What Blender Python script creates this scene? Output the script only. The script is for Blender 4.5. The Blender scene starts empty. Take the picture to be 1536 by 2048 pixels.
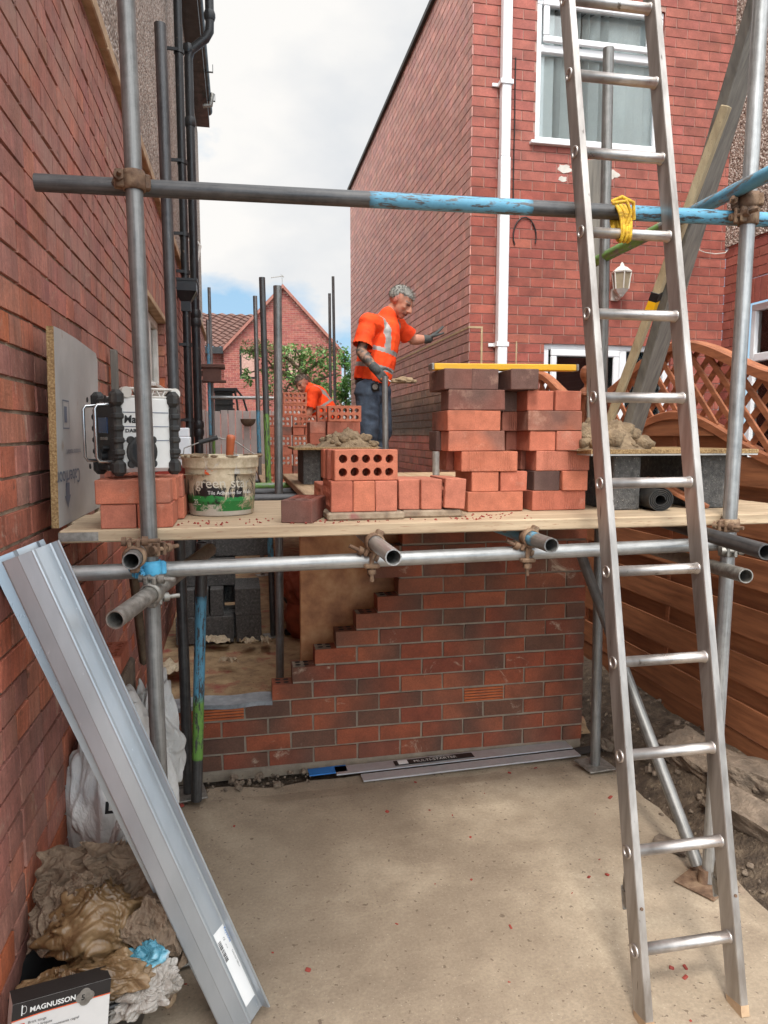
import bpy, bmesh, math, random
from mathutils import Vector as V, Matrix, Euler, noise
from math import *
random.seed(7)
S = bpy.context.scene
COL = S.collection

# ------------------------------------------------------------ camera
H = 1.66
PITCH, YAW, FPX = radians(6.17), radians(11.37), 1425.0
cam = bpy.data.cameras.new("camera")
cam.sensor_fit = 'VERTICAL'
cam.sensor_height = 24.0
cam.lens = FPX / 2048 * 24
cam.clip_start, cam.clip_end = 0.05, 400
camo = bpy.data.objects.new("camera", cam)
camo.location = (0, 0, H)
camo.rotation_euler = (pi / 2 - PITCH, 0, -YAW)
COL.objects.link(camo)
S.camera = camo

# ------------------------------------------------------------ daylight
S.view_settings.view_transform = 'Standard'
S.view_settings.look = 'None'
S.view_settings.gamma = 1
S.view_settings.exposure = 0.85
SUN_EL, SUN_AZ = radians(56), radians(200)      # high, behind the camera, through thin cloud
sun = bpy.data.lights.new("sun", 'SUN')
sun.energy = 1.5
sun.angle = radians(10)
sun.color = (1, 0.95, 0.88)
suno = bpy.data.objects.new("sun", sun)
sd = V((sin(SUN_AZ) * cos(SUN_EL), cos(SUN_AZ) * cos(SUN_EL), sin(SUN_EL)))
suno.rotation_euler = sd.to_track_quat('Z', 'Y').to_euler()
COL.objects.link(suno)

world = bpy.data.worlds.new("World")
S.world = world
world.use_nodes = True
wn = world.node_tree
wn.nodes.clear()
wo = wn.nodes.new('ShaderNodeOutputWorld')
bg = wn.nodes.new('ShaderNodeBackground')
bg.inputs[1].default_value = 0.1
sky = wn.nodes.new('ShaderNodeTexSky')
sky.sky_type = 'NISHITA'
sky.sun_disc = False
sky.sun_elevation = SUN_EL
sky.sun_rotation = SUN_AZ
def wnode(t, **k):
    n = wn.nodes.new(t)
    for a, b in k.items():
        setattr(n, a, b)
    return n
tc = wnode('ShaderNodeTexCoord')
wmap = wnode('ShaderNodeMapping')
wmap.inputs['Scale'].default_value = (1, 1, 1.9)
wmap.inputs['Location'].default_value = (0.35, 0.1, 0.15)
n1 = wnode('ShaderNodeTexNoise')
n1.inputs['Scale'].default_value = 3.1
n1.inputs['Detail'].default_value = 9
n1.inputs['Roughness'].default_value = 0.55
n2 = wnode('ShaderNodeTexNoise')
n2.inputs['Scale'].default_value = 2.0
n2.inputs['Detail'].default_value = 7
wn.links.new(tc.outputs['Generated'], wmap.inputs[0])
wn.links.new(wmap.outputs[0], n1.inputs[0])
wn.links.new(wmap.outputs[0], n2.inputs[0])
sep = wnode('ShaderNodeSeparateXYZ')
wn.links.new(tc.outputs['Generated'], sep.inputs[0])
# cloud cover: broken low down, closed overhead
cov = wnode('ShaderNodeMapRange')
cov.inputs[1].default_value, cov.inputs[2].default_value = 0.1, 0.45
cov.inputs[3].default_value, cov.inputs[4].default_value = -0.1, 0.32
wn.links.new(sep.outputs[2], cov.inputs[0])
addc = wnode('ShaderNodeMath', operation='ADD')
wn.links.new(n1.outputs[0], addc.inputs[0])
wn.links.new(cov.outputs[0], addc.inputs[1])
msk = wnode('ShaderNodeMapRange')
msk.inputs[1].default_value, msk.inputs[2].default_value = 0.44, 0.57
wn.links.new(addc.outputs[0], msk.inputs[0])
cl = wnode('ShaderNodeValToRGB')
cl.color_ramp.elements[0].position = 0.4
cl.color_ramp.elements[0].color = (4.0, 4.2, 4.45, 1)
cl.color_ramp.elements[1].position = 0.57
cl.color_ramp.elements[1].color = (5.5, 5.4, 5.25, 1)
wn.links.new(n2.outputs[0], cl.inputs[0])
skm = wnode('ShaderNodeMixRGB', blend_type='MIX')
skm.inputs[2].default_value = (2.1, 3.5, 4.8, 1)
skm.inputs[0].default_value = 0.75
wn.links.new(sky.outputs[0], skm.inputs[1])
mx = wnode('ShaderNodeMixRGB')
wn.links.new(msk.outputs[0], mx.inputs[0])
wn.links.new(skm.outputs[0], mx.inputs[1])
wn.links.new(cl.outputs[0], mx.inputs[2])
# an overcast sky is about three times brighter overhead and towards the veiled sun
dotn = wnode('ShaderNodeVectorMath', operation='DOT_PRODUCT')
dotn.inputs[1].default_value = (sd.x, sd.y, sd.z)
wn.links.new(tc.outputs['Generated'], dotn.inputs[0])
br = wnode('ShaderNodeMapRange')
br.inputs[1].default_value, br.inputs[2].default_value = 0.15, 0.95
br.inputs[3].default_value, br.inputs[4].default_value = 1.0, 4.4
wn.links.new(dotn.outputs['Value'], br.inputs[0])
sc_ = wnode('ShaderNodeVectorMath', operation='SCALE')
wn.links.new(mx.outputs[0], sc_.inputs[0])
wn.links.new(br.outputs[0], sc_.inputs['Scale'])
wn.links.new(sc_.outputs[0], bg.inputs[0])
wn.links.new(bg.outputs[0], wo.inputs[0])

# ------------------------------------------------------------ pixel -> place
FW = V((sin(YAW) * cos(PITCH), cos(YAW) * cos(PITCH), -sin(PITCH)))
RT = V((cos(YAW), -sin(YAW), 0))
UP = RT.cross(FW)
C0 = V((0, 0, H))
def ray(u, v): return FW + RT * (u - 768) / FPX - UP * (v - 1024) / FPX
def at_y(u, v, y): r = ray(u, v); return C0 + r * (y / r.y)
def at_z(u, v, z): r = ray(u, v); return C0 + r * ((z - H) / r.z)
def at_x(u, v, x): r = ray(u, v); return C0 + r * (x / r.x)

# ------------------------------------------------------------ mesh builder
class MB:
    def __init__(s):
        s.v = []; s.f = []; s.c = []; s.m = []; s.s = []; s.u = []
        s.col = (1, 1, 1); s.mi = 0; s.sm = False
    def face(s, ids, col=None, uv=None):
        s.f.append(tuple(ids)); s.m.append(s.mi); s.s.append(s.sm)
        c = col if col is not None else s.col
        s.c.append(c if isinstance(c[0], (tuple, list)) else [c] * len(ids))
        s.u.append(uv if uv else [(0, 0)] * len(ids))
    def poly(s, pts, col=None, uv=None):
        n = len(s.v); s.v += [tuple(p) for p in pts]
        s.face(range(n, n + len(pts)), col, uv)
    def out(s, pts, cen, col=None):
        a, b, c = V(pts[0]), V(pts[1]), V(pts[2])
        nn = (b - a).cross(c - a)
        g = sum((V(p) for p in pts), V()) / len(pts) - V(cen)
        s.poly(pts if nn.dot(g) >= 0 else list(reversed(pts)), col)
    def box(s, c, d, b=0.0, R=None, col=None):
        c = V(c); h = [d[0] / 2, d[1] / 2, d[2] / 2]
        R = R or Matrix.Identity(3)
        def P(ax, sg):
            return c + R @ V([sg[i] * (h[i] if i == ax or b == 0 else h[i] - b) for i in range(3)])
        for ax in range(3):
            o = [i for i in range(3) if i != ax]
            for q in (-1, 1):
                pts = []
                for (s1, s2) in ((-1, -1), (1, -1), (1, 1), (-1, 1)):
                    sg = [0, 0, 0]; sg[ax] = q; sg[o[0]] = s1; sg[o[1]] = s2
                    pts.append(P(ax, sg))
                s.out(pts, c, col)
        if b > 0:
            for ax in range(3):
                o = [i for i in range(3) if i != ax]
                for q1 in (-1, 1):
                    for q2 in (-1, 1):
                        A = [0, 0, 0]; A[o[0]] = q1; A[o[1]] = q2
                        L = list(A); L[ax] = -1; G = list(A); G[ax] = 1
                        s.out([P(o[0], L), P(o[0], G), P(o[1], G), P(o[1], L)], c, col)
            for a in (-1, 1):
                for bb in (-1, 1):
                    for cc in (-1, 1):
                        sg = [a, bb, cc]
                        s.out([P(0, sg), P(1, sg), P(2, sg)], c, col)
        return s
    def bx(s, x0, x1, y0, y1, z0, z1, b=0.0, col=None):
        return s.box(((x0 + x1) / 2, (y0 + y1) / 2, (z0 + z1) / 2), (x1 - x0, y1 - y0, z1 - z0), b, None, col)
    def loft(s, rings, closed=True, cap0=False, cap1=False, cols=None, us=None):
        n = len(rings[0]); b = len(s.v)
        for r in rings: s.v += [tuple(p) for p in r]
        k = n if closed else n - 1
        for i in range(len(rings) - 1):
            for j in range(k):
                j2 = (j + 1) % n
                cc = None
                if cols: cc = [cols[i], cols[i], cols[i + 1], cols[i + 1]]
                uv = None
                if us: uv = [(us[i], j / n), (us[i], (j + 1) / n), (us[i + 1], (j + 1) / n), (us[i + 1], j / n)]
                s.face((b + i * n + j, b + i * n + j2, b + (i + 1) * n + j2, b + (i + 1) * n + j), cc, uv)
        if cap0: s.face([b + j for j in reversed(range(n))], cols[0] if cols else None)
        if cap1:
            e = b + (len(rings) - 1) * n
            s.face([e + j for j in range(n)], cols[-1] if cols else None)
        return s
    def sweep(s, pts, r, seg=12, caps=True, cols=None, flat=None):
        pts = [V(p) for p in pts]
        rr = r if isinstance(r, (list, tuple)) else [r] * len(pts)
        t = (pts[1] - pts[0]).normalized()
        a = V((0, 0, 1)) if abs(t.z) < 0.9 else V((0, 1, 0))
        a = (a - t * a.dot(t)).normalized()
        rings = []; us = [0]
        for i, p in enumerate(pts):
            if i > 0: us.append(us[-1] + (p - pts[i - 1]).length)
            tt = ((pts[min(i + 1, len(pts) - 1)] - pts[max(i - 1, 0)])).normalized()
            a = (a - tt * a.dot(tt)).normalized()
            b2 = tt.cross(a)
            rings.append([p + (a * cos(2 * pi * j / seg) + b2 * sin(2 * pi * j / seg) * (flat or 1)) * rr[i] for j in range(seg)])
        old = s.sm; s.sm = True
        s.loft(rings, True, False, False, cols, us)
        s.sm = old
        if caps:
            s.poly(list(reversed(rings[0])), cols[0] if cols else None)
            s.poly(rings[-1], cols[-1] if cols else None)
        return s
    def tube(s, p0, p1, ro=0.02415, ri=0.0205, seg=20, cols=None, n=2):
        p0, p1 = V(p0), V(p1); L = (p1 - p0).length; t = (p1 - p0) / L
        a = V((0, 0, 1)) if abs(t.z) < 0.9 else V((0, -1, 0))
        a = (a - t * a.dot(t)).normalized(); b = t.cross(a)
        def ring(k, r): return [p0 + t * (L * k) + (a * cos(2 * pi * j / seg) + b * sin(2 * pi * j / seg)) * r for j in range(seg)]
        if cols is None: cols = [(0, 0, 0)] * n
        n = len(cols)
        ks = [i / (n - 1) for i in range(n)]
        s.sm = True
        s.loft([ring(k, ro) for k in ks], True, cols=cols, us=[k * L for k in ks])
        s.loft([ring(1, ri), ring(0, ri)], True, cols=[cols[-1], cols[0]], us=[L, 0])
        s.sm = False
        s.loft([ring(0, ri), ring(0, ro)], True, cols=[cols[0]] * 2, us=[0, 0])
        s.loft([ring(1, ro), ring(1, ri)], True, cols=[cols[-1]] * 2, us=[L, L])
        return s
    def disc(s, c, n, r, seg=16, h=0.0):
        n = V(n).normalized()
        return s.sweep([V(c), V(c) + n * max(h, 1e-4)], r, seg)
    def blob(s, c, rad, sub=3, fn=None, R=None, flatz=None):
        bm = bmesh.new(); bmesh.ops.create_icosphere(bm, subdivisions=sub, radius=1)
        b = len(s.v); c = V(c)
        for v in bm.verts:
            d = v.co.normalized()
            k = fn(d) if fn else 1.0
            q = V((d.x * rad[0], d.y * rad[1], d.z * rad[2])) * k
            if flatz is not None and q.z < flatz: q.z = flatz
            s.v.append(tuple(c + (R @ q if R else q)))
        old = s.sm; s.sm = True
        for f in bm.faces: s.face([b + v.index for v in f.verts])
        s.sm = old
        bm.free(); return s
    def mesh(s, name):
        me = bpy.data.meshes.new(name)
        me.from_pydata(s.v, [], s.f)
        n = len(me.loops)
        ca = me.color_attributes.new("Col", 'FLOAT_COLOR', 'CORNER')
        arr = []
        for cs in s.c:
            for q in cs: arr += [q[0], q[1], q[2], q[3] if len(q) > 3 else 1.0]
        ca.data.foreach_set('color', arr)
        uv = me.uv_layers.new(name="UVMap")
        ua = []
        for us in s.u:
            for q in us: ua += [q[0], q[1]]
        uv.data.foreach_set('uv', ua)
        me.polygons.foreach_set('material_index', s.m)
        me.polygons.foreach_set('use_smooth', s.s)
        me.update()
        return me
WL = {}
def wloc(o): return WL.get(o.name, V((0, 0, 0))) if o else V((0, 0, 0))
def link(name, data, loc, parent=None):
    o = bpy.data.objects.new(name, data)
    COL.objects.link(o)
    WL[o.name] = V(loc)
    if parent: o.parent = parent
    o.location = V(loc) - wloc(parent)
    return o
def setm(o, mats):
    for m in (mats if isinstance(mats, (list, tuple)) else [mats]): o.data.materials.append(m)
def build(name, mb, mats, parent=None, origin=None):
    if isinstance(mb, MB):
        xs = list(zip(*mb.v))
        if origin is None:
            origin = V(((min(xs[0]) + max(xs[0])) / 2, (min(xs[1]) + max(xs[1])) / 2, min(xs[2])))
        origin = V(origin)
        mb.v = [tuple(V(p) - origin) for p in mb.v]
        me = mb.mesh(name)
    else:
        me = mb; origin = V(origin or (0, 0, 0))
    o = link(name, me, origin, parent)
    setm(o, mats)
    return o
def tag(o, label, cat, group=None, kind=None):
    if label: o['label'] = label
    if cat: o['category'] = cat
    if group: o['group'] = group
    if kind: o['kind'] = kind
    return o
def thing(name, label, cat, loc, group=None):
    o = link(name, None, V(loc))
    o.empty_display_size = 0.1
    return tag(o, label, cat, group)
def struct(name, mb, mats, origin=(0, 0, 0)):
    o = build(name, mb, mats, None, origin)
    o['kind'] = 'structure'
    return o
def evalmesh(o, mods):
    """apply modifiers given as (type, {props}) to a linked object"""
    for t, k in mods:
        m = o.modifiers.new(t, t)
        for a, b in k.items(): setattr(m, a, b)
    dg = bpy.context.evaluated_depsgraph_get()
    dg.update()
    me = bpy.data.meshes.new_from_object(o.evaluated_get(dg))
    o.modifiers.clear()
    old = o.data; nm = old.name
    o.data = me
    bpy.data.meshes.remove(old); me.name = nm
    return o

# ------------------------------------------------------------ materials
def rgb(r, g, b):      # sRGB 0-255 to linear
    f = lambda x: (x / 255 / 12.92) if x <= 10 else ((x / 255 + 0.055) / 1.055) ** 2.4
    return (f(r), f(g), f(b))
class Mat:
    def __init__(s, name):
        s.m = bpy.data.materials.new(name); s.m.use_nodes = True
        s.t = s.m.node_tree; s.b = s.t.nodes['Principled BSDF']
        s.t.nodes.remove(s.b); s.b = s.t.nodes.new('ShaderNodeBsdfPrincipled')
        s.o = s.t.nodes['Material Output']
        s.t.links.new(s.b.outputs[0], s.o.inputs[0])
    def n(s, typ, ins=None, **k):
        x = s.t.nodes.new('ShaderNode' + typ)
        for a, b in k.items(): setattr(x, a, b)
        for a, b in (ins or {}).items():
            if isinstance(b, bpy.types.NodeSocket): s.t.links.new(b, x.inputs[a])
            else:
                sk = x.inputs[a]
                if sk.type == 'RGBA' and len(b) == 3: b = (*b, 1)
                sk.default_value = b
        return x
    def set(s, **k):
        for a, b in k.items():
            a = a.replace('_', ' ').title().replace('Ior', 'IOR')
            if isinstance(b, bpy.types.NodeSocket): s.t.links.new(b, s.b.inputs[a])
            else:
                if s.b.inputs[a].type == 'RGBA' and len(b) == 3: b = (*b, 1)
                s.b.inputs[a].default_value = b
    def coord(s, kind='Object', scale=(1, 1, 1), rot=(0, 0, 0), rnd=0):
        tcn = s.n('TexCoord')
        vec = tcn.outputs[kind]
        if rnd:
            oi = s.n('ObjectInfo')
            mu = s.n('Math', {0: oi.outputs['Random'], 1: float(rnd)}, operation='MULTIPLY')
            ad = s.n('VectorMath', {0: vec, 1: mu.outputs[0]}, operation='ADD')
            vec = ad.outputs[0]
        mp = s.n('Mapping', {'Vector': vec, 'Scale': scale, 'Rotation': rot})
        return mp.outputs[0]
    def noise(s, vec, scale=5, detail=5, rough=0.6, dist=0.0):
        return s.n('TexNoise', {'Vector': vec, 'Scale': scale, 'Detail': detail, 'Roughness': rough, 'Distortion': dist}).outputs[0]
    def ramp(s, fac, stops):
        r = s.n('ValToRGB', {0: fac})
        e = r.color_ramp.elements
        while len(e) < len(stops): e.new(0.5)
        for i, (p, c) in enumerate(stops):
            e[i].position = p
            if not isinstance(c, (tuple, list)): c = (c, c, c)
            e[i].color = (*c[:3], 1)
        return r.outputs[0]
    def rng(s, x, a, b, c=0.0, d=1.0):
        return s.n('MapRange', {0: x, 1: a, 2: b, 3: c, 4: d}).outputs[0]
    def mix(s, f, a, b, mode='MIX'):
        x = s.n('MixRGB', None, blend_type=mode)
        for i, q in enumerate((f, a, b)):
            if isinstance(q, bpy.types.NodeSocket): s.t.links.new(q, x.inputs[i])
            else: x.inputs[i].default_value = q if i == 0 else ((*q, 1) if len(q) == 3 else q)
        return x.outputs[0]
    def math(s, op, a, b=0.0):
        return s.n('Math', {0: a, 1: b}, operation=op).outputs[0]
    def attr(s, name='Col'):
        a = s.n('Attribute'); a.attribute_name = name; return a.outputs['Color'], a.outputs['Alpha']
    def bump(s, h, strength=0.3, dist=0.01):
        s.t.links.new(s.n('Bump', {'Height': h, 'Strength': strength, 'Distance': dist}).outputs[0], s.b.inputs['Normal'])
def surf(name, stops, scale=6, detail=6, rough=(0.6, 0.85), metal=0.0, bump=0.2, bscale=None, bdist=0.004, stretch=(1, 1, 1), rnd=7, spec=None, speck=None, nrough=0.6, dist=0.0, crease=0):
    k = Mat(name); vec = k.coord('Object', stretch, rnd=rnd)
    f = k.noise(vec, scale, detail, nrough, dist)
    c = k.ramp(f, stops)
    if speck:
        for (sc, th, colr, wd) in speck:
            q = k.noise(vec, sc, 3, 0.5)
            c = k.mix(k.rng(q, th, th + wd), c, colr)
    k.set(base_color=c, roughness=k.rng(f, 0.3, 0.7, rough[0], rough[1]), metallic=metal)
    if spec is not None: k.b.inputs['Specular IOR Level'].default_value = spec
    if crease:
        w1 = k.math('ABSOLUTE', k.math('SUBTRACT', k.noise(vec, crease, 3, 0.55, 1.6), 0.5))
        w2 = k.math('ABSOLUTE', k.math('SUBTRACT', k.noise(vec, crease * 2.7, 3, 0.55, 1.2), 0.5))
        k.bump(k.math('ADD', w1, k.math('MULTIPLY', w2, 0.3)), 0.65, 0.035)
    elif bump: k.bump(k.noise(vec, bscale or scale * 6, 5, 0.65), bump, bdist)
    return k.m
def plain(name, c, rough=0.5, metal=0.0, var=0.12, scale=20, bump=0.05, spec=None):
    lo = tuple(x * (1 - var) for x in c); hi = tuple(min(1, x * (1 + var)) for x in c)
    return surf(name, [(0.3, lo), (0.7, hi)], scale, 4, (rough * 0.9, min(1, rough * 1.1)), metal, bump, spec=spec)
# ------------------------------------------------------------ material set
def brickmat(name, smear=0.0, smearc=rgb(200, 180, 155), bump=0.5, gs=1.0, grime=None, spec=0.35, drag=False, rough=(0.75, 0.92)):
    k = Mat(name); col, al = k.attr(); vec = k.coord('Object')
    n1 = k.noise(vec, 9, 4); n2 = k.noise(vec, 130 * gs, 3, 0.7)
    c = k.mix(1.0, col, k.ramp(n1, [(0.3, (0.72,) * 3), (0.7, (1.2,) * 3)]), 'MULTIPLY')
    c = k.mix(1.0, c, k.ramp(n2, [(0.3, (0.8,) * 3), (0.7, (1.15,) * 3)]), 'MULTIPLY')
    if drag:      # vertical drag marks, dark spots and pale bloom of old bricks
        dv = k.noise(k.coord('Object', (1, 1, 0.13)), 55, 5, 0.65)
        c = k.mix(1.0, c, k.ramp(dv, [(0.32, (0.74,) * 3), (0.68, (1.18,) * 3)]), 'MULTIPLY')
        pz = k.noise(vec, 3.1, 8, 0.7)
        zz = k.n('SeparateXYZ', {0: vec}).outputs[2]
        c = k.mix(k.math('MULTIPLY', k.rng(pz, 0.42, 0.68, 0.1, 0.6), k.rng(zz, 1.5, 2.4, 0.3, 1.0)), c, rgb(172, 142, 130))
        ds = k.noise(vec, 16, 3, 0.5)
        c = k.mix(k.rng(ds, 0.68, 0.76, 0, 0.6), c, rgb(78, 62, 54))
    if smear:
        q = k.noise(k.coord('Object', (1, 1, 1)), 5.5, 9, 0.72, 1.2)
        c = k.mix(k.rng(q, 0.66 - smear * 0.2, 0.78 - smear * 0.2, 0, 0.8), c, smearc)
    if grime:      # dark soot stain patches with their own outline
        (zc, hz, gc, amt) = grime
        sx = k.n('SeparateXYZ', {0: vec}).outputs[2]
        d = k.math('ABSOLUTE', k.math('SUBTRACT', sx, zc))
        nn = k.math('ADD', d, k.math('MULTIPLY', k.math('SUBTRACT', k.noise(vec, 2.2, 6), 0.5), hz * 1.6))
        c = k.mix(k.rng(nn, hz * 0.5, hz * 1.2, amt, 0), c, gc)
    k.set(base_color=c, roughness=k.rng(n1, 0.3, 0.7, *rough))
    k.b.inputs['Specular IOR Level'].default_value = spec
    h = k.math('ADD', k.noise(vec, 60 * gs, 5, 0.7), k.math('MULTIPLY', n1, 0.6))
    k.bump(h, bump, 0.004)
    return k.m
M = {}
M['brick_old'] = brickmat('old_brick', 0.42, rgb(180, 154, 134), 1.0, drag=True)
M['brick_new'] = brickmat('flashed_brick', 0.28, rgb(190, 172, 150), 0.5)
M['brick_house'] = brickmat('house_brick', 0.0, bump=0.35)
M['brick_side'] = brickmat('side_brick', 0.0, bump=0.35, spec=0.55, rough=(0.42, 0.58), grime=(1.83, 0.2, rgb(52, 46, 40), 0.85))
M['brick_far'] = brickmat('far_brick', 0.0, bump=0.3)
M['mortar_old'] = surf('weathered_mortar', [(0.3, rgb(124, 106, 90)), (0.7, rgb(196, 176, 150))], 14, 7, (0.85, 0.95), 0, 1.0, 90, 0.012)
M['mortar'] = surf('grey_mortar', [(0.3, rgb(124, 112, 98)), (0.7, rgb(158, 144, 126))], 12, 6, (0.85, 0.95), 0, 0.6, 120)
M['mortar_pink'] = surf('pale_mortar', [(0.3, rgb(160, 122, 110)), (0.7, rgb(186, 150, 138))], 12, 5, (0.85, 0.95), 0, 0.4, 120)
M['mortar_buff'] = surf('buff_mortar', [(0.3, rgb(160, 138, 106)), (0.7, rgb(186, 166, 132))], 12, 5, (0.85, 0.95), 0, 0.4, 120)
def pebble():
    k = Mat('pebbledash'); vec = k.coord('Object')
    vo = k.n('TexVoronoi', {'Vector': vec, 'Scale': 62.0})
    c = k.ramp(k.n('SeparateColor', {0: vo.outputs['Color']}).outputs[0],
               [(0.0, rgb(92, 78, 68)), (0.35, rgb(142, 124, 110)), (0.7, rgb(176, 160, 146)), (1.0, rgb(214, 204, 194))])
    big = k.noise(vec, 1.3, 5)
    c = k.mix(1, c, k.ramp(big, [(0.3, (0.78,) * 3), (0.7, (1.05,) * 3)]), 'MULTIPLY')
    k.set(base_color=c, roughness=0.85)
    k.bump(k.math('SUBTRACT', 1.0, vo.outputs['Distance']), 1.0, 0.01)
    return k.m
M['pebble'] = pebble()
M['stone'] = surf('sandstone', [(0.3, rgb(150, 120, 92)), (0.7, rgb(196, 170, 138))], 8, 6, (0.8, 0.95), 0, 0.5, 60)
M['upvc'] = plain('white_upvc', rgb(226, 228, 230), 0.35, 0, 0.04, 5, 0.02)
M['upvc_old'] = surf('weathered_white', [(0.35, rgb(196, 190, 180)), (0.7, rgb(222, 218, 210))], 9, 7, (0.4, 0.6), 0, 0.08)
M['black_pipe'] = surf('black_painted_iron', [(0.35, rgb(24, 25, 27)), (0.7, rgb(44, 44, 44))], 9, 6, (0.3, 0.6), 0, 0.15, 60, speck=[(22, 0.68, rgb(96, 84, 72), 0.1)])
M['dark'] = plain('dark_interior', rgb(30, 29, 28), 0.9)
M['blind'] = plain('fabric_blind', rgb(243, 242, 238), 0.8, 0, 0.08, 3, 0.03)
def glass(name, tint=(0.93, 0.96, 0.96)):
    k = Mat(name)      # thin clear pane: passes light, mirrors the sky at its Fresnel share
    fr = k.n('Fresnel', {'IOR': 1.5}); tr = k.n('BsdfTransparent', {0: tint}); gl = k.n('BsdfGlossy', {'Color': (1, 1, 1), 'Roughness': 0.02})
    ms = k.n('MixShader', {0: fr.outputs[0], 1: tr.outputs[0], 2: gl.outputs[0]})
    k.t.links.new(ms.outputs[0], k.o.inputs[0])
    return k.m
M['glass'] = glass('window_glass')
def mirror_glass():
    k = Mat('reflecting_pane'); k.set(base_color=rgb(40, 46, 52), roughness=0.04, metallic=0.0)
    k.b.inputs['Specular IOR Level'].default_value = 0.5
    return k.m
M['darkglass'] = mirror_glass()
def steel(name, lo, hi, rough=(0.3, 0.6), paint=False, streak=1.0):
    k = Mat(name)
    uvn = k.n('TexCoord').outputs['UV']
    oi = k.n('ObjectInfo').outputs['Random']
    off = k.n('VectorMath', {0: uvn, 1: k.math('MULTIPLY', oi, 31.0)}, operation='ADD').outputs[0]
    mp = k.n('Mapping', {'Vector': off, 'Scale': (2.2, 9, 1)}).outputs[0]
    ob = k.coord('Object', rnd=13)
    a = k.noise(mp, 2.0, 7, 0.65); b2 = k.noise(ob, 30, 6, 0.7); big = k.noise(ob, 3.2, 4)
    f = k.math('ADD', k.math('MULTIPLY', a, 0.5), k.math('ADD', k.math('MULTIPLY', b2, 0.25), k.math('MULTIPLY', big, 0.25)))
    c = k.ramp(f, [(0.36, lo), (0.62, hi)])
    sp = k.noise(k.n('Mapping', {'Vector': off, 'Scale': (6, 26, 1)}).outputs[0], 3, 4, 0.6)
    c = k.mix(k.rng(sp, 0.66, 0.72, 0, 0.75), c, rgb(50, 45, 42))
    c = k.mix(k.rng(sp, 0.33, 0.28, 0, 0.55), c, rgb(176, 170, 160))
    met = 0.55
    if paint:
        col, al = k.attr()
        lum = k.n('SeparateColor', {0: col})
        pm = k.math('MAXIMUM', lum.outputs[0], k.math('MAXIMUM', lum.outputs[1], lum.outputs[2]))
        pm = k.rng(pm, 0.0, 0.25)
        chip = k.noise(k.n('Mapping', {'Vector': off, 'Scale': (3.2, 2.2, 1)}).outputs[0], 4.0, 8, 0.75)
        msk = k.rng(k.math('SUBTRACT', pm, k.math('MULTIPLY', chip, 1.14)), 0.36, 0.41)
        c = k.mix(msk, c, k.mix(1, col, k.ramp(b2, [(0.3, (0.85,) * 3), (0.7, (1.1,) * 3)]), 'MULTIPLY'))
        met = k.math('MULTIPLY', k.math('SUBTRACT', 1.0, msk), 0.55)
    k.set(base_color=c, metallic=met, roughness=k.rng(f, 0.35, 0.65, rough[0], rough[1]))
    k.bump(b2, 0.12, 0.002)
    return k.m
M['tube'] = steel('galvanised_tube', rgb(92, 92, 90), rgb(152, 151, 148), paint=True)
M['tube_dark'] = steel('dull_dark_tube', rgb(58, 58, 60), rgb(108, 107, 106), (0.35, 0.6), paint=True)
M['tube_light'] = steel('bright_tube', rgb(124, 124, 122), rgb(186, 186, 184), (0.28, 0.5), paint=True)
M['rust'] = surf('rusty_iron', [(0.3, rgb(72, 54, 42)), (0.5, rgb(120, 94, 74)), (0.72, rgb(160, 136, 110))], 24, 7, (0.6, 0.9), 0.25, 0.6, 160)
M['galv_clamp'] = surf('dull_zinc', [(0.3, rgb(112, 108, 102)), (0.7, rgb(170, 166, 158))], 40, 6, (0.35, 0.6), 0.6, 0.3)
M['blue_clamp'] = surf('blue_painted_iron', [(0.3, rgb(58, 130, 170)), (0.6, rgb(86, 176, 214))], 18, 6, (0.4, 0.6), 0.0, 0.3, speck=[(30, 0.64, rgb(90, 80, 72), 0.05)])
def wood(name, lo, hi, stretch=(1, 14, 14), scale=3, rough=0.75, bump=0.25, speck=None):
    return surf(name, [(0.32, lo), (0.5, tuple((a + b) / 2 for a, b in zip(lo, hi))), (0.7, hi)], scale, 8, (rough, min(1, rough + 0.15)), 0, bump, scale * 5, 0.004, stretch, speck=speck, dist=0.12)
REDDUST = rgb(150, 70, 60)
M['board'] = wood('scaffold_board', rgb(154, 132, 106), rgb(198, 176, 146), (0.9, 16, 16), 2.6, speck=[(26, 0.64, rgb(140, 92, 70), 0.08)])
M['board_y'] = wood('scaffold_board_long', rgb(150, 122, 92), rgb(198, 170, 136), (16, 0.9, 16), 2.6, speck=[(26, 0.63, rgb(140, 92, 70), 0.08)])
M['board_grey'] = wood('weathered_plank', rgb(92, 88, 82), rgb(134, 128, 118), (14, 14, 0.9), 2.4)
M['board_pale'] = wood('pale_plank', rgb(150, 132, 102), rgb(190, 172, 138), (14, 14, 0.9), 2.4, speck=[(40, 0.62, rgb(120, 104, 78), 0.1)])
M['slab_wood'] = surf('mortar_stained_offcut', [(0.3, rgb(104, 88, 74)), (0.5, rgb(146, 128, 108)), (0.7, rgb(178, 162, 140))], 16, 8, (0.8, 0.95), 0, 0.8, 70, speck=[(14, 0.58, rgb(150, 98, 92), 0.12)])
M['chip'] = surf('chipboard_edge', [(0.3, rgb(108, 82, 50)), (0.5, rgb(152, 122, 82)), (0.7, rgb(190, 162, 118))], 150, 5, (0.8, 0.95), 0, 0.8, 260)
M['whiteface'] = surf('worn_white_melamine', [(0.3, rgb(150, 148, 144)), (0.7, rgb(182, 180, 176))], 4, 7, (0.5, 0.7), 0, 0.1, speck=[(9, 0.66, rgb(150, 134, 118), 0.1)])
M['fence'] = wood('stained_fence', rgb(116, 70, 44), rgb(164, 106, 70), (14, 1.2, 14), 2.5, 0.55, 0.25)
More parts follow.
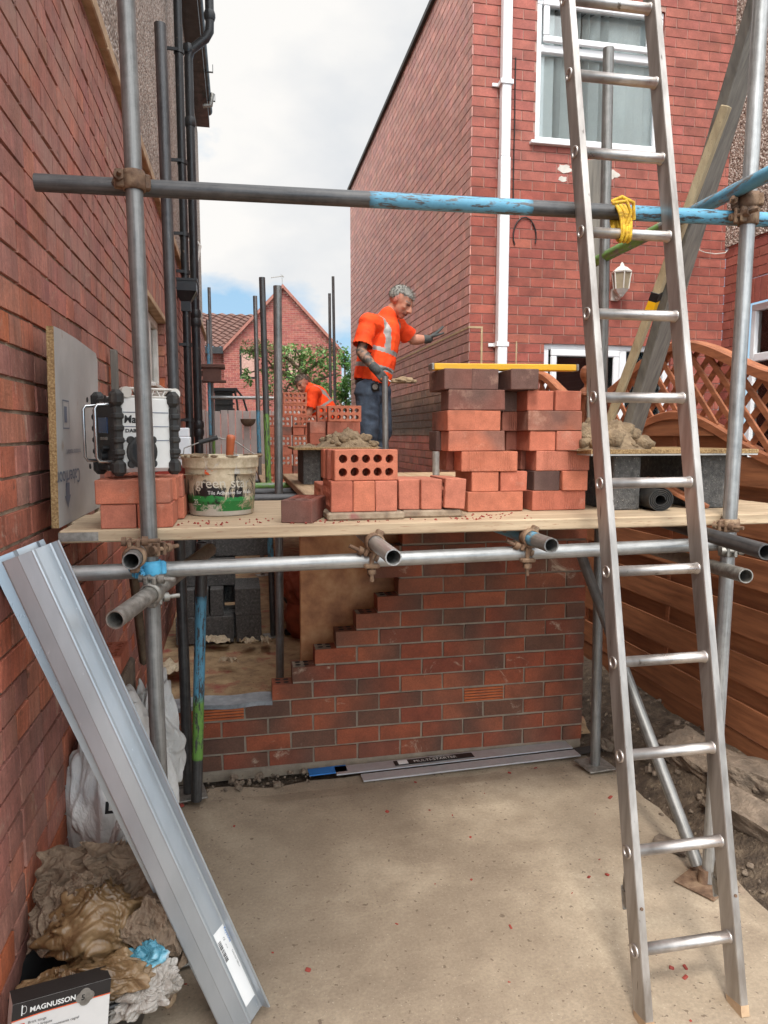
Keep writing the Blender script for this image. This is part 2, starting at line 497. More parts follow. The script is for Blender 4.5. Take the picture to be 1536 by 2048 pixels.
M['fence_rail'] = wood('stained_rail', rgb(132, 78, 50), rgb(180, 114, 78), (14, 1.5, 14), 2.5, 0.5, 0.2)
M['terra'] = surf('terracotta', [(0.3, rgb(150, 72, 34)), (0.7, rgb(186, 98, 52))], 20, 5, (0.6, 0.8), 0, 0.3)
M['alu'] = surf('worn_aluminium', [(0.28, rgb(128, 121, 115)), (0.52, rgb(170, 164, 158)), (0.76, rgb(204, 200, 195))], 6, 9, (0.3, 0.56), 0.7, 0.1, 80, 0.002, (3, 3, 0.35), speck=[(26, 0.69, rgb(104, 96, 90), 0.05)])
M['alu_rung'] = surf('scuffed_rung', [(0.3, rgb(160, 152, 146)), (0.7, rgb(208, 202, 197))], 14, 7, (0.26, 0.45), 0.8, 0.12, 160, 0.002, speck=[(34, 0.68, rgb(120, 112, 104), 0.06)])
M['lintel'] = surf('galvanised_sheet', [(0.3, rgb(158, 165, 171)), (0.52, rgb(178, 185, 190)), (0.75, rgb(196, 201, 205))], 3.5, 8, (0.26, 0.4), 0.5, 0.1, 130, 0.0015, (1, 1, 0.35), speck=[(70, 0.7, rgb(206, 210, 214), 0.05)])
M['block'] = surf('concrete_block', [(0.3, rgb(66, 65, 64)), (0.6, rgb(98, 96, 93)), (0.75, rgb(132, 129, 124))], 60, 6, (0.9, 1.0), 0, 1.0, 140, 0.008, speck=[(130, 0.68, rgb(176, 170, 160), 0.04)])
M['sand'] = surf('mortar_heap', [(0.3, rgb(116, 96, 74)), (0.55, rgb(152, 130, 102)), (0.75, rgb(178, 156, 126))], 26, 8, (0.85, 0.98), 0, 1.0, 110, 0.012)
M['white_plastic'] = surf('dirty_white_plastic', [(0.3, rgb(206, 204, 198)), (0.7, rgb(228, 227, 223))], 5, 7, (0.35, 0.5), 0, 0.05, speck=[(14, 0.68, rgb(160, 148, 130), 0.1)])
M['rubber'] = surf('dusty_black_rubber', [(0.3, rgb(30, 30, 31)), (0.55, rgb(50, 49, 47)), (0.75, rgb(84, 78, 70))], 22, 7, (0.5, 0.8), 0, 0.2)
M['chrome'] = plain('chromed_bar', rgb(190, 190, 190), 0.2, 0.9, 0.1, 20, 0.05)
M['zinc'] = plain('bright_zinc', rgb(196, 198, 200), 0.4, 0.5, 0.08, 30, 0.1)
M['verge'] = surf('faded_verge_tile', [(0.3, rgb(132, 84, 72)), (0.7, rgb(162, 108, 94))], 12, 5, (0.7, 0.9), 0, 0.3)
M['sack'] = surf('white_woven_sack', [(0.3, rgb(178, 176, 172)), (0.7, rgb(208, 207, 204))], 3, 6, (0.4, 0.6), 0, 0.25, 180, 0.002, crease=5)
M['brown_plastic'] = surf('muddy_brown_plastic', [(0.3, rgb(70, 52, 34)), (0.5, rgb(108, 84, 56)), (0.7, rgb(146, 120, 88))], 6, 8, (0.22, 0.5), 0, 0.3, 60, 0.004, speck=[(9, 0.66, rgb(164, 140, 108), 0.1)], crease=6)
M['kraft'] = surf('torn_kraft_paper', [(0.3, rgb(88, 72, 58)), (0.7, rgb(132, 112, 92))], 9, 7, (0.8, 0.95), 0, 0.4, 60, crease=10)
M['cream_paper'] = surf('torn_cream_paper', [(0.3, rgb(168, 150, 124)), (0.7, rgb(206, 192, 166))], 9, 6, (0.8, 0.95), 0, 0.3)
M['black_plastic'] = plain('black_rubber_tub', rgb(28, 28, 29), 0.45, 0, 0.2, 12, 0.1)
M['clearbag'] = surf('cloudy_polythene', [(0.3, rgb(126, 116, 104)), (0.7, rgb(186, 180, 172))], 12, 6, (0.12, 0.3), 0, 0.3, 60, crease=14)
M['bluebag'] = surf('blue_printed_wrapper', [(0.42, rgb(74, 136, 156)), (0.47, rgb(120, 180, 200)), (0.55, rgb(206, 222, 230))], 14, 2, (0.2, 0.4), 0, 0.2, 50, crease=16)
M['rope'] = surf('yellow_rope', [(0.35, rgb(176, 132, 20)), (0.65, rgb(226, 186, 48))], 60, 4, (0.6, 0.8), 0, 0.6, 300, 0.003)
M['yellow'] = plain('yellow_level', rgb(240, 180, 20), 0.35, 0, 0.04)
M['black'] = plain('black_plastic', rgb(20, 20, 21), 0.4)
M['ink'] = plain('black_ink', rgb(26, 25, 26), 0.6, 0, 0.05)
M['ink_white'] = plain('white_ink', rgb(226, 226, 222), 0.6, 0, 0.03)
M['ink_grey'] = plain('grey_ink', rgb(96, 104, 118), 0.6, 0, 0.1)
M['card_white'] = plain('white_card', rgb(212, 210, 206), 0.7, 0, 0.04)
M['card_black'] = plain('black_card', rgb(34, 29, 27), 0.6, 0, 0.1)
M['orange_print'] = plain('orange_print', rgb(222, 92, 44), 0.6, 0, 0.05)
M['label'] = plain('white_label', rgb(226, 226, 224), 0.5, 0, 0.02)
M['blue_ink'] = plain('blue_ink', rgb(40, 110, 180), 0.6)
M['hivis'] = surf('orange_hi_vis_cloth', [(0.3, rgb(236, 60, 8)), (0.7, rgb(252, 84, 22))], 9, 5, (0.75, 0.9), 0, 0.35, 40, 0.008)
M['reflect'] = plain('grey_reflective_tape', rgb(150, 148, 144), 0.45, 0.1, 0.08, 40)
M['denim'] = surf('blue_denim', [(0.3, rgb(40, 48, 60)), (0.55, rgb(62, 74, 90)), (0.75, rgb(92, 104, 118))], 9, 8, (0.8, 0.95), 0, 0.5, 30, 0.01)
M['glove'] = surf('grey_glove', [(0.3, rgb(54, 56, 56)), (0.7, rgb(84, 86, 84))], 40, 5, (0.7, 0.9), 0, 0.3)
M['hair'] = surf('grey_hair', [(0.35, rgb(112, 108, 100)), (0.65, rgb(186, 184, 176))], 40, 6, (0.6, 0.8), 0, 1.0, 90, 0.02, (1, 1, 0.35))
M['leaf'] = None
def leafmat(name, a, b):
    k = Mat(name); col, al = k.attr()
    c = k.mix(1, col, k.ramp(k.noise(k.coord('Object'), 3, 3), [(0.3, (0.7,) * 3), (0.7, (1.25,) * 3)]), 'MULTIPLY')
    k.set(base_color=c, roughness=0.55)
    k.b.inputs['Subsurface Weight'].default_value = 0.0
    tr = k.n('BsdfTranslucent', {0: c}); ms = k.n('MixShader', {0: 0.25, 1: k.b.outputs[0], 2: tr.outputs[0]})
    k.t.links.new(ms.outputs[0], k.o.inputs[0])
    return k.m
M['leaf'] = leafmat('leaves', 0, 0)
M['bark'] = surf('bark', [(0.3, rgb(74, 62, 50)), (0.7, rgb(120, 102, 82))], 20, 6, (0.85, 0.95), 0, 0.6)
M['tile'] = surf('brown_roof_tile', [(0.3, rgb(84, 60, 52)), (0.7, rgb(118, 86, 76))], 5, 6, (0.75, 0.9), 0, 0.3)
M['picket'] = surf('white_painted_boards', [(0.3, rgb(190, 180, 174)), (0.7, rgb(218, 210, 204))], 4, 6, (0.7, 0.9), 0, 0.2, 30)
M['osb'] = surf('insulation_board', [(0.3, rgb(136, 84, 54)), (0.5, rgb(184, 128, 86)), (0.7, rgb(212, 164, 120))], 7, 7, (0.6, 0.8), 0, 0.25)
M['membrane'] = surf('grey_membrane', [(0.3, rgb(108, 112, 116)), (0.7, rgb(160, 164, 168))], 20, 5, (0.35, 0.6), 0, 0.2)
M['redsack'] = surf('red_printed_sack', [(0.3, rgb(112, 50, 34)), (0.7, rgb(164, 84, 58))], 9, 6, (0.5, 0.7), 0, 0.3)
def ground_mat():
    k = Mat('old_concrete'); vec = k.coord('Object')
    big = k.noise(vec, 1.1, 7, 0.62, 0.6); mid = k.noise(vec, 5.5, 8, 0.65); fine = k.noise(vec, 90, 5, 0.7)
    f = k.math('ADD', k.math('MULTIPLY', big, 0.6), k.math('MULTIPLY', mid, 0.4))
    c = k.ramp(f, [(0.34, rgb(130, 115, 98)), (0.5, rgb(162, 146, 125)), (0.64, rgb(188, 172, 149))])
    c = k.mix(1, c, k.ramp(fine, [(0.3, (0.78,) * 3), (0.7, (1.14,) * 3)]), 'MULTIPLY')
    lines = k.noise(k.coord('Object', (1, 1.8, 1), (0, 0, 0.35)), 1.1, 9, 0.72, 0.6)
    ln = k.math('ABSOLUTE', k.math('SUBTRACT', lines, 0.5))
    c = k.mix(k.rng(ln, 0.012, 0.0, 0, 0.14), c, rgb(212, 196, 168))
    sp = k.noise(vec, 46, 2, 0.5); c = k.mix(k.rng(sp, 0.67, 0.7, 0, 0.75), c, rgb(88, 72, 60))
    sl = k.noise(k.coord('Object', (1, 1, 1), (0, 0, 2)), 110, 2, 0.5); c = k.mix(k.rng(sl, 0.68, 0.71, 0, 0.5), c, rgb(206, 194, 174))
    st = k.noise(k.coord('Object', (1, 1, 1), (0, 0, 0.7)), 0.8, 6, 0.6, 0.4); c = k.mix(k.rng(st, 0.42, 0.62, 0.42, 0), c, rgb(112, 96, 80))
    sp2 = k.noise(k.coord('Object', (1, 1, 1), (0, 0, 1)), 17, 2, 0.5); c = k.mix(k.rng(sp2, 0.76, 0.78, 0, 0.85), c, rgb(92, 74, 60))
    k.set(base_color=c, roughness=k.rng(mid, 0.3, 0.7, 0.72, 0.92))
    k.bump(k.math('ADD', k.math('MULTIPLY', fine, 0.5), mid), 0.35, 0.006)
    return k.m
M['ground'] = ground_mat()
M['soil'] = surf('rubbly_soil', [(0.3, rgb(62, 50, 40)), (0.55, rgb(104, 88, 72)), (0.75, rgb(146, 128, 106))], 18, 9, (0.9, 1.0), 0, 1.0, 60, 0.03, speck=[(26, 0.66, rgb(160, 142, 118), 0.06)])
M['dustfloor'] = surf('dusty_oversite', [(0.3, rgb(122, 98, 74)), (0.55, rgb(164, 138, 104)), (0.75, rgb(186, 160, 124))], 8, 9, (0.9, 1.0), 0, 0.6, 50, speck=[(7, 0.55, rgb(150, 78, 68), 0.2), (60, 0.66, rgb(86, 66, 52), 0.05)])
M['rubble'] = surf('broken_concrete', [(0.3, rgb(90, 78, 66)), (0.7, rgb(146, 128, 110))], 14, 8, (0.85, 1), 0, 0.9, 60, 0.015)
M['chipred'] = plain('brick_chip', rgb(140, 58, 48), 0.85, 0, 0.2)

# ------------------------------------------------------------ masonry
def lerp3(a, b, t): return tuple(x + (y - x) * t for x, y in zip(a, b))
class Frame:
    def __init__(s, O, U, N): s.O = V(O); s.U = V(U).normalized(); s.N = V(N).normalized()
    def __call__(s, x, z, d=0.0): return s.O + s.U * x + V((0, 0, z)) + s.N * d
    def box(s, mb, x0, x1, z0, z1, d0, d1, b=0.0, col=None):
        R = Matrix((s.U, s.N, V((0, 0, 1)))).transposed()
        mb.box(s((x0 + x1) / 2, (z0 + z1) / 2, (d0 + d1) / 2), (abs(x1 - x0), abs(d1 - d0), abs(z1 - z0)), b, R, col)
def masonry(mb, F, w, h, bl, bh, jt, colfn, holes=(), bond='stretcher', proud=0.004, back=-0.006, jit=0.0, zmax=None, x_off=0.0, rnd=None, tilt=0.0, brim=None, mortar=True):
    rnd = rnd or random.Random(3)
    rows = int(h / (bh + jt)) + 1
    for r in range(rows):
        z0 = r * (bh + jt); z1 = min(z0 + bh, h)
        if z1 - z0 < 0.01: continue
        x = -bl + x_off + (0 if r % 2 else (bl + jt) / 2)
        while x < w:
            L = bl
            if bond == 'mixed':
                hd = (r % 4 == 1) or rnd.random() < 0.28
                L = (bl - jt) / 2 if hd else bl
            a, b = max(x, 0), min(x + L, w)
            nx = x + L + jt
            segs = [(a, b)] if b - a > 0.012 else []
            for (hx0, hx1, hz0, hz1) in holes:
                if z0 < hz1 - 0.02 and z1 > hz0 + 0.02:
                    ns = []
                    for (p, q) in segs:
                        if q <= hx0 or p >= hx1: ns.append((p, q)); continue
                        if hx0 - p > 0.012: ns.append((p, hx0))
                        if q - hx1 > 0.012: ns.append((hx1, q))
                    segs = ns
            for (p, q) in segs:
                t1 = z1
                if zmax:
                    zz = min(zmax(p), zmax(q))
                    if zz < z0 + 0.01: continue
                    t1 = min(z1, zz)
                cl, cr = colfn(r, (p + q) / 2, (z0 + t1) / 2, rnd)
                J = lambda: rnd.uniform(-jit, jit)
                wv = 0.006 * noise.noise(V((p * 0.9, r * 0.35, 4))) if jit > 0.002 else 0
                d = proud + (rnd.uniform(-jit, jit) * 0.8 if jit else 0)
                fr = [F(p + J(), z0 + wv + J(), d + J() * tilt), F(q + J(), z0 + wv + J(), d + J() * tilt), F(q + J(), t1 + wv + J(), d + J() * tilt), F(p + J(), t1 + wv + J(), d + J() * tilt)]
                bk = [F(p - 0.001, z0 + wv - 0.001, back), F(q + 0.001, z0 + wv - 0.001, back), F(q + 0.001, t1 + wv + 0.001, back), F(p - 0.001, t1 + wv + 0.001, back)]
                mb.mi = 0
                mb.poly(fr, [cl, cr, cr, cl])
                for i in range(4):
                    j = (i + 1) % 4
                    cc = [(cl, cr, cr, cl)[k] for k in (i, i, j, j)]
                    mb.poly([fr[i], bk[i], bk[j], fr[j]], cc)
            x = nx
    if mortar:
        mb.mi = 1
        xs = sorted(set([0, w] + [c for hh in holes for c in hh[:2] if 0 < c < w]))
        zs = sorted(set([0, h] + [c for hh in holes for c in hh[2:] if 0 < c < h]))
        if zmax:
            n = 24
            for i in range(n):
                p, q = w * i / n, w * (i + 1) / n
                mb.poly([F(p, 0, back + 0.001), F(q, 0, back + 0.001), F(q, zmax(q), back + 0.001), F(p, zmax(p), back + 0.001)])
        else:
            for i in range(len(xs) - 1):
                for j in range(len(zs) - 1):
                    cx, cz = (xs[i] + xs[i + 1]) / 2, (zs[j] + zs[j + 1]) / 2
                    if any(a < cx < b and c < cz < d for a, b, c, d in holes): continue
                    mb.poly([F(xs[i], zs[j], back + 0.001), F(xs[i + 1], zs[j], back + 0.001), F(xs[i + 1], zs[j + 1], back + 0.001), F(xs[i], zs[j + 1], back + 0.001)])
    mb.mi = 0
def window(parent, F, x0, x1, z0, z1, recess=0.07, ft=0.055, mull=(), trans=(), blinds=None, sill=True, mat='upvc', curtain=None, glassm='glass', name='window', label=None, sash=()):
    """white framed window in a hole of the wall: frame, bars, pane, blind, dark room behind"""
    d0, d1 = -recess - 0.06, -recess
    fr = MB()
    F.box(fr, x0, x1, z0, z0 + ft, d0, d1, 0.006)
    F.box(fr, x0, x1, z1 - ft, z1, d0, d1, 0.006)
    F.box(fr, x0, x0 + ft, z0 + ft, z1 - ft, d0, d1, 0.006)
    F.box(fr, x1 - ft, x1, z0 + ft, z1 - ft, d0, d1, 0.006)
    for m in mull: F.box(fr, m - ft * 0.6, m + ft * 0.6, z0 + ft, z1 - ft, d0, d1 + 0.002, 0.006)
    for t in trans: F.box(fr, x0 + ft, x1 - ft, t - ft * 0.6, t + ft * 0.6, d0, d1 + 0.002, 0.006)
    for (a, b, c, d) in sash:      # opening casements stand proud
        for q in ((a, b, c, c + ft), (a, b, d - ft, d), (a, a + ft, c + ft, d - ft), (b - ft, b, c + ft, d - ft)):
            F.box(fr, q[0], q[1], q[2], q[3], d1 + 0.003, d1 + 0.032, 0.008)
    w = build(name, fr, M[mat], parent)
    if label: w['label'] = label
    pn = MB(); F.box(pn, x0 + 0.02, x1 - 0.02, z0 + 0.02, z1 - 0.02, d0 + 0.018, d0 + 0.024)
    build('pane', pn, M[glassm], w)
    if sill:
        sl = MB(); F.box(sl, x0 - 0.05, x1 + 0.05, z0 - 0.03, z0 - 0.002, d0, 0.05, 0.004)
        build('sill', sl, M[mat], w)
    if blinds:
        pitch, tw, mat2 = blinds
        bl = MB(); x = x0 + 0.03; k = 0
        while x < x1 - 0.04:
            a = (1.2 if (x - x0) / (x1 - x0) > 0.15 and (x - x0) / (x1 - x0) < 0.55 else tw) + 0.2 * sin(k * 1.7) + random.uniform(-0.15, 0.15)
            hw = pitch * 0.56
            R = Matrix((F.U, F.N, V((0, 0, 1)))).transposed() @ Matrix.Rotation(a, 3, 'Z')
            bl.box(F(x + pitch / 2, (z0 + z1) / 2, d0 - 0.05), (hw * 2, 0.002, z1 - z0 - 0.05), 0, R)
            x += pitch; k += 1
        build('blind', bl, M[mat2], w)
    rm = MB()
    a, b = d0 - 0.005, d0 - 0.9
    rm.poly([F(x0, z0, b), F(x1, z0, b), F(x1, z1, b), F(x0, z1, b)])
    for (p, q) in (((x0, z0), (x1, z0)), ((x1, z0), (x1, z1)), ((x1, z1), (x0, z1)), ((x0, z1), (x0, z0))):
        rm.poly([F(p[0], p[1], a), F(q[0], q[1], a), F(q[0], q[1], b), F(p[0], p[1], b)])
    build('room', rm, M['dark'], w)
    return w
def reveal(mb, F, x0, x1, z0, z1, depth, col):
    for (p, q) in (((x0, z0), (x1, z0)), ((x1, z0), (x1, z1)), ((x1, z1), (x0, z1)), ((x0, z1), (x0, z0))):
        mb.poly([F(p[0], p[1], 0.0), F(q[0], q[1], 0.0), F(q[0], q[1], -depth), F(p[0], p[1], -depth)], col)
# ------------------------------------------------------------ setting: ground
g = MB()
g.poly([(-60, -20, -0.06), (60, -20, -0.06), (60, 140, -0.06), (-60, 140, -0.06)])
struct('ground', g, M['soil'])
g = MB()
NX, NY = 40, 60
for i in range(NX):
    for j in range(NY):
        x0, x1 = -0.64 + 2.46 * i / NX, -0.64 + 2.46 * (i + 1) / NX
        y0, y1 = -2.2 + 5.5 * j / NY, -2.2 + 5.5 * (j + 1) / NY
        def zz(x, y):
            e = 0.05 * noise.noise(V((x * 3, y * 3, 5))) if y > 3.2 or x > 1.74 else 0
            return (0.004 * noise.noise(V((x * 1.4, y * 1.4, 0))) if y < 3.2 and x < 1.7 else -0.01 + e * 0.4)
        def xx(x, y): return x + (0.06 * noise.noise(V((y * 2.2, 3, 1))) + 0.02 * noise.noise(V((y * 9, 3, 1))) if x > 1.7 else 0)
        def yy(x, y): return y + (0.035 * noise.noise(V((x * 4, 9, 1))) if y > 3.25 else 0)
        g.sm = True
        g.poly([(xx(a, b), yy(a, b), zz(a, b)) for a, b in ((x0, y0), (x1, y0), (x1, y1), (x0, y1))])
struct('concrete_pad', g, M['ground'])
g = MB(); g.sm = True
NX, NY = 34, 50
def soilz(x, y):
    t = max(0.0, min(1.0, (x - 1.72) / 0.5)); t = t * t * (3 - 2 * t)
    n = noise.fractal(V((x * 5, y * 5, 2)), 0.7, 2.1, 5)
    return -0.035 + 0.2 * t + n * (0.012 + 0.035 * min(1, max(0, (x - 1.62) / 0.2)))
for i in range(NX):
    for j in range(NY):
        p = [(1.58 + 1.9 * (i + a) / NX, 0.4 + 5.7 * (j + b) / NY) for a, b in ((0, 0), (1, 0), (1, 1), (0, 1))]
        g.poly([(x, y, soilz(x, y)) for x, y in p])
struct('soil_bank', g, M['soil'])
g = MB(); g.sm = True
for i in range(30):
    for j in range(60):
        p = [(-0.63 + 2.66 * (i + a) / 30, 3.5 + 8.5 * (j + b) / 60) for a, b in ((0, 0), (1, 0), (1, 1), (0, 1))]
        g.poly([(x, y, 0.012 + 0.02 * noise.fractal(V((x * 2, y * 2, 7)), 0.8, 2, 4)) for x, y in p])
struct('dusty_floor', g, M['dustfloor'])
# strip of loose rubble along the foot of the new wall
g = MB()
rr = random.Random(5)
for k in range(200):
    x = rr.uniform(-0.3, 1.8); y = rr.uniform(3.26, 3.4)
    if x > 0.32: continue
    s_ = rr.choice((0.005, 0.007, 0.01, 0.014, 0.022))
    g.box((x, y, s_ * 0.35), (s_ * rr.uniform(0.8, 1.8), s_ * rr.uniform(0.8, 1.6), s_), s_ * 0.18, Euler((rr.random(), rr.random(), rr.random() * 6)).to_matrix())
o = build('rubble', g, M['rubble'], None, (0.6, 3.33, 0)); tag(o, 'loose grit and stone chips along the foot of the new brick wall', 'rubble', kind='stuff')
# loose chips on soil and concrete
g = MB()
for k in range(520):
    x = rr.uniform(1.66, 2.28); y = rr.uniform(0.9, 3.6)
    s_ = rr.choice((0.004, 0.006, 0.009, 0.012, 0.02))
    g.box((x, y, soilz(x, y) + s_ * 0.3), (s_ * rr.uniform(0.8, 1.8), s_ * rr.uniform(0.8, 1.6), s_), s_ * 0.2, Euler((rr.random(), rr.random(), rr.random() * 6)).to_matrix())
o = build('rubble', g, M['rubble'], None, (1.95, 2.2, 0)); tag(o, 'loose stones scattered over the soil below the fence', 'rubble', kind='stuff')
g = MB()
for k in range(46):
    x = rr.uniform(-0.3, 1.65); y = rr.uniform(1.25, 3.2)
    s_ = rr.choice((0.004, 0.006, 0.008, 0.011))
    g.box((x, y, s_ * 0.25), (s_ * rr.uniform(1, 2.4), s_ * rr.uniform(0.8, 1.6), s_ * 0.6), s_ * 0.2, Euler((rr.random() * .4, rr.random() * .4, rr.random() * 6)).to_matrix())
o = build('brick_chips', g, M['chipred'], None, (0.6, 2.2, 0)); tag(o, 'small red brick chips scattered on the concrete', 'debris', kind='stuff')

# ------------------------------------------------------------ left house: old brick below, pebbledash above
LH = thing('old_house', 'old red brick house with a pebbledash upper storey and black iron pipes', 'house', (-0.62, 6.5, 0))
FL = Frame((-0.62, -0.7, 0), (0, 1, 0), (1, 0, 0))
OLD = [rgb(172, 110, 94), rgb(164, 106, 92), rgb(178, 114, 92), rgb(158, 102, 88), rgb(168, 116, 100), rgb(184, 108, 80), rgb(152, 100, 88)]
def old_col(r, x, z, rnd):
    c = rnd.choice(OLD)
    if rnd.random() < 0.05: c = rgb(196, 104, 64)
    if 1.0 < z < 1.9 and rnd.random() < 0.5: c = lerp3(c, rgb(184, 98, 70), 0.7)
    if z > 2.1: c = lerp3(c, rgb(176, 116, 106), 0.55)
    k = rnd.uniform(0.9, 1.08); c = tuple(a * k for a in c)
    if rnd.random() < 0.15: return c, tuple(a * 0.7 for a in c)
    return c, tuple(a * rnd.uniform(0.9, 1.08) for a in c)
wy0, wy1, wz0, wz1 = 5.3 + 0.7, 6.55 + 0.7, 1.98, 2.66
mb = MB()
masonry(mb, FL, 14.9, 3.48, 0.226, 0.079, 0.012, old_col, [(wy0, wy1, wz0, wz1 + 0.235)], 'mixed', 0.004, -0.006, 0.0024, rnd=random.Random(11), tilt=0.5)
sol = Frame(FL(wy0 - 0.1, wz1 + 0.002), FL.U, FL.N)
masonry(mb, sol, wy1 - wy0 + 0.2, 0.228, 0.068, 0.226, 0.01, old_col, (), 'stretcher', 0.007, -0.006, 0.001, rnd=random.Random(4))
mb.mi = 0
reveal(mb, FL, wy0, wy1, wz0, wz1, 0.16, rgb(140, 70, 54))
build('brick_wall', mb, [M['brick_old'], M['mortar_old']], LH)
mb = MB()      # far reveal laid in brick
FRV = Frame(FL(wy1 - 0.002, wz0, 0.0), (-1, 0, 0), (0, -1, 0))
masonry(mb, FRV, 0.12, wz1 - wz0, 0.11, 0.079, 0.012, old_col, (), 'stretcher', 0.006, -0.004, 0.002, rnd=random.Random(9))
build('window_reveal', mb, [M['brick_old'], M['mortar_old']], LH)
mb = MB(); FL.box(mb, wy0 - 0.02, wy1 + 0.02, wz1 - 0.045, wz1 - 0.001, -0.12, 0.02, 0.004)
build('lintel_board', mb, M['stone'], LH)
w = window(LH, FL, wy0 + 0.01, wy1 - 0.07, wz0 + 0.05, wz1 - 0.05, 0.05, 0.06, mull=(wy0 + 0.62,), mat='upvc_old', blinds=None, sill=True)
mb = MB(); mb.poly([(-0.645, -0.7, 3.48), (-0.645, 14.2, 3.48), (-0.645, 14.2, 7.2), (-0.645, -0.7, 7.2)])
mb.poly([(-0.645, 14.2, 0), (-8, 14.2, 0), (-8, 14.2, 7.2), (-0.645, 14.2, 7.2)])
build('pebbledash_wall', mb, M['pebble'], LH)
mb = MB()
y = -0.7
while y < 14.1:      # coping stones
    FL.box(mb, y + 0.7 + 0.004, y + 0.7 + 0.896, 3.486, 3.56, -0.03, 0.045, 0.006); y += 0.9
build('stone_band', mb, M['stone'], LH)
mb = MB(); mb.bx(-8, -0.42, -0.7, 13.95, 7.2, 7.34)
build('soffit', mb, M['black_pipe'], LH)
mb = MB()
prof = [(-0.06 + 0.06 * (1 - cos(a)), 7.42 - 0.075 * sin(a)) for a in [pi * i / 10 for i in range(11)]]
ringA = [V((-0.42 + p[0], 5.0, p[1])) for p in prof]; ringB = [V((-0.42 + p[0], 13.8, p[1])) for p in prof]
mb.sm = True; mb.loft([ringA, ringB], False); mb.sm = False
mb.poly(ringB)
gt = build('gutter', mb, M['black_pipe'], LH)
for yy_ in (9.2, 10.2, 11.2, 12.2, 13.2):
    q = MB(); q.bx(-0.425, -0.3, yy_ - 0.012, yy_ + 0.012, 7.33, 7.345); q.bx(-0.302, -0.292, yy_ - 0.012, yy_ + 0.012, 7.33, 7.45)
    build('gutter_bracket', q, M['black_pipe'], gt)
mb = MB()      # pipe 1 with hopper
p1 = V((-0.53, 8.02, 0))
mb.sweep([p1 + V((0, 0, 0.2)), p1 + V((0, 0, 8.2))], 0.042, 14)
dp = build('downpipe', mb, M['black_pipe'], LH)
for v_ in (105, 325, 470, 545, 690, 840):
    z = at_y(372, v_, 8.02).z
    q = MB(); q.sweep([p1 + V((0, 0, z - 0.02)), p1 + V((0, 0, z + 0.02))], 0.052, 14); q.box(p1 + V((-0.06, -0.05, z)), (0.11, 0.02, 0.03))
    build('pipe_bracket', q, M['black_pipe'], dp)
zh = at_y(380, 585, 8.02).z
q = MB()
def sq(z, a): return [p1 + V((-a, -a, z)), p1 + V((a, -a, z)), p1 + V((a, a, z)), p1 + V((-a, a, z))]
q.loft([sq(zh - 0.2, 0.05), sq(zh - 0.1, 0.05), sq(zh, 0.115), sq(zh + 0.1, 0.115), sq(zh + 0.1, 0.125), sq(zh + 0.125, 0.125)], True, True, True)
build('hopper', q, M['black_pipe'], dp)
p2 = V((-0.49, 9.0, 0))
zb = at_y(383, 100, 9.0).z
mb = MB()
mb.sweep([p2 + V((0, 0, 0.1)), p2 + V((0, 0, zb - 0.25)), p2 + V((0, 0, zb - 0.1)), p2 + V((0.03, 0, zb + 0.0)), p2 + V((0.2, 0, zb + 0.14)), p2 + V((0.245, 0, zb + 0.22)), p2 + V((0.25, 0, zb + 0.35)), p2 + V((0.25, 0, zb + 1.6))], 0.05, 16)
sp = build('soil_pipe', mb, M['black_pipe'], LH)
for v_, dx in ((28, 0.25), (100, 0), (245, 0), (628, 0), (645, 0), (850, 0), (865, 0)):
    z = at_y(388, v_, 9.0).z
    q = MB(); q.sweep([p2 + V((dx, 0, z - 0.05)), p2 + V((dx, 0, z - 0.02)), p2 + V((dx, 0, z + 0.02)), p2 + V((dx, 0, z + 0.05))], [0.056, 0.066, 0.066, 0.056], 16)
    build('pipe_collar', q, M['black_pipe'], sp)
mb = MB()
zc = at_y(385, 548, 9.9).z; ze = at_y(395, 488, 9.9).z
mb.sweep([(-0.6, 9.9, ze + 0.03), (-0.5, 9.9, ze + 0.03), (-0.46, 9.9, ze - 0.02), (-0.545, 9.9, zc)], 0.024, 12)
build('overflow_pipe', mb, M['upvc_old'], LH)
mb = MB(); zt = H + (870 - 438) / 2 / 1425 * 9
mb.sweep([(-0.49, 12.9, 7.12), (-0.36, 12.9, 7.14), (-0.33, 12.9, 7.33)], 0.035, 12)
build('gutter_outlet', mb, M['galv_clamp'], LH)
mb = MB(); mb.bx(-0.615, -0.56, 7.0, 7.12, 0.3, 2.72, 0.004)
build('corner_board', mb, M['upvc_old'], LH)
mb = MB()      # small wall lamp-like bird box by the far pipes
b0 = at_y(424, 745, 11.0)
bq = MB(); bq.bx(b0.x - 0.17, b0.x + 0.19, 10.85, 11.2, b0.z + 0.06, b0.z + 0.11, 0.004); bq.bx(b0.x - 0.13, b0.x + 0.13, 10.88, 11.18, b0.z - 0.12, b0.z + 0.06); bq.bx(b0.x - 0.15, b0.x + 0.2, 10.86, 11.18, b0.z - 0.14, b0.z - 0.12)
bq.bx(-0.65, b0.x, 10.95, 11.1, b0.z - 0.05, b0.z + 0.02)
build('porch_hood', bq, M['tile'], LH)

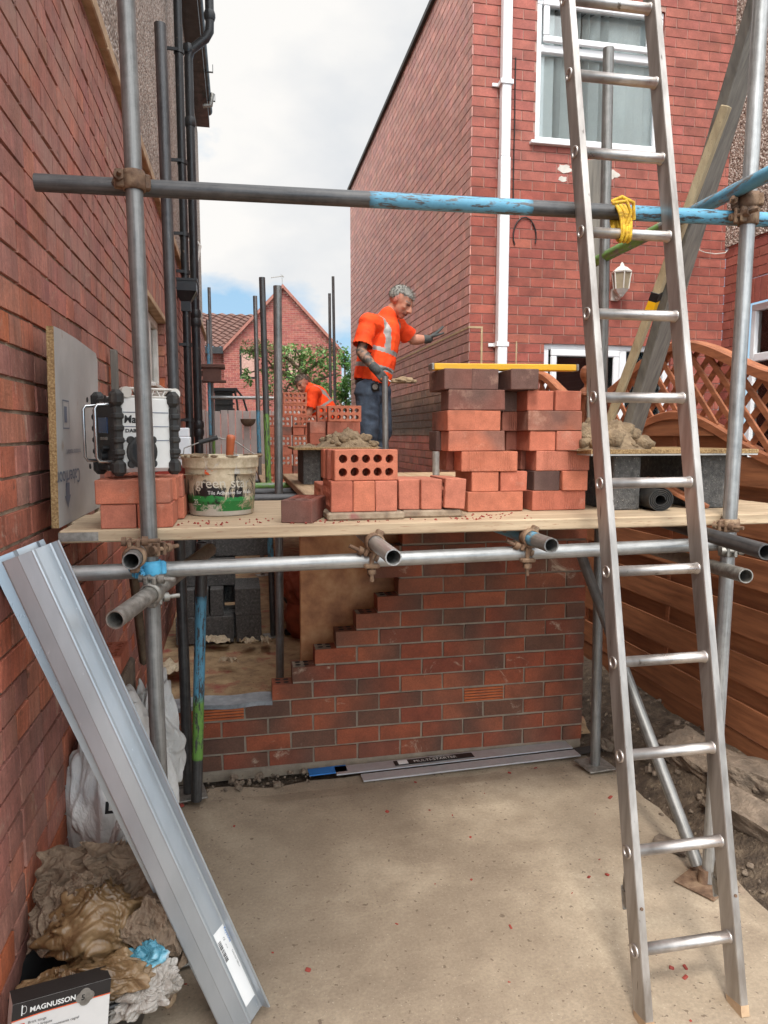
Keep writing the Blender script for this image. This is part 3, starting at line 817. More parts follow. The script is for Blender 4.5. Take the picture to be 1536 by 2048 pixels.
# ------------------------------------------------------------ right house: the big red brick gable side and rear
RH = thing('red_brick_house', 'red brick house with white windows and a white downpipe', 'house', (3.3, 7.5, 0))
FS = Frame((2.02, 13.1, 0), (0, -1, 0), (-1, 0, 0))
FF = Frame((2.02, 6.2, 0), (1, 0, 0), (0, -1, 0))
FWG = Frame((4.55, 6.2, 0), (0, -1, 0), (-1, 0, 0))
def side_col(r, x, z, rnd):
    base = rnd.choice([rgb(204, 148, 136), rgb(198, 142, 130), rgb(208, 152, 140), rgb(194, 138, 126)])  # paler pink than the rear wall: glancing sky sheen put into the colour
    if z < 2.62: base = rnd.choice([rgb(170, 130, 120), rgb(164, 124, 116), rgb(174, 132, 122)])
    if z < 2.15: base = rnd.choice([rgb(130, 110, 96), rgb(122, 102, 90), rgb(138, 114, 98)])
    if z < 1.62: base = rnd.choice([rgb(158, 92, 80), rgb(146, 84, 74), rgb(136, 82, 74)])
    k = rnd.uniform(0.9, 1.08); base = tuple(a * k for a in base)
    if rnd.random() < 0.05: base = lerp3(base, rgb(184, 130, 116), 0.5)
    return base, tuple(a * rnd.uniform(0.93, 1.07) for a in base)
def face_col(r, x, z, rnd):
    base = rnd.choice([rgb(156, 88, 75), rgb(152, 84, 73), rgb(161, 94, 80), rgb(148, 83, 72)])
    if z > 3.9: base = lerp3(base, rgb(174, 112, 102), 0.4)
    k = rnd.uniform(0.92, 1.08); base = tuple(a * k for a in base)
    return base, tuple(a * rnd.uniform(0.95, 1.05) for a in base)
mb = MB()
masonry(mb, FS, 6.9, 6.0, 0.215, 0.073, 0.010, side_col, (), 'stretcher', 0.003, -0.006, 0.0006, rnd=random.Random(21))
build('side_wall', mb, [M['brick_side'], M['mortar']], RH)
ux0, ux1, uz0, uz1 = 0.58, 1.80, 4.23, 5.43
lx0, lx1, lz0, lz1 = 0.715, 2.0, 1.3, 2.5
mb = MB()
masonry(mb, FF, 2.53, 7.2, 0.215, 0.073, 0.010, face_col, [(ux0, ux1, uz0, uz1), (lx0, lx1, lz0, lz1)], 'stretcher', 0.003, -0.005, 0.0005, rnd=random.Random(22))
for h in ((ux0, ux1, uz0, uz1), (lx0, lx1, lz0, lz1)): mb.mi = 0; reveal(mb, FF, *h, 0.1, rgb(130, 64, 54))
build('rear_wall', mb, [M['brick_house'], M['mortar_pink']], RH)
window(RH, FF, ux0, ux1, uz0, uz1, 0.02, 0.055, trans=(5.02,), blinds=(0.089, 0.25, 'blind'), sash=((ux0 + 0.06, ux1 - 0.12, 5.06, 5.41),))
window(RH, FF, lx0, lx1, lz0, lz1, 0.03, 0.06, mull=(1.52,), blinds=None, sash=((lx0 + 0.07, 1.47, lz0 + 0.07, lz1 - 0.06),))
mb = MB()
masonry(mb, FWG, 4.2, 3.42, 0.215, 0.073, 0.010, lambda r, x, z, rnd: tuple(tuple(a * 0.92 for a in q) for q in face_col(r, x, z, rnd)), [(0.32, 2.1, 0.6, 3.06)], 'stretcher', 0.003, -0.005, 0.0006, rnd=random.Random(23))
sol = Frame(FWG(0.22, 2.842), FWG.U, FWG.N)
masonry(mb, sol, 2.0, 0.216, 0.068, 0.214, 0.01, face_col, (), 'stretcher', 0.004, -0.004, 0.0005, rnd=random.Random(24))
build('extension_wall', mb, [M['brick_house'], M['mortar_pink']], RH)
window(RH, FWG, 0.33, 2.08, 0.62, 2.838, 0.05, 0.06, mull=(1.2,), trans=(2.36,), blinds=(0.089, 0.3, 'blind'))
mb = MB(); mb.poly([FWG(-0.0, 3.42, 0.015), FWG(4.2, 3.42, 0.015), FWG(4.2, 7.2, 0.015), FWG(0, 7.2, 0.015)])
mb.poly([FWG(0, 3.42, 0.015), FWG(4.2, 3.42, 0.015), FWG(4.2, 3.42, -0.02), FWG(0, 3.42, -0.02)])
build('pebbledash_wall', mb, M['pebble'], RH)
mb = MB()      # dark verge along the top of the side wall
FS.box(mb, -0.1, 6.95, 6.0, 6.05, -0.1, 0.04); FF.box(mb, -0.045, 0.0, 6.0, 6.0, 0, 0)
build('verge', mb, M['rubber'], RH)
mb = MB(); mb.bx(2.03, 5.5, 6.3, 13.05, 5.9, 5.98)
build('roof_deck', mb, M['tile'], RH)
mb = MB(); FS.box(mb, 0.0, 6.9, 2.605, 2.622, -0.002, 0.006); FF.box(mb, -0.005, 0.125, 2.605, 2.622, -0.002, 0.006); FF.box(mb, 0.108, 0.125, 1.5, 2.604, -0.002, 0.006)
FF.box(mb, 0.44, 0.452, 1.5, 2.5, -0.002, 0.005)
build('repair_joint', mb, M['mortar_buff'], RH)
mb = MB()
dpx = 0.235
FF.box(mb, dpx, dpx + 0.09, 0.0, 4.05, 0.02, 0.1, 0.006); FF.box(mb, dpx + 0.004, dpx + 0.086, 4.05, 7.2, 0.024, 0.096, 0.006)
d2 = build('downpipe', mb, M['upvc'], RH)
for z in (2.46, 4.66):
    q = MB(); FF.box(q, dpx - 0.012, dpx + 0.102, z - 0.02, z + 0.02, 0.006, 0.106, 0.003); FF.box(q, dpx - 0.06, dpx - 0.012, z - 0.015, z + 0.015, 0.006, 0.02, 0.003)
    build('pipe_bracket', q, M['upvc'], d2)
mb = MB()
cp = [FF(0.385, z, 0.012 + 0.004 * sin(z * 9)) for z in [4.9 - 0.15 * i for i in range(9)]] + [FF(0.4, 3.6, 0.012)]
mb.sweep(cp, 0.006, 6)
lp = [FF(0.5 + 0.075 * sin(a) + 0.02 * a, 3.62 - 0.17 + 0.13 * cos(a), 0.014) for a in [2 * pi * i / 14 - 2.6 for i in range(12)]]
mb.sweep(lp, 0.006, 6)
build('cable', mb, M['black'], RH)
mb = MB(); wp = [at_y(u, v, 6.17) for u, v in ((1393, 492), (1398, 500), (1410, 505), (1430, 508), (1450, 506), (1456, 500), (1458, 470), (1455, 455))]
mb.sweep(wp, 0.005, 6)
build('white_cable', mb, M['upvc_old'], RH)
mb = MB()      # patches of old paint under the window
for (x, z, w_, h_) in ((0.87, 4.02, 0.09, 0.05), (1.32, 4.0, 0.1, 0.05), (0.85, 3.93, 0.06, 0.03)):
    pts = [FF(x + w_ * cos(a) * random.uniform(0.5, 1), z + h_ * sin(a) * random.uniform(0.4, 1), 0.0045) for a in [2 * pi * i / 14 for i in range(14)]]
    mb.poly(pts)
build('paint_patch', mb, M['upvc_old'], RH)
# wall lantern
LN = thing('wall_lantern', 'white six-sided lantern fixed to the red brick wall between the ladder stiles', 'lantern', FF(1.44, 2.9, 0.1))
LX = at_y(1243, 560, 6.07).x - 2.02
lc = FF(LX, 0, 0.13); LZ0 = at_y(1243, 594, 6.07).z; LZ1 = at_y(1243, 524, 6.07).z
LZ = lambda t: LZ0 + (LZ1 - LZ0) * t
def hexr(r, z): return [(lc.x + r * 0.8 * cos(pi / 3 * i + 0.3), lc.y + r * 0.8 * sin(pi / 3 * i + 0.3), LZ(z)) for i in range(6)]
q = MB(); q.loft([hexr(0.02, 0), hexr(0.04, 0.08), hexr(0.05, 0.1), hexr(0.085, 0.22)], True, True, True)
q.loft([hexr(0.11, 0.68), hexr(0.115, 0.715), hexr(0.06, 0.84), hexr(0.03, 0.875), hexr(0.018, 0.95), hexr(0.004, 1.0)], True, True, True)
for i in range(6):
    a = pi / 3 * i + 0.3
    q.sweep([(lc.x + 0.066 * cos(a), lc.y + 0.066 * sin(a), LZ(0.22)), (lc.x + 0.084 * cos(a), lc.y + 0.084 * sin(a), LZ(0.68))], 0.006, 6)
build('lantern_frame', q, M['upvc_old'], LN)
q = MB(); q.loft([hexr(0.076, 0.222), hexr(0.098, 0.678)], True)
build('lantern_glass', q, plain('aged_lantern_glass', rgb(150, 138, 116), 0.2), LN)
q = MB(); FF.box(q, LX - 0.035, LX + 0.035, LZ(-0.05), LZ(0.3), 0.004, 0.03, 0.004); q.sweep([FF(LX, LZ(0.05), 0.03), FF(LX, LZ(-0.06), 0.08), FF(LX, LZ(0.02), 0.13)], 0.01, 8)
build('lantern_arm', q, M['upvc_old'], LN)

# ------------------------------------------------------------ far gable house
FH = thing('gable_house', 'distant pink brick house with a steep gable and dark windows', 'house', (-1, 28, 0))
pk = at_y(565, 572, 28); el = at_y(447, 692, 28); er = at_y(690, 700, 28)
GX0, GX1 = el.x, pk.x + (pk.x - el.x); GZ = el.z; PZ = pk.z; GW = GX1 - GX0
FG = Frame((GX0, 28, 0), (1, 0, 0), (0, -1, 0))
wA0 = at_y(480, 757, 28); wA1 = at_y(512, 700, 28); wB0 = at_y(572, 757, 28); wB1 = at_y(606, 700, 28)
def far_col(r, x, z, rnd):
    b_ = rnd.choice([rgb(150, 84, 76), rgb(140, 76, 70), rgb(160, 96, 84), rgb(146, 90, 78)])
    return b_, b_
zm = lambda x: GZ + (PZ - GZ) * (1 - abs(x - GW / 2) / (GW / 2))
mb = MB()
hA = (wA0.x - GX0, wA1.x - GX0, wA0.z, wA1.z); hB = (wB0.x - GX0, wB1.x - GX0, wB0.z, wB1.z)
masonry(mb, FG, GW, PZ, 0.215, 0.065, 0.012, far_col, [hA, hB], 'stretcher', 0.003, -0.004, 0, zmax=zm, rnd=random.Random(31))
FG2 = Frame((GX0 - 5, 28.4, 0), (1, 0, 0), (0, -1, 0))
masonry(mb, FG2, 5.2, GZ - 0.1, 0.215, 0.065, 0.012, far_col, (), 'stretcher', 0.003, -0.004, 0, rnd=random.Random(32))
mb.mi = 1
mb.poly([FG(0, 0, 0), FG(0, GZ, 0), FG(0, GZ, -4), FG(0, 0, -4)]); mb.poly([FG(GW, 0, 0), FG(GW, GZ, 0), FG(GW, GZ, -6), FG(GW, 0, -6)])
build('brick_wall', mb, [M['brick_far'], M['mortar_pink']], FH)
for h in (hA, hB):
    q = MB(); FG.box(q, h[0], h[1], h[2], h[2] + 0.07, -0.08, 0.02); FG.box(q, h[0], h[1], h[3] - 0.07, h[3], -0.08, 0.02); FG.box(q, h[0], h[0] + 0.07, h[2] + 0.07, h[3] - 0.07, -0.08, 0.02); FG.box(q, h[1] - 0.07, h[1], h[2] + 0.07, h[3] - 0.07, -0.08, 0.02)
    wf = build('window', q, M['dark'], FH)
    q = MB(); FG.box(q, h[0] + 0.07, h[1] - 0.07, h[2] + 0.07, h[3] - 0.07, -0.06, -0.05)
    build('pane', q, M['darkglass'], wf)
def tiled(mb, A, B, C, D, nu, nv, amp=0.03):
    """pantiled slope: A-B eave, D-C ridge"""
    A, B, C, D = V(A), V(B), V(C), V(D); nn = (B - A).cross(D - A).normalized()
    per = 8
    for j in range(nv):
        for i in range(nu * per):
            def pt(ii, jj, lift):
                u = ii / (nu * per); v = jj / nv
                p = A.lerp(B, u).lerp(D.lerp(C, u), v)
                return p + nn * (amp * sin(2 * pi * ii / per) + lift)
            mb.poly([pt(i, j, 0.05), pt(i + 1, j, 0.05), pt(i + 1, j + 1, 0.0), pt(i, j + 1, 0.0)])
            mb.poly([pt(i, j, 0.0), pt(i + 1, j, 0.0), pt(i + 1, j, 0.05), pt(i, j, 0.05)])
rl = at_y(430, 627, 31.5)
mb = MB()
tiled(mb, (GX0 - 5, 28.0, GZ - 0.05), (GX0 + 0.1, 28.0, GZ - 0.05), (GX0 + 2.2, 31.5, rl.z), (GX0 - 5, 31.5, rl.z), 18, 14)
mb.poly([(GX0 - 0.1, 27.93, GZ - 0.12), (GX0 + GW / 2, 27.93, PZ + 0.06), (GX0 + GW / 2, 36, PZ + 0.06), (GX0 - 0.1, 36, GZ - 0.12)])
mb.poly([(GX1 + 0.1, 27.93, GZ - 0.12), (GX0 + GW / 2, 27.93, PZ + 0.06), (GX0 + GW / 2, 36, PZ + 0.06), (GX1 + 0.1, 36, GZ - 0.12)])
build('roof', mb, M['tile'], FH)
mb = MB()
for sx, xe in ((-1, GX0 - 0.1), (1, GX1 + 0.1)):
    a = V((xe, 27.9, GZ - 0.15)); b = V((GX0 + GW / 2, 27.9, PZ + 0.04))
    mb.loft([[a + V((0, -.08, 0)), a + V((0, .06, 0)), a + V((0, .06, -.14)), a + V((0, -.08, -.14))], [b + V((0, -.08, 0)), b + V((0, .06, 0)), b + V((0, .06, -.14)), b + V((0, -.08, -.14))]], True, True, True)
build('verge_tiles', mb, M['verge'], FH)
mb = MB(); mb.bx(GX0 - 5, GX0 - 0.02, 27.8, 27.95, GZ - 0.3, GZ - 0.06)
build('gutter', mb, M['black_pipe'], FH)
mb = MB(); ap = V((GX0 + GW / 2, 28.2, PZ + 0.05))
mb.sweep([ap, ap + V((0, 0, 0.4))], 0.012, 6); mb.sweep([ap + V((-0.42, 0, 0.28)), ap + V((0.06, 0, 0.36))], 0.01, 6)
for k in range(7): mb.sweep([ap + V((-0.4 + 0.07 * k, -0.12, 0.285 + 0.012 * k)), ap + V((-0.4 + 0.07 * k, 0.12, 0.285 + 0.012 * k))], 0.006, 5)
mb.sweep([ap + V((-0.05, 0, 0.42)), ap + V((0.08, 0, 0.3))], 0.008, 5)
build('aerial', mb, M['galv_clamp'], FH)
# dark garden canopy beside the far house
CN = thing('garden_canopy', 'dark lean-to canopy with curved arms in front of the far gable house', 'canopy', at_y(460, 880, 16))
c0, c1 = at_y(428, 776, 16), at_y(466, 826, 16)
q = MB(); q.bx(c0.x, c1.x, 16.0, 16.6, c1.z, c0.z - 0.08, 0.02)
for k in range(4): q.bx(c0.x, c1.x + 0.04, 15.97, 15.995, c1.z + 0.06 + k * 0.12, c1.z + 0.1 + k * 0.12)
build('slatted_panel', q, M['rubber'], CN)
q = MB(); q.bx(c0.x - 0.05, c1.x + 0.1, 15.9, 16.7, c0.z - 0.06, c0.z)
build('roof_panel', q, M['black_pipe'], CN)
for dx in (0.08, 0.22):
    q = MB(); q.sweep([(c1.x + dx * 0.3, 15.95, c0.z), (c1.x + dx, 15.95, c0.z - 0.2), (c1.x + dx * 1.4, 15.95, c1.z), (c1.x + dx * 1.45, 15.95, -0.05)], 0.022, 8)
    build('curved_arm', q, M['rubber'], CN)
# pale board fence
PF = thing('board_fence', 'pale painted vertical board fence closing the end of the alley', 'fence', at_y(470, 900, 12.6))
f0, f1 = at_y(418, 826, 12.6), at_y(560, 822, 12.6)
q = MB(); x = f0.x - 0.3; k = 0; rr = random.Random(2)
while x < 2.0:
    q.bx(x, x + 0.112, 12.6, 12.622, 0.0, f1.z + rr.uniform(-0.012, 0.012), 0.003); x += 0.124
build('boards', q, M['picket'], PF)
q = MB(); q.bx(f0.x - 0.3, 2.0, 12.625, 12.67, 0.5, 0.58); q.bx(f0.x - 0.3, 2.0, 12.625, 12.67, 1.5, 1.58)
build('rail', q, M['picket'], PF)
hb = at_y(496, 838, 12.5)
q = MB(); q.sm = True
q.loft([[hb + V((0.13 * sin(b) * cos(a), -0.1 * sin(b) * abs(sin(a)) , -0.13 * cos(b))) for a in [pi * i / 10 for i in range(11)]] for b in [0.05 + (pi / 2 - 0.05) * j / 6 for j in range(7)]], False)
q.poly([hb + V((0.13 * cos(pi * i / 10), -0.1 * sin(pi * i / 10), 0)) for i in range(11)])
o = build('wall_planter', q, M['kraft'], None); tag(o, 'half-round wire planter hanging on the pale board fence', 'planter')

# ------------------------------------------------------------ trees
def leafy(name, label, base, blobs, nleaf, cols, lsz, trunk=(), group=None, seed=1):
    t = thing(name, label, 'tree', base, group)
    rnd = random.Random(seed)
    tr = MB()
    for pts, r0, r1 in trunk: tr.sweep(pts, [r0 + (r1 - r0) * i / (len(pts) - 1) for i in range(len(pts))], 7)
    if tr.v: build('trunk', tr, M['bark'], t)
    mb = MB()
    for c, rad, wt in blobs:
        c = V(c)
        for k in range(int(nleaf * wt)):
            d = V((rnd.gauss(0, 1), rnd.gauss(0, 1), rnd.gauss(0, 1))).normalized() * (rnd.random() ** 0.5)
            p = c + V((d.x * rad[0], d.y * rad[1], d.z * rad[2]))
            if noise.noise(p * 2.6 + V((seed, 0, 0))) < -0.12: continue
            a = Euler((rnd.uniform(-0.9, 0.9), rnd.uniform(-0.9, 0.9), rnd.uniform(0, 6.28))).to_matrix()
            s_ = lsz * rnd.uniform(0.6, 1.3)
            col = lerp3(rnd.choice(cols), rnd.choice(cols), rnd.random())
            mb.poly([p + a @ V(q) * s_ for q in ((-0.5, 0, 0), (0, 0.28, 0.05), (0.55, 0, 0), (0, -0.28, 0.05))], col)
    build('crown', mb, M['leaf'], t)
    return t
G1 = [rgb(104, 142, 78), rgb(128, 166, 94), rgb(84, 118, 62), rgb(146, 176, 110)]
BR = [rgb(134, 110, 84), rgb(110, 88, 66), rgb(150, 128, 96), rgb(96, 106, 66)]
Yt = 15.5
def tp(u, v, dy=0): return at_y(u, v, Yt + dy)
tb = tp(620, 860); tb.z = -0.06
limbs = [([tb, tp(618, 830), tp(612, 780), tp(600, 740)], 0.09, 0.05), ([tp(612, 780), tp(580, 750), tp(540, 735), tp(500, 745)], 0.05, 0.015), ([tp(600, 740), tp(570, 712), tp(520, 700), tp(495, 705)], 0.04, 0.012),
         ([tp(604, 750), tp(640, 722), tp(668, 700)], 0.045, 0.015), ([tp(600, 740), tp(600, 715), tp(590, 695)], 0.04, 0.012), ([tp(612, 770), tp(650, 755), tp(680, 745)], 0.04, 0.012)]
bl = [(tp(505, 705), (0.28, 0.3, 0.2), 0.25), (tp(492, 762), (0.14, 0.2, 0.32), 0.25), (tp(540, 700), (0.35, 0.4, 0.22), 0.25), (tp(545, 745), (0.3, 0.4, 0.3), 0.25), (tp(595, 715), (0.55, 0.5, 0.3), 0.9), (tp(645, 735), (0.45, 0.5, 0.5), 1.1), (tp(590, 765), (0.4, 0.5, 0.3), 0.5), (tp(655, 775), (0.4, 0.5, 0.4), 0.7), (tp(540, 780), (0.2, 0.4, 0.2), 0.12)]
leafy('fruit_tree', 'leafy tree with bare brown twigs in front of the far gable', tb, bl, 760, G1, 0.085, limbs, seed=3)
tb2 = tp(560, 862); tb2.z = -0.06
leafy('hedge_shrub', 'dry brown twiggy shrub tangled below the leafy tree', tb2, [(tp(515, 695), (0.45, 0.3, 0.2), 0.7), (tp(560, 720), (0.5, 0.3, 0.35), 0.9), (tp(640, 695), (0.6, 0.3, 0.22), 0.9), (tp(600, 780), (0.7, 0.3, 0.4), 0.9), (tp(540, 800), (0.35, 0.3, 0.4), 0.5)], 800, BR, 0.05, [([tb2, tp(560, 800), tp(550, 740), tp(520, 700)], 0.04, 0.01), ([tp(560, 800), tp(590, 750), tp(640, 700)], 0.03, 0.008)], seed=5)
tb3 = at_y(690, 870, 13.5); tb3.z = -0.06
leafy('green_shrub', 'tall fresh green shrub beside the brick side wall', tb3, [(at_y(692, 745, 13.5), (0.2, 0.3, 0.35), 0.5), (at_y(690, 790, 13.5), (0.24, 0.3, 0.5), 1.0), (at_y(688, 715, 13.6), (0.14, 0.2, 0.25), 0.15)], 1100, [rgb(96, 140, 72), rgb(120, 164, 92), rgb(76, 118, 58)], 0.075, [([tb3, at_y(692, 800, 13.5), at_y(688, 700, 13.5)], 0.04, 0.01)], seed=8)

# ------------------------------------------------------------ stained timber fence on the right
XF = 2.3
def fence_panel(y0, y1, label, group):
    t = thing('garden_fence', label, 'fence', (XF, (y0 + y1) / 2, 0.12), group)
    W = y1 - y0
    sh = lambda y: (1 - cos(2 * pi * min(max((y - y0) / W, 0), 1))) / 2
    ztop = lambda y: 1.91 + 0.245 * sh(y)
    zlow = lambda y: 1.55 + 0.24 * sh(y)
    def rail(zf, name, hh, dd):
        mb = MB(); n = 28; rings = []
        for i in range(n + 1):
            y = y0 + W * i / n; z = zf(y)
            b_ = 0.008
            rings.append([V((XF - dd + b_, y, z)), V((XF + dd - b_, y, z)), V((XF + dd, y, z - b_)), V((XF + dd, y, z - hh)), V((XF - dd, y, z - hh)), V((XF - dd, y, z - b_))])
        mb.loft(rings, True, True, True); return build(name, mb, M['fence_rail'], t)
    rail(lambda y: ztop(y) + 0.0, 'top_rail', 0.05, 0.034)
    rail(zlow, 'arched_rail', 0.045, 0.028)
    mb = MB()
    for sgn, xo in ((1, -0.008), (-1, 0.006)):
        y = y0 - 0.8
        while y < y1 + 0.8:
            # clip the diagonal strip y(t)=y+sgn*s between lower and upper curve
            pts = []
            for i in range(80):
                s_ = i / 79 * 0.8
                yy2 = y + sgn * s_ if sgn > 0 else y - s_
                z = 1.48 + s_
                if y0 + 0.03 < yy2 < y1 - 0.03 and zlow(yy2) - 0.01 < z < ztop(yy2) - 0.045: pts.append((yy2, z))
            if len(pts) > 3:
                a, b_ = V((XF + xo, *pts[0])), V((XF + xo, *pts[-1])); dirv = (b_ - a).normalized(); nx_ = V((1, 0, 0)); wv = dirv.cross(nx_)
                R = Matrix((dirv, nx_, wv)).transposed()
                mb.box((a + b_) / 2, ((b_ - a).length, 0.012, 0.034), 0.003, R)
            y += 0.128
    build('lattice', mb, M['fence_rail'], t)
    mb = MB(); z = 0.27; k = 0
    while z < 1.76:      # hit-and-miss boards: front boards and set-back boards
        n = 10
        xo = -0.016 if k % 2 == 0 else 0.014
        hh = 0.135 if k % 2 == 0 else 0.12
        for i in range(n):
            ya, yb = y0 + 0.02 + (W - 0.04) * i / n, y0 + 0.02 + (W - 0.04) * (i + 1) / n
            ta = min(z + hh, zlow(ya) - 0.02); tb_ = min(z + hh, zlow(yb) - 0.02)
            if min(ta, tb_) <= z + 0.01: continue
            q = [V((XF + xo - 0.009, ya, z)), V((XF + xo - 0.009, yb, z)), V((XF + xo - 0.003, yb, tb_)), V((XF + xo - 0.003, ya, ta))]
            q2 = [p + V((0.014, 0, 0)) for p in q]
            mb.poly([q[0], q[3], q[2], q[1]]); mb.poly([q2[0], q2[1], q2[2], q2[3]]); mb.poly([q[3], q2[3], q2[2], q[2]]); mb.poly([q[0], q[1], q2[1], q2[0]])
        z += hh - 0.012; k += 1
    build('board_panel', mb, M['fence'], t)
    for y in (y0 + 0.017, y0 + W * 0.5, y1 - 0.017):
        mb = MB(); mb.bx(XF + 0.002, XF + 0.03, y - 0.016, y + 0.016, 0.265, zlow(y) - 0.03 + (0.3 if abs(y - y0 - W / 2) > 0.1 else 0), 0.002)
        build('batten', mb, M['fence_rail'], t)
    mb = MB(); mb.bx(XF - 0.02, XF + 0.015, y0, y1, 0.13, 0.262, 0.004)
    build('gravel_board', mb, M['fence'], t)
    return t
fence_panel(2.55, 4.42, 'arched lattice-top fence panel behind the ladder, stained orange brown', 'stained fence panels')
fence_panel(4.56, 6.14, 'arched lattice-top fence panel farther off, next to the house wall', 'stained fence panels')
for y, lab in ((4.49, 'square fence post with turned ball finial behind the tall brick stack'), (2.49, 'plain stained fence post at the near end of the lattice panel')):
    t = thing('fence_post', lab, 'fence post', (XF, y, 0.05))
    q = MB(); q.bx(XF - 0.045, XF + 0.045, y - 0.045, y + 0.045, 0.0, 1.92, 0.004); build('post', q, M['fence_rail'], t)
    if y > 4:
        q = MB(); q.bx(XF - 0.07, XF + 0.07, y - 0.07, y + 0.07, 1.92, 1.94, 0.004)
        q.loft([[V((XF + r * cos(2 * pi * i / 20), y + r * sin(2 * pi * i / 20), z)) for i in range(20)] for r, z in ((0.06, 1.94), (0.045, 1.965), (0.026, 1.98), (0.022, 2.0), (0.036, 2.02), (0.05, 2.045), (0.054, 2.07), (0.048, 2.1), (0.03, 2.12), (0.004, 2.128))], True, True, True)
        build('finial', q, M['fence_rail'], t)
# ------------------------------------------------------------ lettering
def lettering(s, size, O, U, W, mat, parent, name='lettering', align='LEFT', bend=None, sx=1.0, bold=0.0):
    """flat letters: O origin, U writing direction, W up direction; bend(p)->p maps local (x,y) to world"""
    cu = bpy.data.curves.new(name, 'FONT'); cu.body = s; cu.size = size; cu.align_x = align; cu.offset = bold
    cu.resolution_u = 3
    o = bpy.data.objects.new('tmp', cu); COL.objects.link(o)
    dg = bpy.context.evaluated_depsgraph_get(); dg.update()
    me = bpy.data.meshes.new_from_object(o.evaluated_get(dg)); me.name = name
    COL.objects.unlink(o); bpy.data.objects.remove(o); bpy.data.curves.remove(cu)
    O, U, W = V(O), V(U).normalized(), V(W).normalized()
    for v in me.vertices:
        v.co = bend(v.co.x * sx, v.co.y) if bend else O + U * v.co.x * sx + W * v.co.y
    me.materials.clear()
    return build(name, me, M[mat] if isinstance(mat, str) else mat, parent)
SIDE = 'scaffold_pole'
BLUE, GREEN = rgb(94, 156, 184), rgb(112, 156, 74)
def pole(label, p0, p1, mat='tube', paint=(), parts=False, group='scaffold tubes', r=0.02415):
    p0, p1 = V(p0), V(p1)
    n = max(12, int((p1 - p0).length / 0.04))
    cols = []
    for i in range(n):
        t = i / (n - 1); c = (0, 0, 0)
        for a, b, q in paint:
            if a <= t <= b: c = q
        cols.append(c)
    mb = MB().tube(p0, p1, r, r * 0.85, 20, cols)
    if parts:
        low = p0 if p0.z < p1.z else p1
        t = thing(SIDE, label, 'scaffold pole', low, group)
        build('tube', mb, M[mat], t)
        return t
    o = build(SIDE, mb, M[mat], None, p0 if p0.z < p1.z else p1)
    return tag(o, label, 'scaffold pole', group)
def lin(a, b, za):
    t = (za - a.z) / (b.z - a.z); return a + (b - a) * t
def clamp(par, c, ax, mat='rust', bolt=(1, 0, 0), w=0.05, label=None, tail=0.07):
    """steel band gripping the tube at c along ax, with a hinge lug, bolt and nut"""
    c, ax = V(c), V(ax).normalized(); bolt = V(bolt).normalized()
    side = ax.cross(bolt).normalized()
    mb = MB()
    prof = [(-w / 2, 0.0258), (-w / 2, 0.031), (-w * 0.2, 0.0335), (w * 0.2, 0.0335), (w / 2, 0.031), (w / 2, 0.0258)]
    mb.sm = True
    mb.loft([[c + ax * a + (bolt * cos(2 * pi * i / 22) + side * sin(2 * pi * i / 22)) * r for i in range(22)] for a, r in prof], True)
    mb.sm = False
    R = Matrix((bolt, side, ax)).transposed()
    mb.box(c + bolt * 0.04 + side * 0.012, (0.024, 0.012, w * 0.9), 0.003, R)
    mb.box(c + bolt * 0.04 - side * 0.012, (0.024, 0.012, w * 0.9), 0.003, R)
    mb.box(c - bolt * 0.036, (0.018, 0.026, w * 0.8), 0.004, R)
    o = build('clamp', mb, M[mat], par)
    if label: o['label'] = label
    q = MB()
    b0 = c + bolt * 0.044
    q.sweep([b0 - side * 0.03, b0 + side * tail], 0.0065, 10)
    q.sweep([b0 + side * 0.022, b0 + side * 0.038], 0.014, 6)
    q.sweep([b0 - side * 0.034, b0 - side * 0.022], 0.013, 8)
    build('bolt', q, M[mat], o)
    return o
def baseplate(par, p, mat='galv_clamp', rot=0.2):
    mb = MB(); R = Matrix.Rotation(rot, 3, 'Z')
    mb.box((p.x, p.y, p.z + 0.005), (0.15, 0.15, 0.007), 0.002, R)
    mb.sweep([(p.x, p.y, p.z + 0.008), (p.x, p.y, p.z + 0.06)], 0.0195, 14)
    return build('base_plate', mb, M[mat], par)

# near standards
YF = 2.2
a, b = at_y(252, 0, YF), at_y(316, 1480, YF)
s1b, s1t = lin(a, b, 0.01), lin(a, b, 4.2)
S1 = pole('near left upright scaffold pole in front of the radio', s1b, s1t, 'tube', (), True, group='upright scaffold poles')
baseplate(S1, s1b)
a, b = at_y(1522, 0, YF), at_y(1418, 1735, YF)
s2b, s2t = lin(a, b, 0.012), lin(a, b, 4.2)
S2 = pole('near right upright scaffold pole behind the ladder', s2b, s2t, 'tube_light', (), True, group='upright scaffold poles')
baseplate(S2, V((s2b.x - 0.02, s2b.y + 0.0, 0.002)), 'rust', 0.5)
# inner standards
a, b = at_y(331, 100, 3.25), at_y(372, 1400, 3.25)
s3b = lin(a, b, 0.01); s3t = at_y(320, 48, 3.25)
S3 = pole('tall pole behind the near left upright, ending below the gutter', s3b, s3t, 'tube_dark', (), True, group='upright scaffold poles')
baseplate(S3, s3b)
a, b = at_y(1213, 500, 3.14), at_y(1190, 1538, 3.14)
s4b, s4t = lin(a, b, 0.012), at_y(1217, 97, 3.14)
S4 = pole('upright pole seen between the ladder stiles in front of the upper window', s4b, s4t, 'tube', (), True, group='upright scaffold poles')
baseplate(S4, s4b, rot=0.1)
def stand(label, u0, v0, u1, v1, y, mat='tube', paint=(), base=True, low=0.012):
    a, b = at_y(u0, v0, y), at_y(u1, v1, y)
    pb = lin(a, b, low)
    t = pole(label, pb, a, mat, paint, True, group='upright scaffold poles')
    if base: baseplate(t, pb)
    return t, pb, a
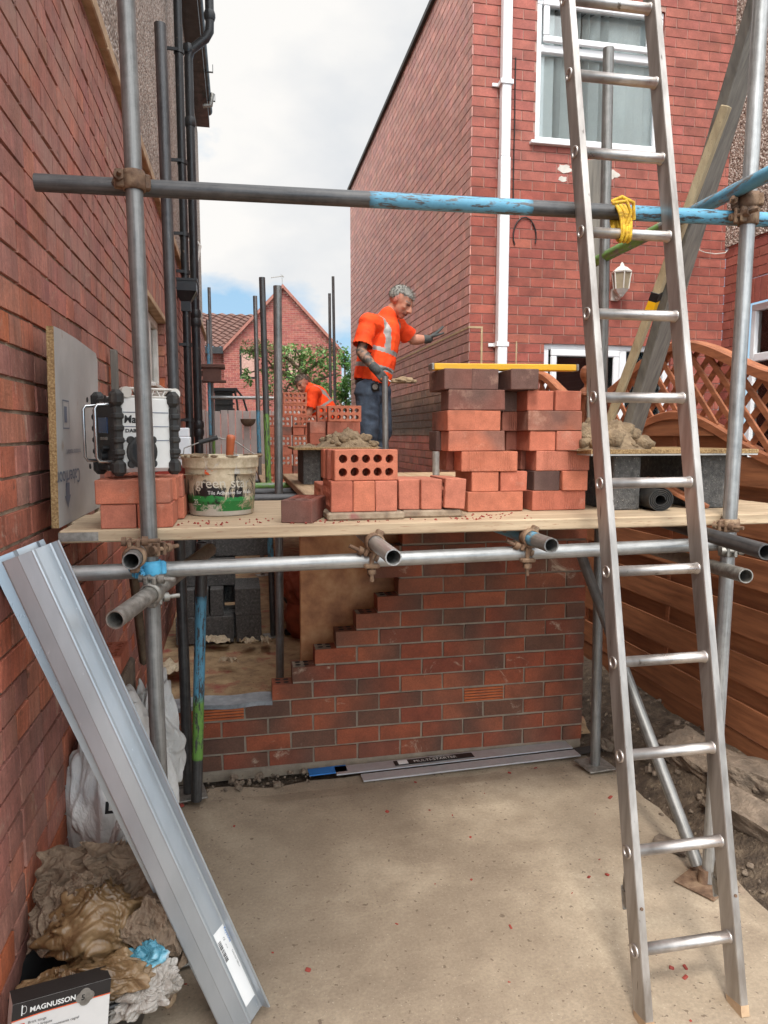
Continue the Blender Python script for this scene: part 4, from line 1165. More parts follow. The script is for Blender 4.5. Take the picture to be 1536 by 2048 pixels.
S5, s5b, s5t = stand('thick pale upright in the middle, its top level with the far gable peak', 555, 572, 560, 1350, 4.2, 'tube', ((0.45, 0.5, BLUE),))
S6, s6b, s6t = stand('dark upright with a green painted band, left of the thick middle pole', 524, 555, 538, 1000, 5.8, 'tube_dark', ((0.44, 0.64, GREEN), (0.2, 0.36, BLUE)))
S7, s7b, s7t = stand('thin upright just left of the green banded pole', 510, 592, 517, 850, 8.4, 'tube', ((0.45, 0.6, BLUE),))
S8, _, _ = stand('taller of the two thin far poles beside the man in orange', 666, 553, 670, 795, 12.3, 'tube_dark')
S9, _, _ = stand('shorter of the two thin far poles beside the man in orange', 659, 587, 661, 795, 12.3, 'tube_dark')
S10, _, s10t = stand('thin far pole against the sky beside the pebbledash house', 418, 575, 426, 835, 11.4, 'tube', ((0.3, 0.42, GREEN),))
S11, _, s11t = stand('blue banded far pole close to the old house corner', 415, 640, 420, 835, 11.0, 'tube', ((0.5, 0.9, BLUE),))
S12, _, s12t = stand('short upright pole standing right in front of the older man', 770, 752, 771, 893, 5.75, 'tube')
S13, _, _ = stand('stub of a pole behind the foot of the tall brick stack', 872, 903, 872, 945, 4.6, 'tube_light')
# raker with blue and green paint
rb = at_z(393, 1600, 0.02); rt = at_y(404, 1085, 3.1)
pole('leaning pole painted blue above and green below, under the platform', rb, rt, 'tube_dark', ((0.16, 0.41, GREEN), (0.425, 0.8, BLUE)))
# ledgers
l0, l1 = at_y(70, 365, YF + 0.05), at_y(1500, 438, YF + 0.05)
L1 = pole('long horizontal pole across the top with peeling blue paint', l0, l0 + (l1 - l0) * 1.28, 'tube_dark', ((0.325, 0.5, BLUE), (0.62, 0.98, BLUE)), True, 'horizontal scaffold poles')
a, b = at_y(500, 1131, YF + 0.052), at_y(1150, 1101, YF + 0.052)
dd = (b - a).normalized()
l20 = a - dd * 0.58; l21 = b + dd * 0.63
L2 = pole('horizontal pole running just under the front edge of the boards', l20, l21, 'tube_light', (), True, 'horizontal scaffold poles')
# handrail along the right side
h0, h1 = at_y(1183, 527, 3.28), at_y(1440, 397, 2.3)
pole('handrail pole on the right, green at the far end and blue near', h0, h0 + (h1 - h0) * 2.1, 'tube', ((0, 0.3, GREEN), (0.42, 1, BLUE)), False, group='horizontal scaffold poles')
# diagonal brace
br0 = at_z(1396, 1732, 0.035); br1 = at_y(1163, 1112, 3.12)
pole('slanting brace pole from the right base plate up under the platform', br0, br1, 'tube')
# transoms under the boards, sticking out towards the camera
ZT = 1.3155
def transom(label, u, v, back=3.35, mat='tube', paint=(), dx=0.0):
    p = at_z(u, v, ZT)
    return pole(label, p, V((p.x + dx, back, ZT)), mat, paint, True, 'horizontal scaffold poles'), p
T1, t1 = transom('open pipe end beside the near left upright, under the boards', 262, 1122, 2.9)
T2, t2 = transom('open pipe end below the boards under the bucket-side brick stand', 787, 1115, 3.34, 'tube_light')
T2['label'] = 'open pipe end left of the blue one, below the small brick stand'
T3, t3 = transom('open pipe end with blue paint under the tall brick stack', 1103, 1091, 3.34, 'tube', ((0.08, 0.6, BLUE),))
t4 = at_z(1533, 1104, 1.318)
T4 = pole('dark open pipe end at the right frame edge, below the boards', t4, V((s2b.x + 0.1, 3.3, 1.318)), 'tube_dark', (), True, 'horizontal scaffold poles')
e0 = at_y(230, 1240, 1.86); e1 = at_y(322, 1172, 2.2)
T5 = pole('lower left open pipe end pointing out beside the steel lintel', e0, e0 + (e1 - e0) * 2.6, 'galv_clamp', (), True, 'horizontal scaffold poles')
e2 = at_y(1492, 1152, 2.02); e3 = at_y(1418, 1131, 2.28)
T6 = pole('pale mortar splashed open pipe end below the dark one at right', e2, e2 + (e3 - e2) * 3, 'galv_clamp', (), True, 'horizontal scaffold poles')
for i, (y_, lb) in enumerate(((4.0, 'nearest'), (4.42, 'second'), (4.95, 'farthest'))):
    pole('cross pole under the platform gap beside the middle pole, %s of three' % lb, (-0.56, y_, 1.31), (0.62, y_, 1.31), 'tube_dark' if i != 2 else 'tube', ((0.5, 0.95, GREEN),) if i == 2 else (), False, group='horizontal scaffold poles')
fz = at_y(425, 795, 11.2).z
pole('far thin horizontal pole in front of the pale board fence', (at_y(422, 795, 11.2).x, 11.2, fz), (at_y(560, 795, 11.2).x, 11.2, fz), 'tube_light', (), False, group='horizontal scaffold poles')
# couplers
x1 = lin(s1b, s1t, 2.36)
clamp(S1, lin(s1b, s1t, l0.z + (l1.z - l0.z) * 0.16), (s1t - s1b), 'rust', (-1, -0.25, 0), 0.052)
clamp(S1, lin(s1b, s1t, 1.325), (s1t - s1b), 'rust', (0.6, -0.5, 0), 0.045)
clamp(T1, t1 + V((0, 0.07, 0)), (0, 1, 0), 'rust', (0, 0, 1), 0.04)
clamp(S1, lin(s1b, s1t, 1.262), (s1t - s1b), 'blue_clamp', (-1, -0.45, 0), 0.05, 'blue painted clamp')
clamp(S1, lin(s1b, s1t, 1.18), (s1t - s1b), 'galv_clamp', (0.4, -1, 0), 0.046)
clamp(T5, e0 + (e1 - e0) * 0.78, (e1 - e0), 'galv_clamp', (0, -0.2, 1), 0.045)
clamp(S2, lin(s2b, s2t, 2.39), (s2t - s2b), 'rust', (-1, -0.3, 0), 0.055)
clamp(S2, lin(s2b, s2t, 2.44), (s2t - s2b), 'rust', (-0.7, 0.6, 0), 0.05)
clamp(S2, lin(s2b, s2t, 1.345), (s2t - s2b), 'rust', (-1, -0.5, 0), 0.045)
clamp(S2, lin(s2b, s2t, 1.26), (s2t - s2b), 'galv_clamp', (-0.4, -1, 0), 0.05)
for T, p in ((T2, t2), (T3, t3)):
    clamp(T, V((p.x, 2.235, ZT)), (0, 1, 0), 'rust', (-0.5, 0, -1), 0.045)
    yq = 2.235
    q = MB(); q.sweep([(p.x - 0.012, 2.222, ZT - 0.03), (p.x - 0.012, 2.222, ZT - 0.125)], 0.0075, 8); q.sweep([(p.x - 0.012, 2.222, ZT - 0.085), (p.x - 0.012, 2.222, ZT - 0.1)], 0.015, 6)
    q.box((p.x - 0.012, 2.222, ZT - 0.074), (0.05, 0.03, 0.014), 0.004)
    build('hanging_bolt', q, M['rust'], T)

# ------------------------------------------------------------ working platform
ZD = 1.378
BT = 0.038
def board(label, x0, x1, y0, y1, z1=ZD, mat='board', group='scaffold boards', band=False, rot=0.0):
    mb = MB(); mb.box(((x0 + x1) / 2, (y0 + y1) / 2, z1 - BT / 2), (x1 - x0, y1 - y0, BT), 0.004, Matrix.Rotation(rot, 3, 'Z'))
    org = ((x0 + x1) / 2, (y0 + y1) / 2, z1 - BT)
    if not band:
        return tag(build('scaffold_board', mb, M[mat], None, org), label, 'scaffold board', group)
    t = thing('scaffold_board', label, 'scaffold board', org, group)
    build('plank', mb, M[mat], t)
    q = MB(); q.bx(x0 - 0.0015, x0 + 0.11, y0 - 0.0015, y1 + 0.0015, z1 - BT + 0.006, z1 - 0.006)
    build('end_band', q, M['galv_clamp'], t)
    return t
names = ['front scaffold board with a metal end band, along the platform edge', 'second scaffold board back from the platform edge', 'third scaffold board back, under the bucket and radio bricks', 'fourth scaffold board back, at the edge of the gap']
for k in range(4):
    board(names[k], at_y(118, 1075, 2.235).x - 0.03 * (k % 2), 2.16, 2.235 + 0.229 * k, 2.235 + 0.229 * k + 0.225, ZD - (0.0 if k == 0 else 0.001 * k), 'board', band=(k == 0))
for k in range(6):
    board('long scaffold board running back along the alley, %s from the left' % ('first', 'second', 'third', 'fourth', 'fifth', 'sixth')[k], 0.3 + 0.229 * k, 0.3 + 0.229 * k + 0.225, 3.16 + 0.02 * (k % 3), 5.3, ZD - 0.002, 'board_y')
for k in range(6):
    board('lower scaffold board the two men stand on, %s from the left' % ('first', 'second', 'third', 'fourth', 'fifth', 'sixth')[k], 0.2 + 0.229 * k, 0.2 + 0.229 * k + 0.225, 5.42, 11.6, 1.2, 'board_y', 'scaffold boards at the back')
for y_ in (5.9, 8.2, 10.9):
    pole('cross pole carrying the back boards, hidden low %s' % ('near the older man', 'midway', 'near the younger man')[(5.9, 8.2, 10.9).index(y_)], (-0.4, y_, 1.136), (1.8, y_, 1.136), 'tube_dark', group='horizontal scaffold poles')
    for x_ in (-0.3, 1.75):
        pole('%s short leg pole under the back boards %s' % ('left' if x_ < 0 else 'right', ('near the older man', 'midway', 'near the younger man')[(5.9, 8.2, 10.9).index(y_)]), (x_, y_ + 0.05, 0.01), (x_, y_ + 0.05, 1.2), 'tube_dark', group='upright scaffold poles')
# red brick dust and crumbs on the boards
rr = random.Random(17); q = MB()
for k in range(150):
    x = rr.choice((rr.uniform(-0.2, 0.1), rr.uniform(0.15, 0.35), rr.gauss(0.78, 0.08), rr.gauss(0.4, 0.12))); y = rr.uniform(2.25, 2.42)
    s_ = rr.uniform(0.0015, 0.0045)
    q.box((x, y, ZD + s_ * 0.3), (s_ * 2, s_ * 1.4, s_), 0, Euler((rr.random(), rr.random(), rr.random() * 6)).to_matrix())
o = build('brick_crumbs', q, M['chipred'], None, (0.3, 2.3, ZD)); tag(o, 'red brick crumbs and dust along the front scaffold board', 'brick crumbs', kind='stuff')

# ------------------------------------------------------------ ladder
LD = thing('ladder', 'tall aluminium ladder tied to the scaffold with yellow rope', 'ladder', (1.235, 1.66, 0))
fa, fb = V((1.0845, 1.63, 0.0)), V((1.384, 1.63, 0.0))
ta, tb_ = at_y(1178, 440, 2.15), at_y(1354, 446, 2.15)
nl = V((0, -0.976, 0.218))      # towards the camera
def stile(f, t):
    d = (t - f).normalized(); mb = MB()
    top = f + d * 3.85; bot = f + d * 0.035
    X_ = V((1, 0, 0)); X_ = (X_ - d * X_.dot(d)).normalized(); n_ = X_.cross(d)
    if n_.y > 0: n_ = -n_
    sec = [(-0.0125, 0.003), (-0.0105, 0.0), (0.0105, 0.0), (0.0125, 0.003), (0.0125, 0.062), (0.0105, 0.065), (-0.0105, 0.065), (-0.0125, 0.062)]
    for g_ in (0,):
        mb.loft([[p + X_ * a - n_ * b_ for a, b_ in sec] for p in (bot, top)], True, True, True)
    st = build('stile', mb, M['alu'], LD)
    q = MB()
    q.loft([[p + X_ * a for a in (-0.013, 0.013)] + [p2 + X_ * a for a in (0.013, -0.013)] for p, p2 in
            [(bot + d * 0.0 - n_ * (0.065 * k / 7), f + d * (0.002 + 0.03 * (abs(k / 7 - 0.25) ** 2)) - n_ * (0.065 * k / 7)) for k in range(8)]], True, True, True)
    build('foot', q, M['stone'], LD)
    q = MB(); bp = f + d * 0.335
    q.sweep([bp + n_ * 0.0005, bp + n_ * 0.004], 0.0045, 10); build('bolt', q, M['rust'], st)
    q = MB(); hk = f + d * 0.33
    R = Matrix((X_, -n_, d)).transposed()
    q.box(hk - n_ * 0.08, (0.014, 0.03, 0.05), 0.003, R); q.box(hk - n_ * 0.078 + d * 0.05, (0.01, 0.02, 0.055), 0.004, R @ Matrix.Rotation(0.3, 3, 'X')); q.box(hk - n_ * 0.094, (0.016, 0.006, 0.07), 0.002, R)
    build('hook_bracket', q, M['galv_clamp'], LD)
    return d, X_, n_
dA, XA, nA = stile(fa, ta); dB, XB, nB = stile(fb, tb_)
for k in range(14):
    t = 0.21 + 0.2695 * k
    a = fa + dA * t - nA * 0.0325; b = fb + dB * t - nB * 0.0325
    ax = (b - a).normalized()
    mb = MB(); mb.sm = True
    upv = dA; bk = ax.cross(upv)
    def rg(p, r): return [p + upv * (r * 0.98 * sin(2 * pi * i / 22)) + bk * (r * (1.08 if True else 1) * cos(2 * pi * i / 22)) for i in range(22)]
    a2, b2 = a - ax * 0.0145, b + ax * 0.0145
    mb.loft([rg(a2 + ax * 0.006, 0.0125), rg(a2, 0.0128), rg(a2 - ax * 0.003, 0.015), rg(a2 - ax * 0.0028, 0.019), rg(a2 + ax * 0.0018, 0.0195)], True, True)
    mb.loft([rg(a + ax * 0.0125, 0.0195), rg(a + ax * 0.017, 0.0195), rg(a + ax * 0.018, 0.0165), rg(b - ax * 0.018, 0.0165), rg(b - ax * 0.017, 0.0195), rg(b - ax * 0.0125, 0.0195)], True)
    mb.loft([rg(b2 - ax * 0.0018, 0.0195), rg(b2 + ax * 0.0028, 0.019), rg(b2 + ax * 0.003, 0.015), rg(b2, 0.0128)], True, False, True)
    build('rung', mb, M['alu_rung'], LD)
# yellow rope round ladder rung and ledger
t = 0.21 + 0.2695 * 8
rc = fa.lerp(fb, 0.46) + dA * t - nA * 0.0325
lz = l0 + (l1 - l0) * ((rc.x - l0.x) / (l1.x - l0.x))
q = MB(); pts = []
mid = (rc + lz) / 2; ex = (lz - rc); hl = ex.length / 2 + 0.024; exn = ex.normalized(); pr = V((1, 0, 0)).cross(exn).normalized()
for i in range(8 * 16):
    a = 2 * pi * i / 16; kx = -0.012 + 0.04 * (i / (8 * 16)) + 0.004 * sin(a * 0.37)
    wob = 1 + 0.06 * sin(i * 0.9)
    pts.append(mid + exn * (hl * cos(a) * wob) + pr * (0.03 * sin(a) * wob) + V((kx + 0.012 * cos(a), 0, 0)))
q.sweep(pts, 0.0055, 7)
q.sweep([mid + V((-0.05, -0.045, 0.045)), mid + V((-0.01, -0.06, 0.05)), mid + V((0.01, -0.055, 0.02)), mid + V((0.0, -0.05, -0.02)), mid + V((-0.03, -0.045, -0.05))], 0.006, 7)
q.sweep([mid + V((-0.045, -0.03, 0.055)), mid + V((-0.02, -0.05, 0.065)), mid + V((0.02, -0.05, 0.05)), mid + V((0.03, -0.04, 0.0))], 0.006, 7)
tag(build('rope', q, M['rope']), 'yellow rope lashing a ladder rung to the top pole', 'rope')

# ------------------------------------------------------------ new brick wall with stepped end
NW = thing('brick_wall', 'half-built flashed brick wall with a stepped end and an air brick', 'wall', (0.7, 3.47, 0))
FN = Frame((-0.62, 3.42, 0.03), (1, 0, 0), (0, -1, 0))
CH = 0.084
heads = [(-0.62, 4)]      # (x start, first course) racking back by half a brick
def new_col(r, x, z, rnd):
    red = rnd.choice([rgb(144, 78, 54), rgb(138, 73, 52), rgb(150, 85, 60), rgb(132, 70, 52)])
    drk = rnd.choice([rgb(104, 72, 58), rgb(110, 74, 58), rgb(98, 70, 58)])
    k = rnd.random()
    if k < 0.2: return red, red
    if k < 0.5: return red, drk
    if k < 0.8: return drk, red
    if k < 0.88: return drk, drk
    return lerp3(red, drk, 0.5), lerp3(red, drk, 0.3)
mb = MB(); rnd = random.Random(77)
step = [-0.62] * 4 + [0.129 + 0.1125 * i for i in range(12)]
step = [-0.62] * 4 + [0.129, 0.229, 0.341, 0.446, 0.548, 0.655, 0.762, 0.62, 0.7, 0.78, 0.86]
XR = 1.775
airs = {3: [(-0.21, 0.008)]}
air2 = (1.112, 1.325)
AIRZ = 3
ab = []
nrow = 15
for r in range(nrow):
    xs0 = step[r]; z0 = 0.03 + r * CH
    x = XR - (0.2225 if r % 2 else 0.1125)
    edges = [XR]
    while x > xs0 + 0.06: edges.append(x); x -= 0.2225
    edges.append(xs0); edges = edges[::-1]
    for i in range(len(edges) - 1):
        p, q_ = edges[i] + (0.005 if i else 0), edges[i + 1] - (0.005 if i < len(edges) - 2 else 0)
        if q_ - p < 0.02: continue
        if r == 3 and (abs((p + q_) / 2 - 1.22) < 0.1 or abs((p + q_) / 2 + 0.1) < 0.1):
            ab.append((p, q_, z0)); continue
        cl, cr = new_col(r, p, z0, rnd)
        J = lambda: rnd.uniform(-0.0018, 0.0018)
        y0 = 3.42 + J() - 0.001
        fr = [V((p + J(), y0, z0 + J())), V((q_ + J(), y0, z0 + J())), V((q_ + J(), y0, z0 + 0.073 + J())), V((p + J(), y0, z0 + 0.073 + J()))]
        bk = [f_ + V((0, 0.1025, 0)) for f_ in fr]
        mb.mi = 0
        mb.poly(fr, [cl, cr, cr, cl]); mb.poly(bk[::-1], [cr, cl, cl, cr])
        for a in range(4):
            b_ = (a + 1) % 4; cc = (cl, cr, cr, cl)
            mb.poly([fr[a], bk[a], bk[b_], fr[b_]], [cc[a], cc[a], cc[b_], cc[b_]])
        if i == 0 and r >= 4 and r < nrow - 1:      # exposed perforations of the toothed end
            for hx in range(2):
                for hy in range(2):
                    cx, cy = p + 0.03 + hx * 0.04, 3.42 + 0.03 + hy * 0.042
                    mb.mi = 2; mb.poly([(cx + 0.014 * cos(2 * pi * k / 10), cy + 0.012 * sin(2 * pi * k / 10), z0 + 0.0765) for k in range(10)])
    mb.mi = 1      # mortar body, a little behind the brick faces
    xe = xs0 + (0.004 if xs0 > -0.6 else 0)
    nxt = step[r + 1] if r + 1 < nrow else XR
    mb.bx(xe, XR - 0.004, 3.427, 3.5165, z0 + 0.0005, z0 + 0.0725)
    if r + 1 < nrow: mb.bx(max(xe, nxt + 0.002), XR - 0.003, 3.4262, 3.518, z0 + 0.0735, z0 + CH - 0.0005)
mb.mi = 1; mb.bx(-0.62, XR, 3.428, 3.516, -0.03, 0.029)
build('brickwork', mb, [M['brick_new'], M['mortar'], M['dark']], NW)
for (p, q_, z0) in ab:
    mb = MB(); mb.bx(p, q_, 3.432, 3.5, z0, z0 + 0.073)
    for k in range(5): mb.bx(p, q_, 3.417, 3.433, z0 + 0.001 + k * 0.0148, z0 + 0.011 + k * 0.0148, 0.001)
    build('air_brick', mb, M['terra'], NW)
mb = MB(); mb.sm = False
n = 60
for i in range(n):
    xa, xb = -0.62 + 0.748 * i / n, -0.62 + 0.748 * (i + 1) / n
    zz = lambda x: 0.03 + 4 * CH + 0.001 + 0.004 * sin(x * 23)
    mb.poly([(xa, 3.405, zz(xa) - 0.022), (xb, 3.405, zz(xb) - 0.022), (xb, 3.402, zz(xb)), (xa, 3.402, zz(xa))])
    mb.poly([(xa, 3.402, zz(xa)), (xb, 3.402, zz(xb)), (xb, 3.53, zz(xb) + 0.002), (xa, 3.53, zz(xa) + 0.002)])
build('damp_proof_strip', mb, M['membrane'], NW)
# insulation board behind the steps
q = MB(); q.box((0.62, 3.68, 0.72), (0.66, 0.05, 0.95), 0.004, Matrix.Rotation(0.05, 3, 'X'))
tag(build('insulation_board', q, M['osb'], None), 'orange-brown rigid board standing behind the stepped brickwork', 'board')

# wall starter packs lying at the wall foot
q0, q1 = at_z(668, 1532, 0.02), at_z(1165, 1478, 0.02)
def strip(name, label, a, b, w, h, mat, z, group=None):
    a, b = V(a), V(b); d = (b - a).normalized(); s_ = d.cross(V((0, 0, 1)))
    R = Matrix((d, s_, V((0, 0, 1)))).transposed(); m_ = MB(); m_.box((a + b) / 2 + V((0, 0, z + h / 2)), ((b - a).length, w, h), 0.001, R)
    return m_, d, s_
a = V((q0.x, 3.33, 0)); b = V((q1.x - 0.1, 3.385, 0))
WS = thing('wall_starter_strip', 'bright steel wall starter strip in a printed sleeve at the wall foot', 'metal strip', (a + b) / 2)
m_, d_, s_ = strip('', '', a, b, 0.085, 0.006, '', 0.012); build('steel_strip', m_, M['zinc'], WS)
m_, _, _ = strip('', '', a + d_ * 0.3, a + d_ * 0.72, 0.05, 0.003, '', 0.0185); sl = build('printed_sleeve', m_, M['card_black'], WS)
mid_ = a + d_ * 0.4
lettering('MULTI-STARTER', 0.032, mid_ + s_ * 0.014 + V((0, 0, 0.0225)), d_, -s_, 'ink_white', sl)
lettering('STAINLESS STEEL', 0.015, mid_ + d_ * 0.09 - s_ * 0.012 + V((0, 0, 0.0225)), d_, -s_, 'ink_white', sl)
m_, _, _ = strip('', '', a + d_ * 0.32, a + d_ * 0.37, 0.04, 0.0012, '', 0.0222); build('sticker', m_, M['label'], sl)
a2 = a + V((0.12, -0.085, 0)); b2 = a2 + d_ * 1.15
m_, _, _ = strip('', '', a2, b2, 0.07, 0.007, '', 0.006); tag(build('wall_starter_strip', m_, M['zinc']), 'plain bright steel strip lying in front of the printed one', 'metal strip')
m_, _, _ = strip('', '', a + V((-0.13, 0.01, 0)), a + V((0.06, 0.02, 0)), 0.07, 0.006, '', 0.012)
t = build('plug_packet', m_, M['blue_ink'], None); tag(t, 'small blue packet of fixings beside the printed steel strip', 'packet')
m_, _, _ = strip('', '', a + d_ * 0.95 + V((0, -0.09, 0)), a + d_ * 1.75 + V((0, -0.03, 0)), 0.07, 0.004, '', 0.004)
tag(build('membrane_strip', m_, M['rubber']), 'dark plastic membrane strip on the concrete by the right end of the wall', 'membrane')
# ------------------------------------------------------------ loose perforated bricks
def loosemat(name, ribbed):
    k = Mat(name)
    oi = k.n('ObjectInfo'); vec = k.coord('Object', rnd=9)
    raw = k.n('TexCoord').outputs['Object']
    c = oi.outputs['Color']
    n1 = k.noise(vec, 22, 5, 0.6); fine = k.noise(vec, 260, 4, 0.7)
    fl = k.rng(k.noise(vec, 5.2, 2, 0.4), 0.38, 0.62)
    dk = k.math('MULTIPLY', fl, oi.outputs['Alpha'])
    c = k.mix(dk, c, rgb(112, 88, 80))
    c = k.mix(1, c, k.ramp(n1, [(0.3, (0.78,) * 3), (0.7, (1.1,) * 3)]), 'MULTIPLY')
    dust = k.noise(vec, 8, 7, 0.7); c = k.mix(k.rng(dust, 0.58, 0.74, 0, 0.45), c, rgb(206, 168, 146))
    c = k.mix(1, c, k.ramp(fine, [(0.3, (0.82,) * 3), (0.7, (1.14,) * 3)]), 'MULTIPLY')
    k.set(base_color=c, roughness=0.9)
    k.b.inputs['Specular IOR Level'].default_value = 0.25
    h = k.math('ADD', k.math('MULTIPLY', fine, 0.5), n1)
    if ribbed:
        x = k.n('SeparateXYZ', {0: raw}).outputs[0]
        wv = k.math('SINE', k.math('MULTIPLY', x, 2 * pi / 0.0085))
        gate = k.rng(k.math('ABSOLUTE', k.math('SUBTRACT', k.math('ABSOLUTE', x), 0.052)), 0.03, 0.034, 1, 0)
        h = k.math('ADD', h, k.math('MULTIPLY', k.math('MULTIPLY', wv, gate), 1.4))
    k.bump(h, 0.45, 0.003)
    return k.m
M['brick_loose'] = loosemat('loose_brick', False)
M['brick_ribbed'] = loosemat('ribbed_loose_brick', True)
BL, BW, BH = 0.215, 0.1025, 0.073
def brickmesh(name, mat, seed=1):
    mb = MB(); b = 0.0026
    hx, hy, hz = BL / 2, BW / 2, BH / 2
    for q in (-1, 1):      # bed faces with two rows of five holes
        z = q * hz
        mx, my = hx - b, hy - b
        cw, ch = 2 * mx / 5, 2 * my / 2
        for i in range(5):
            for j in range(2):
                cx, cy = -mx + cw * (i + 0.5), -my + ch * (j + 0.5)
                ang = sorted([2 * pi * k / 16 for k in range(16)] + [atan2(s1 * ch / 2, s2 * cw / 2) % (2 * pi) for s1 in (-1, 1) for s2 in (-1, 1)])
                r = 0.0142
                inn, outp = [], []
                for a in ang:
                    ca, sa = cos(a), sin(a)
                    t = min((cw / 2) / abs(ca) if abs(ca) > 1e-9 else 9, (ch / 2) / abs(sa) if abs(sa) > 1e-9 else 9)
                    inn.append(V((cx * 0.93 + r * ca, cy * 0.9 + r * sa, z))); outp.append(V((cx + t * ca, cy + t * sa, z)))
                m = len(ang)
                for a in range(m):
                    a2 = (a + 1) % m
                    p = [inn[a], outp[a], outp[a2], inn[a2]]
                    mb.poly(p if q > 0 else p[::-1])
                if q > 0:
                    for a in range(m):
                        a2 = (a + 1) % m
                        mb.sm = True
                        mb.poly([inn[a], inn[a2], inn[a2] - V((0, 0, 2 * hz)), inn[a] - V((0, 0, 2 * hz))], (0.35, 0.3, 0.3)); mb.sm = False
    full = MB(); full.box((0, 0, 0), (BL, BW, BH), b)
    # keep everything of the bevelled block except its two bed faces
    off = len(mb.v); mb.v += full.v
    for f, c in zip(full.f, full.c):
        zs = [full.v[i][2] for i in f]
        if len(f) == 4 and min(zs) > hz - 1e-6 or len(f) == 4 and max(zs) < -hz + 1e-6: continue
        mb.face([i + off for i in f])
    mb.v = [tuple(V(v) + noise.noise_vector(V(v) * 26 + V((seed * 5, 0, 0))) * 0.0022) for v in mb.v]
    me = mb.mesh(name); me.materials.append(M[mat]); return me
BMS = [brickmesh('perforated_brick', 'brick_loose', i) for i in range(4)]; BMRS = [brickmesh('ribbed_brick', 'brick_ribbed', i) for i in range(3)]
ROT = {'S': Matrix.Identity(3), 'H': Matrix(((0, -1, 0), (1, 0, 0), (0, 0, 1))), 'E': Matrix(((0, 0, 1), (1, 0, 0), (0, 1, 0))), 'B': Matrix(((1, 0, 0), (0, 0, -1), (0, 1, 0)))}
DIM = {'S': (BL, BW, BH), 'H': (BW, BL, BH), 'E': (BH, BL, BW), 'B': (BL, BH, BW)}
RED = [rgb(190, 112, 88), rgb(194, 118, 92), rgb(184, 108, 86), rgb(190, 118, 96)]
rb_ = random.Random(40)
def brick(kind, x, y, z, label, group, dark=0.0, ribbed=False, yaw=0.0, roll=0.0, name='perforated_brick', col=None):
    d = DIM[kind]
    o = bpy.data.objects.new(name, rb_.choice(BMRS) if ribbed else rb_.choice(BMS)); COL.objects.link(o)
    o.location = (x + d[0] / 2, y + d[1] / 2, z + d[2] / 2)
    R = Matrix.Rotation(yaw + rb_.uniform(-0.008, 0.008), 3, 'Z') @ Matrix.Rotation(roll, 3, 'Y') @ ROT[kind]
    if rb_.random() < 0.5 and kind != 'S': R = R @ Matrix.Rotation(pi, 3, 'Z')
    o.rotation_euler = R.to_euler()
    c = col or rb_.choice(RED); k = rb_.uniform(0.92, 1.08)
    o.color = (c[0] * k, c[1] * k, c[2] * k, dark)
    tag(o, label, 'brick', group)
    return o
def px(u, y): return at_y(u, 900, y).x
ORD = ['bottom', 'second', 'third', 'fourth', 'fifth', 'sixth', 'top']
GS = 'bricks in the tall stack'
def tall(c, kind, u, y, dark, desc, ribbed=False, yaw=0.0, dz=0.0, col=None):
    brick(kind, px(u, y), y, ZD + 0.0005 + (c - 1) * 0.0742 + dz, '%s in the %s course of the tall stack' % (desc, ORD[c - 1]), GS, dark, ribbed, yaw, col=col)
Y0 = 2.49
tall(1, 'S', 937, Y0, 0.25, 'left plain brick lying lengthwise', yaw=0.0)
tall(1, 'S', 1067, Y0, 0.0, 'right ribbed brick lying lengthwise', True)
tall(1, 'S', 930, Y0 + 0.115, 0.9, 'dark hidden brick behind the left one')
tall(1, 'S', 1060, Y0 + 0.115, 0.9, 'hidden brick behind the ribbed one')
tall(2, 'H', 945, Y0, 0.0, 'leftmost salmon end-on brick')
tall(2, 'H', 1003, Y0, 0.0, 'second salmon end-on brick from the left')
tall(2, 'H', 1070, Y0, 1.0, 'dark purple end-on brick', col=rgb(92, 70, 64))
tall(2, 'H', 1127, Y0 - 0.01, 0.0, 'rightmost salmon end-on brick')
tall(3, 'S', 924, Y0 - 0.005, 0.0, 'left ribbed lengthwise brick', True, -0.02)
tall(3, 'S', 1073, Y0, 0.0, 'right ribbed lengthwise brick', True)
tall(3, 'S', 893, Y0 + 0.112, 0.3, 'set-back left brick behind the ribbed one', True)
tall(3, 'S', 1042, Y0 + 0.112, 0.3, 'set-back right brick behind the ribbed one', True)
tall(4, 'S', 897, Y0, 0.75, 'lengthwise brick fading from red to dark')
tall(4, 'H', 1059, Y0, 0.0, 'middle salmon end-on brick', True)
tall(4, 'H', 1113, Y0 - 0.004, 0.0, 'rightmost salmon end-on brick')
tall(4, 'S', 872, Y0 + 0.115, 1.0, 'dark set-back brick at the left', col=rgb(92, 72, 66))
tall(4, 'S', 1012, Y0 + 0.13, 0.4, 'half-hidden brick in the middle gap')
tall(5, 'H', 895, Y0, 0.8, 'leftmost two-tone end-on brick', True)
tall(5, 'H', 947, Y0, 0.0, 'bright red end-on brick second from left')
tall(5, 'S', 1055, Y0 - 0.004, 0.85, 'blotchy lengthwise brick at the right')
tall(5, 'S', 1004, Y0 + 0.106, 0.5, 'set-back ribbed brick in the middle', True)
tall(6, 'S', 896, Y0, 0.9, 'dark mauve lengthwise brick at the left', col=rgb(134, 84, 72))
tall(6, 'H', 1052, Y0, 0.0, 'salmon end-on brick right of the middle', True, 0.01)
tall(6, 'H', 1109, Y0, 0.0, 'rightmost salmon end-on brick')
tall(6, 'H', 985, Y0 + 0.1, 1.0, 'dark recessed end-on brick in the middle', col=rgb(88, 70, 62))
tall(7, 'H', 888, Y0, 1.0, 'leftmost dark brown end-on brick', True, col=rgb(124, 84, 74))
tall(7, 'H', 942, Y0, 1.0, 'second dark brown end-on brick from the left', col=rgb(112, 78, 70))
tall(7, 'H', 1024, Y0 - 0.035, 1.0, 'dark overhanging end-on brick', True, -0.06, col=rgb(108, 78, 70))
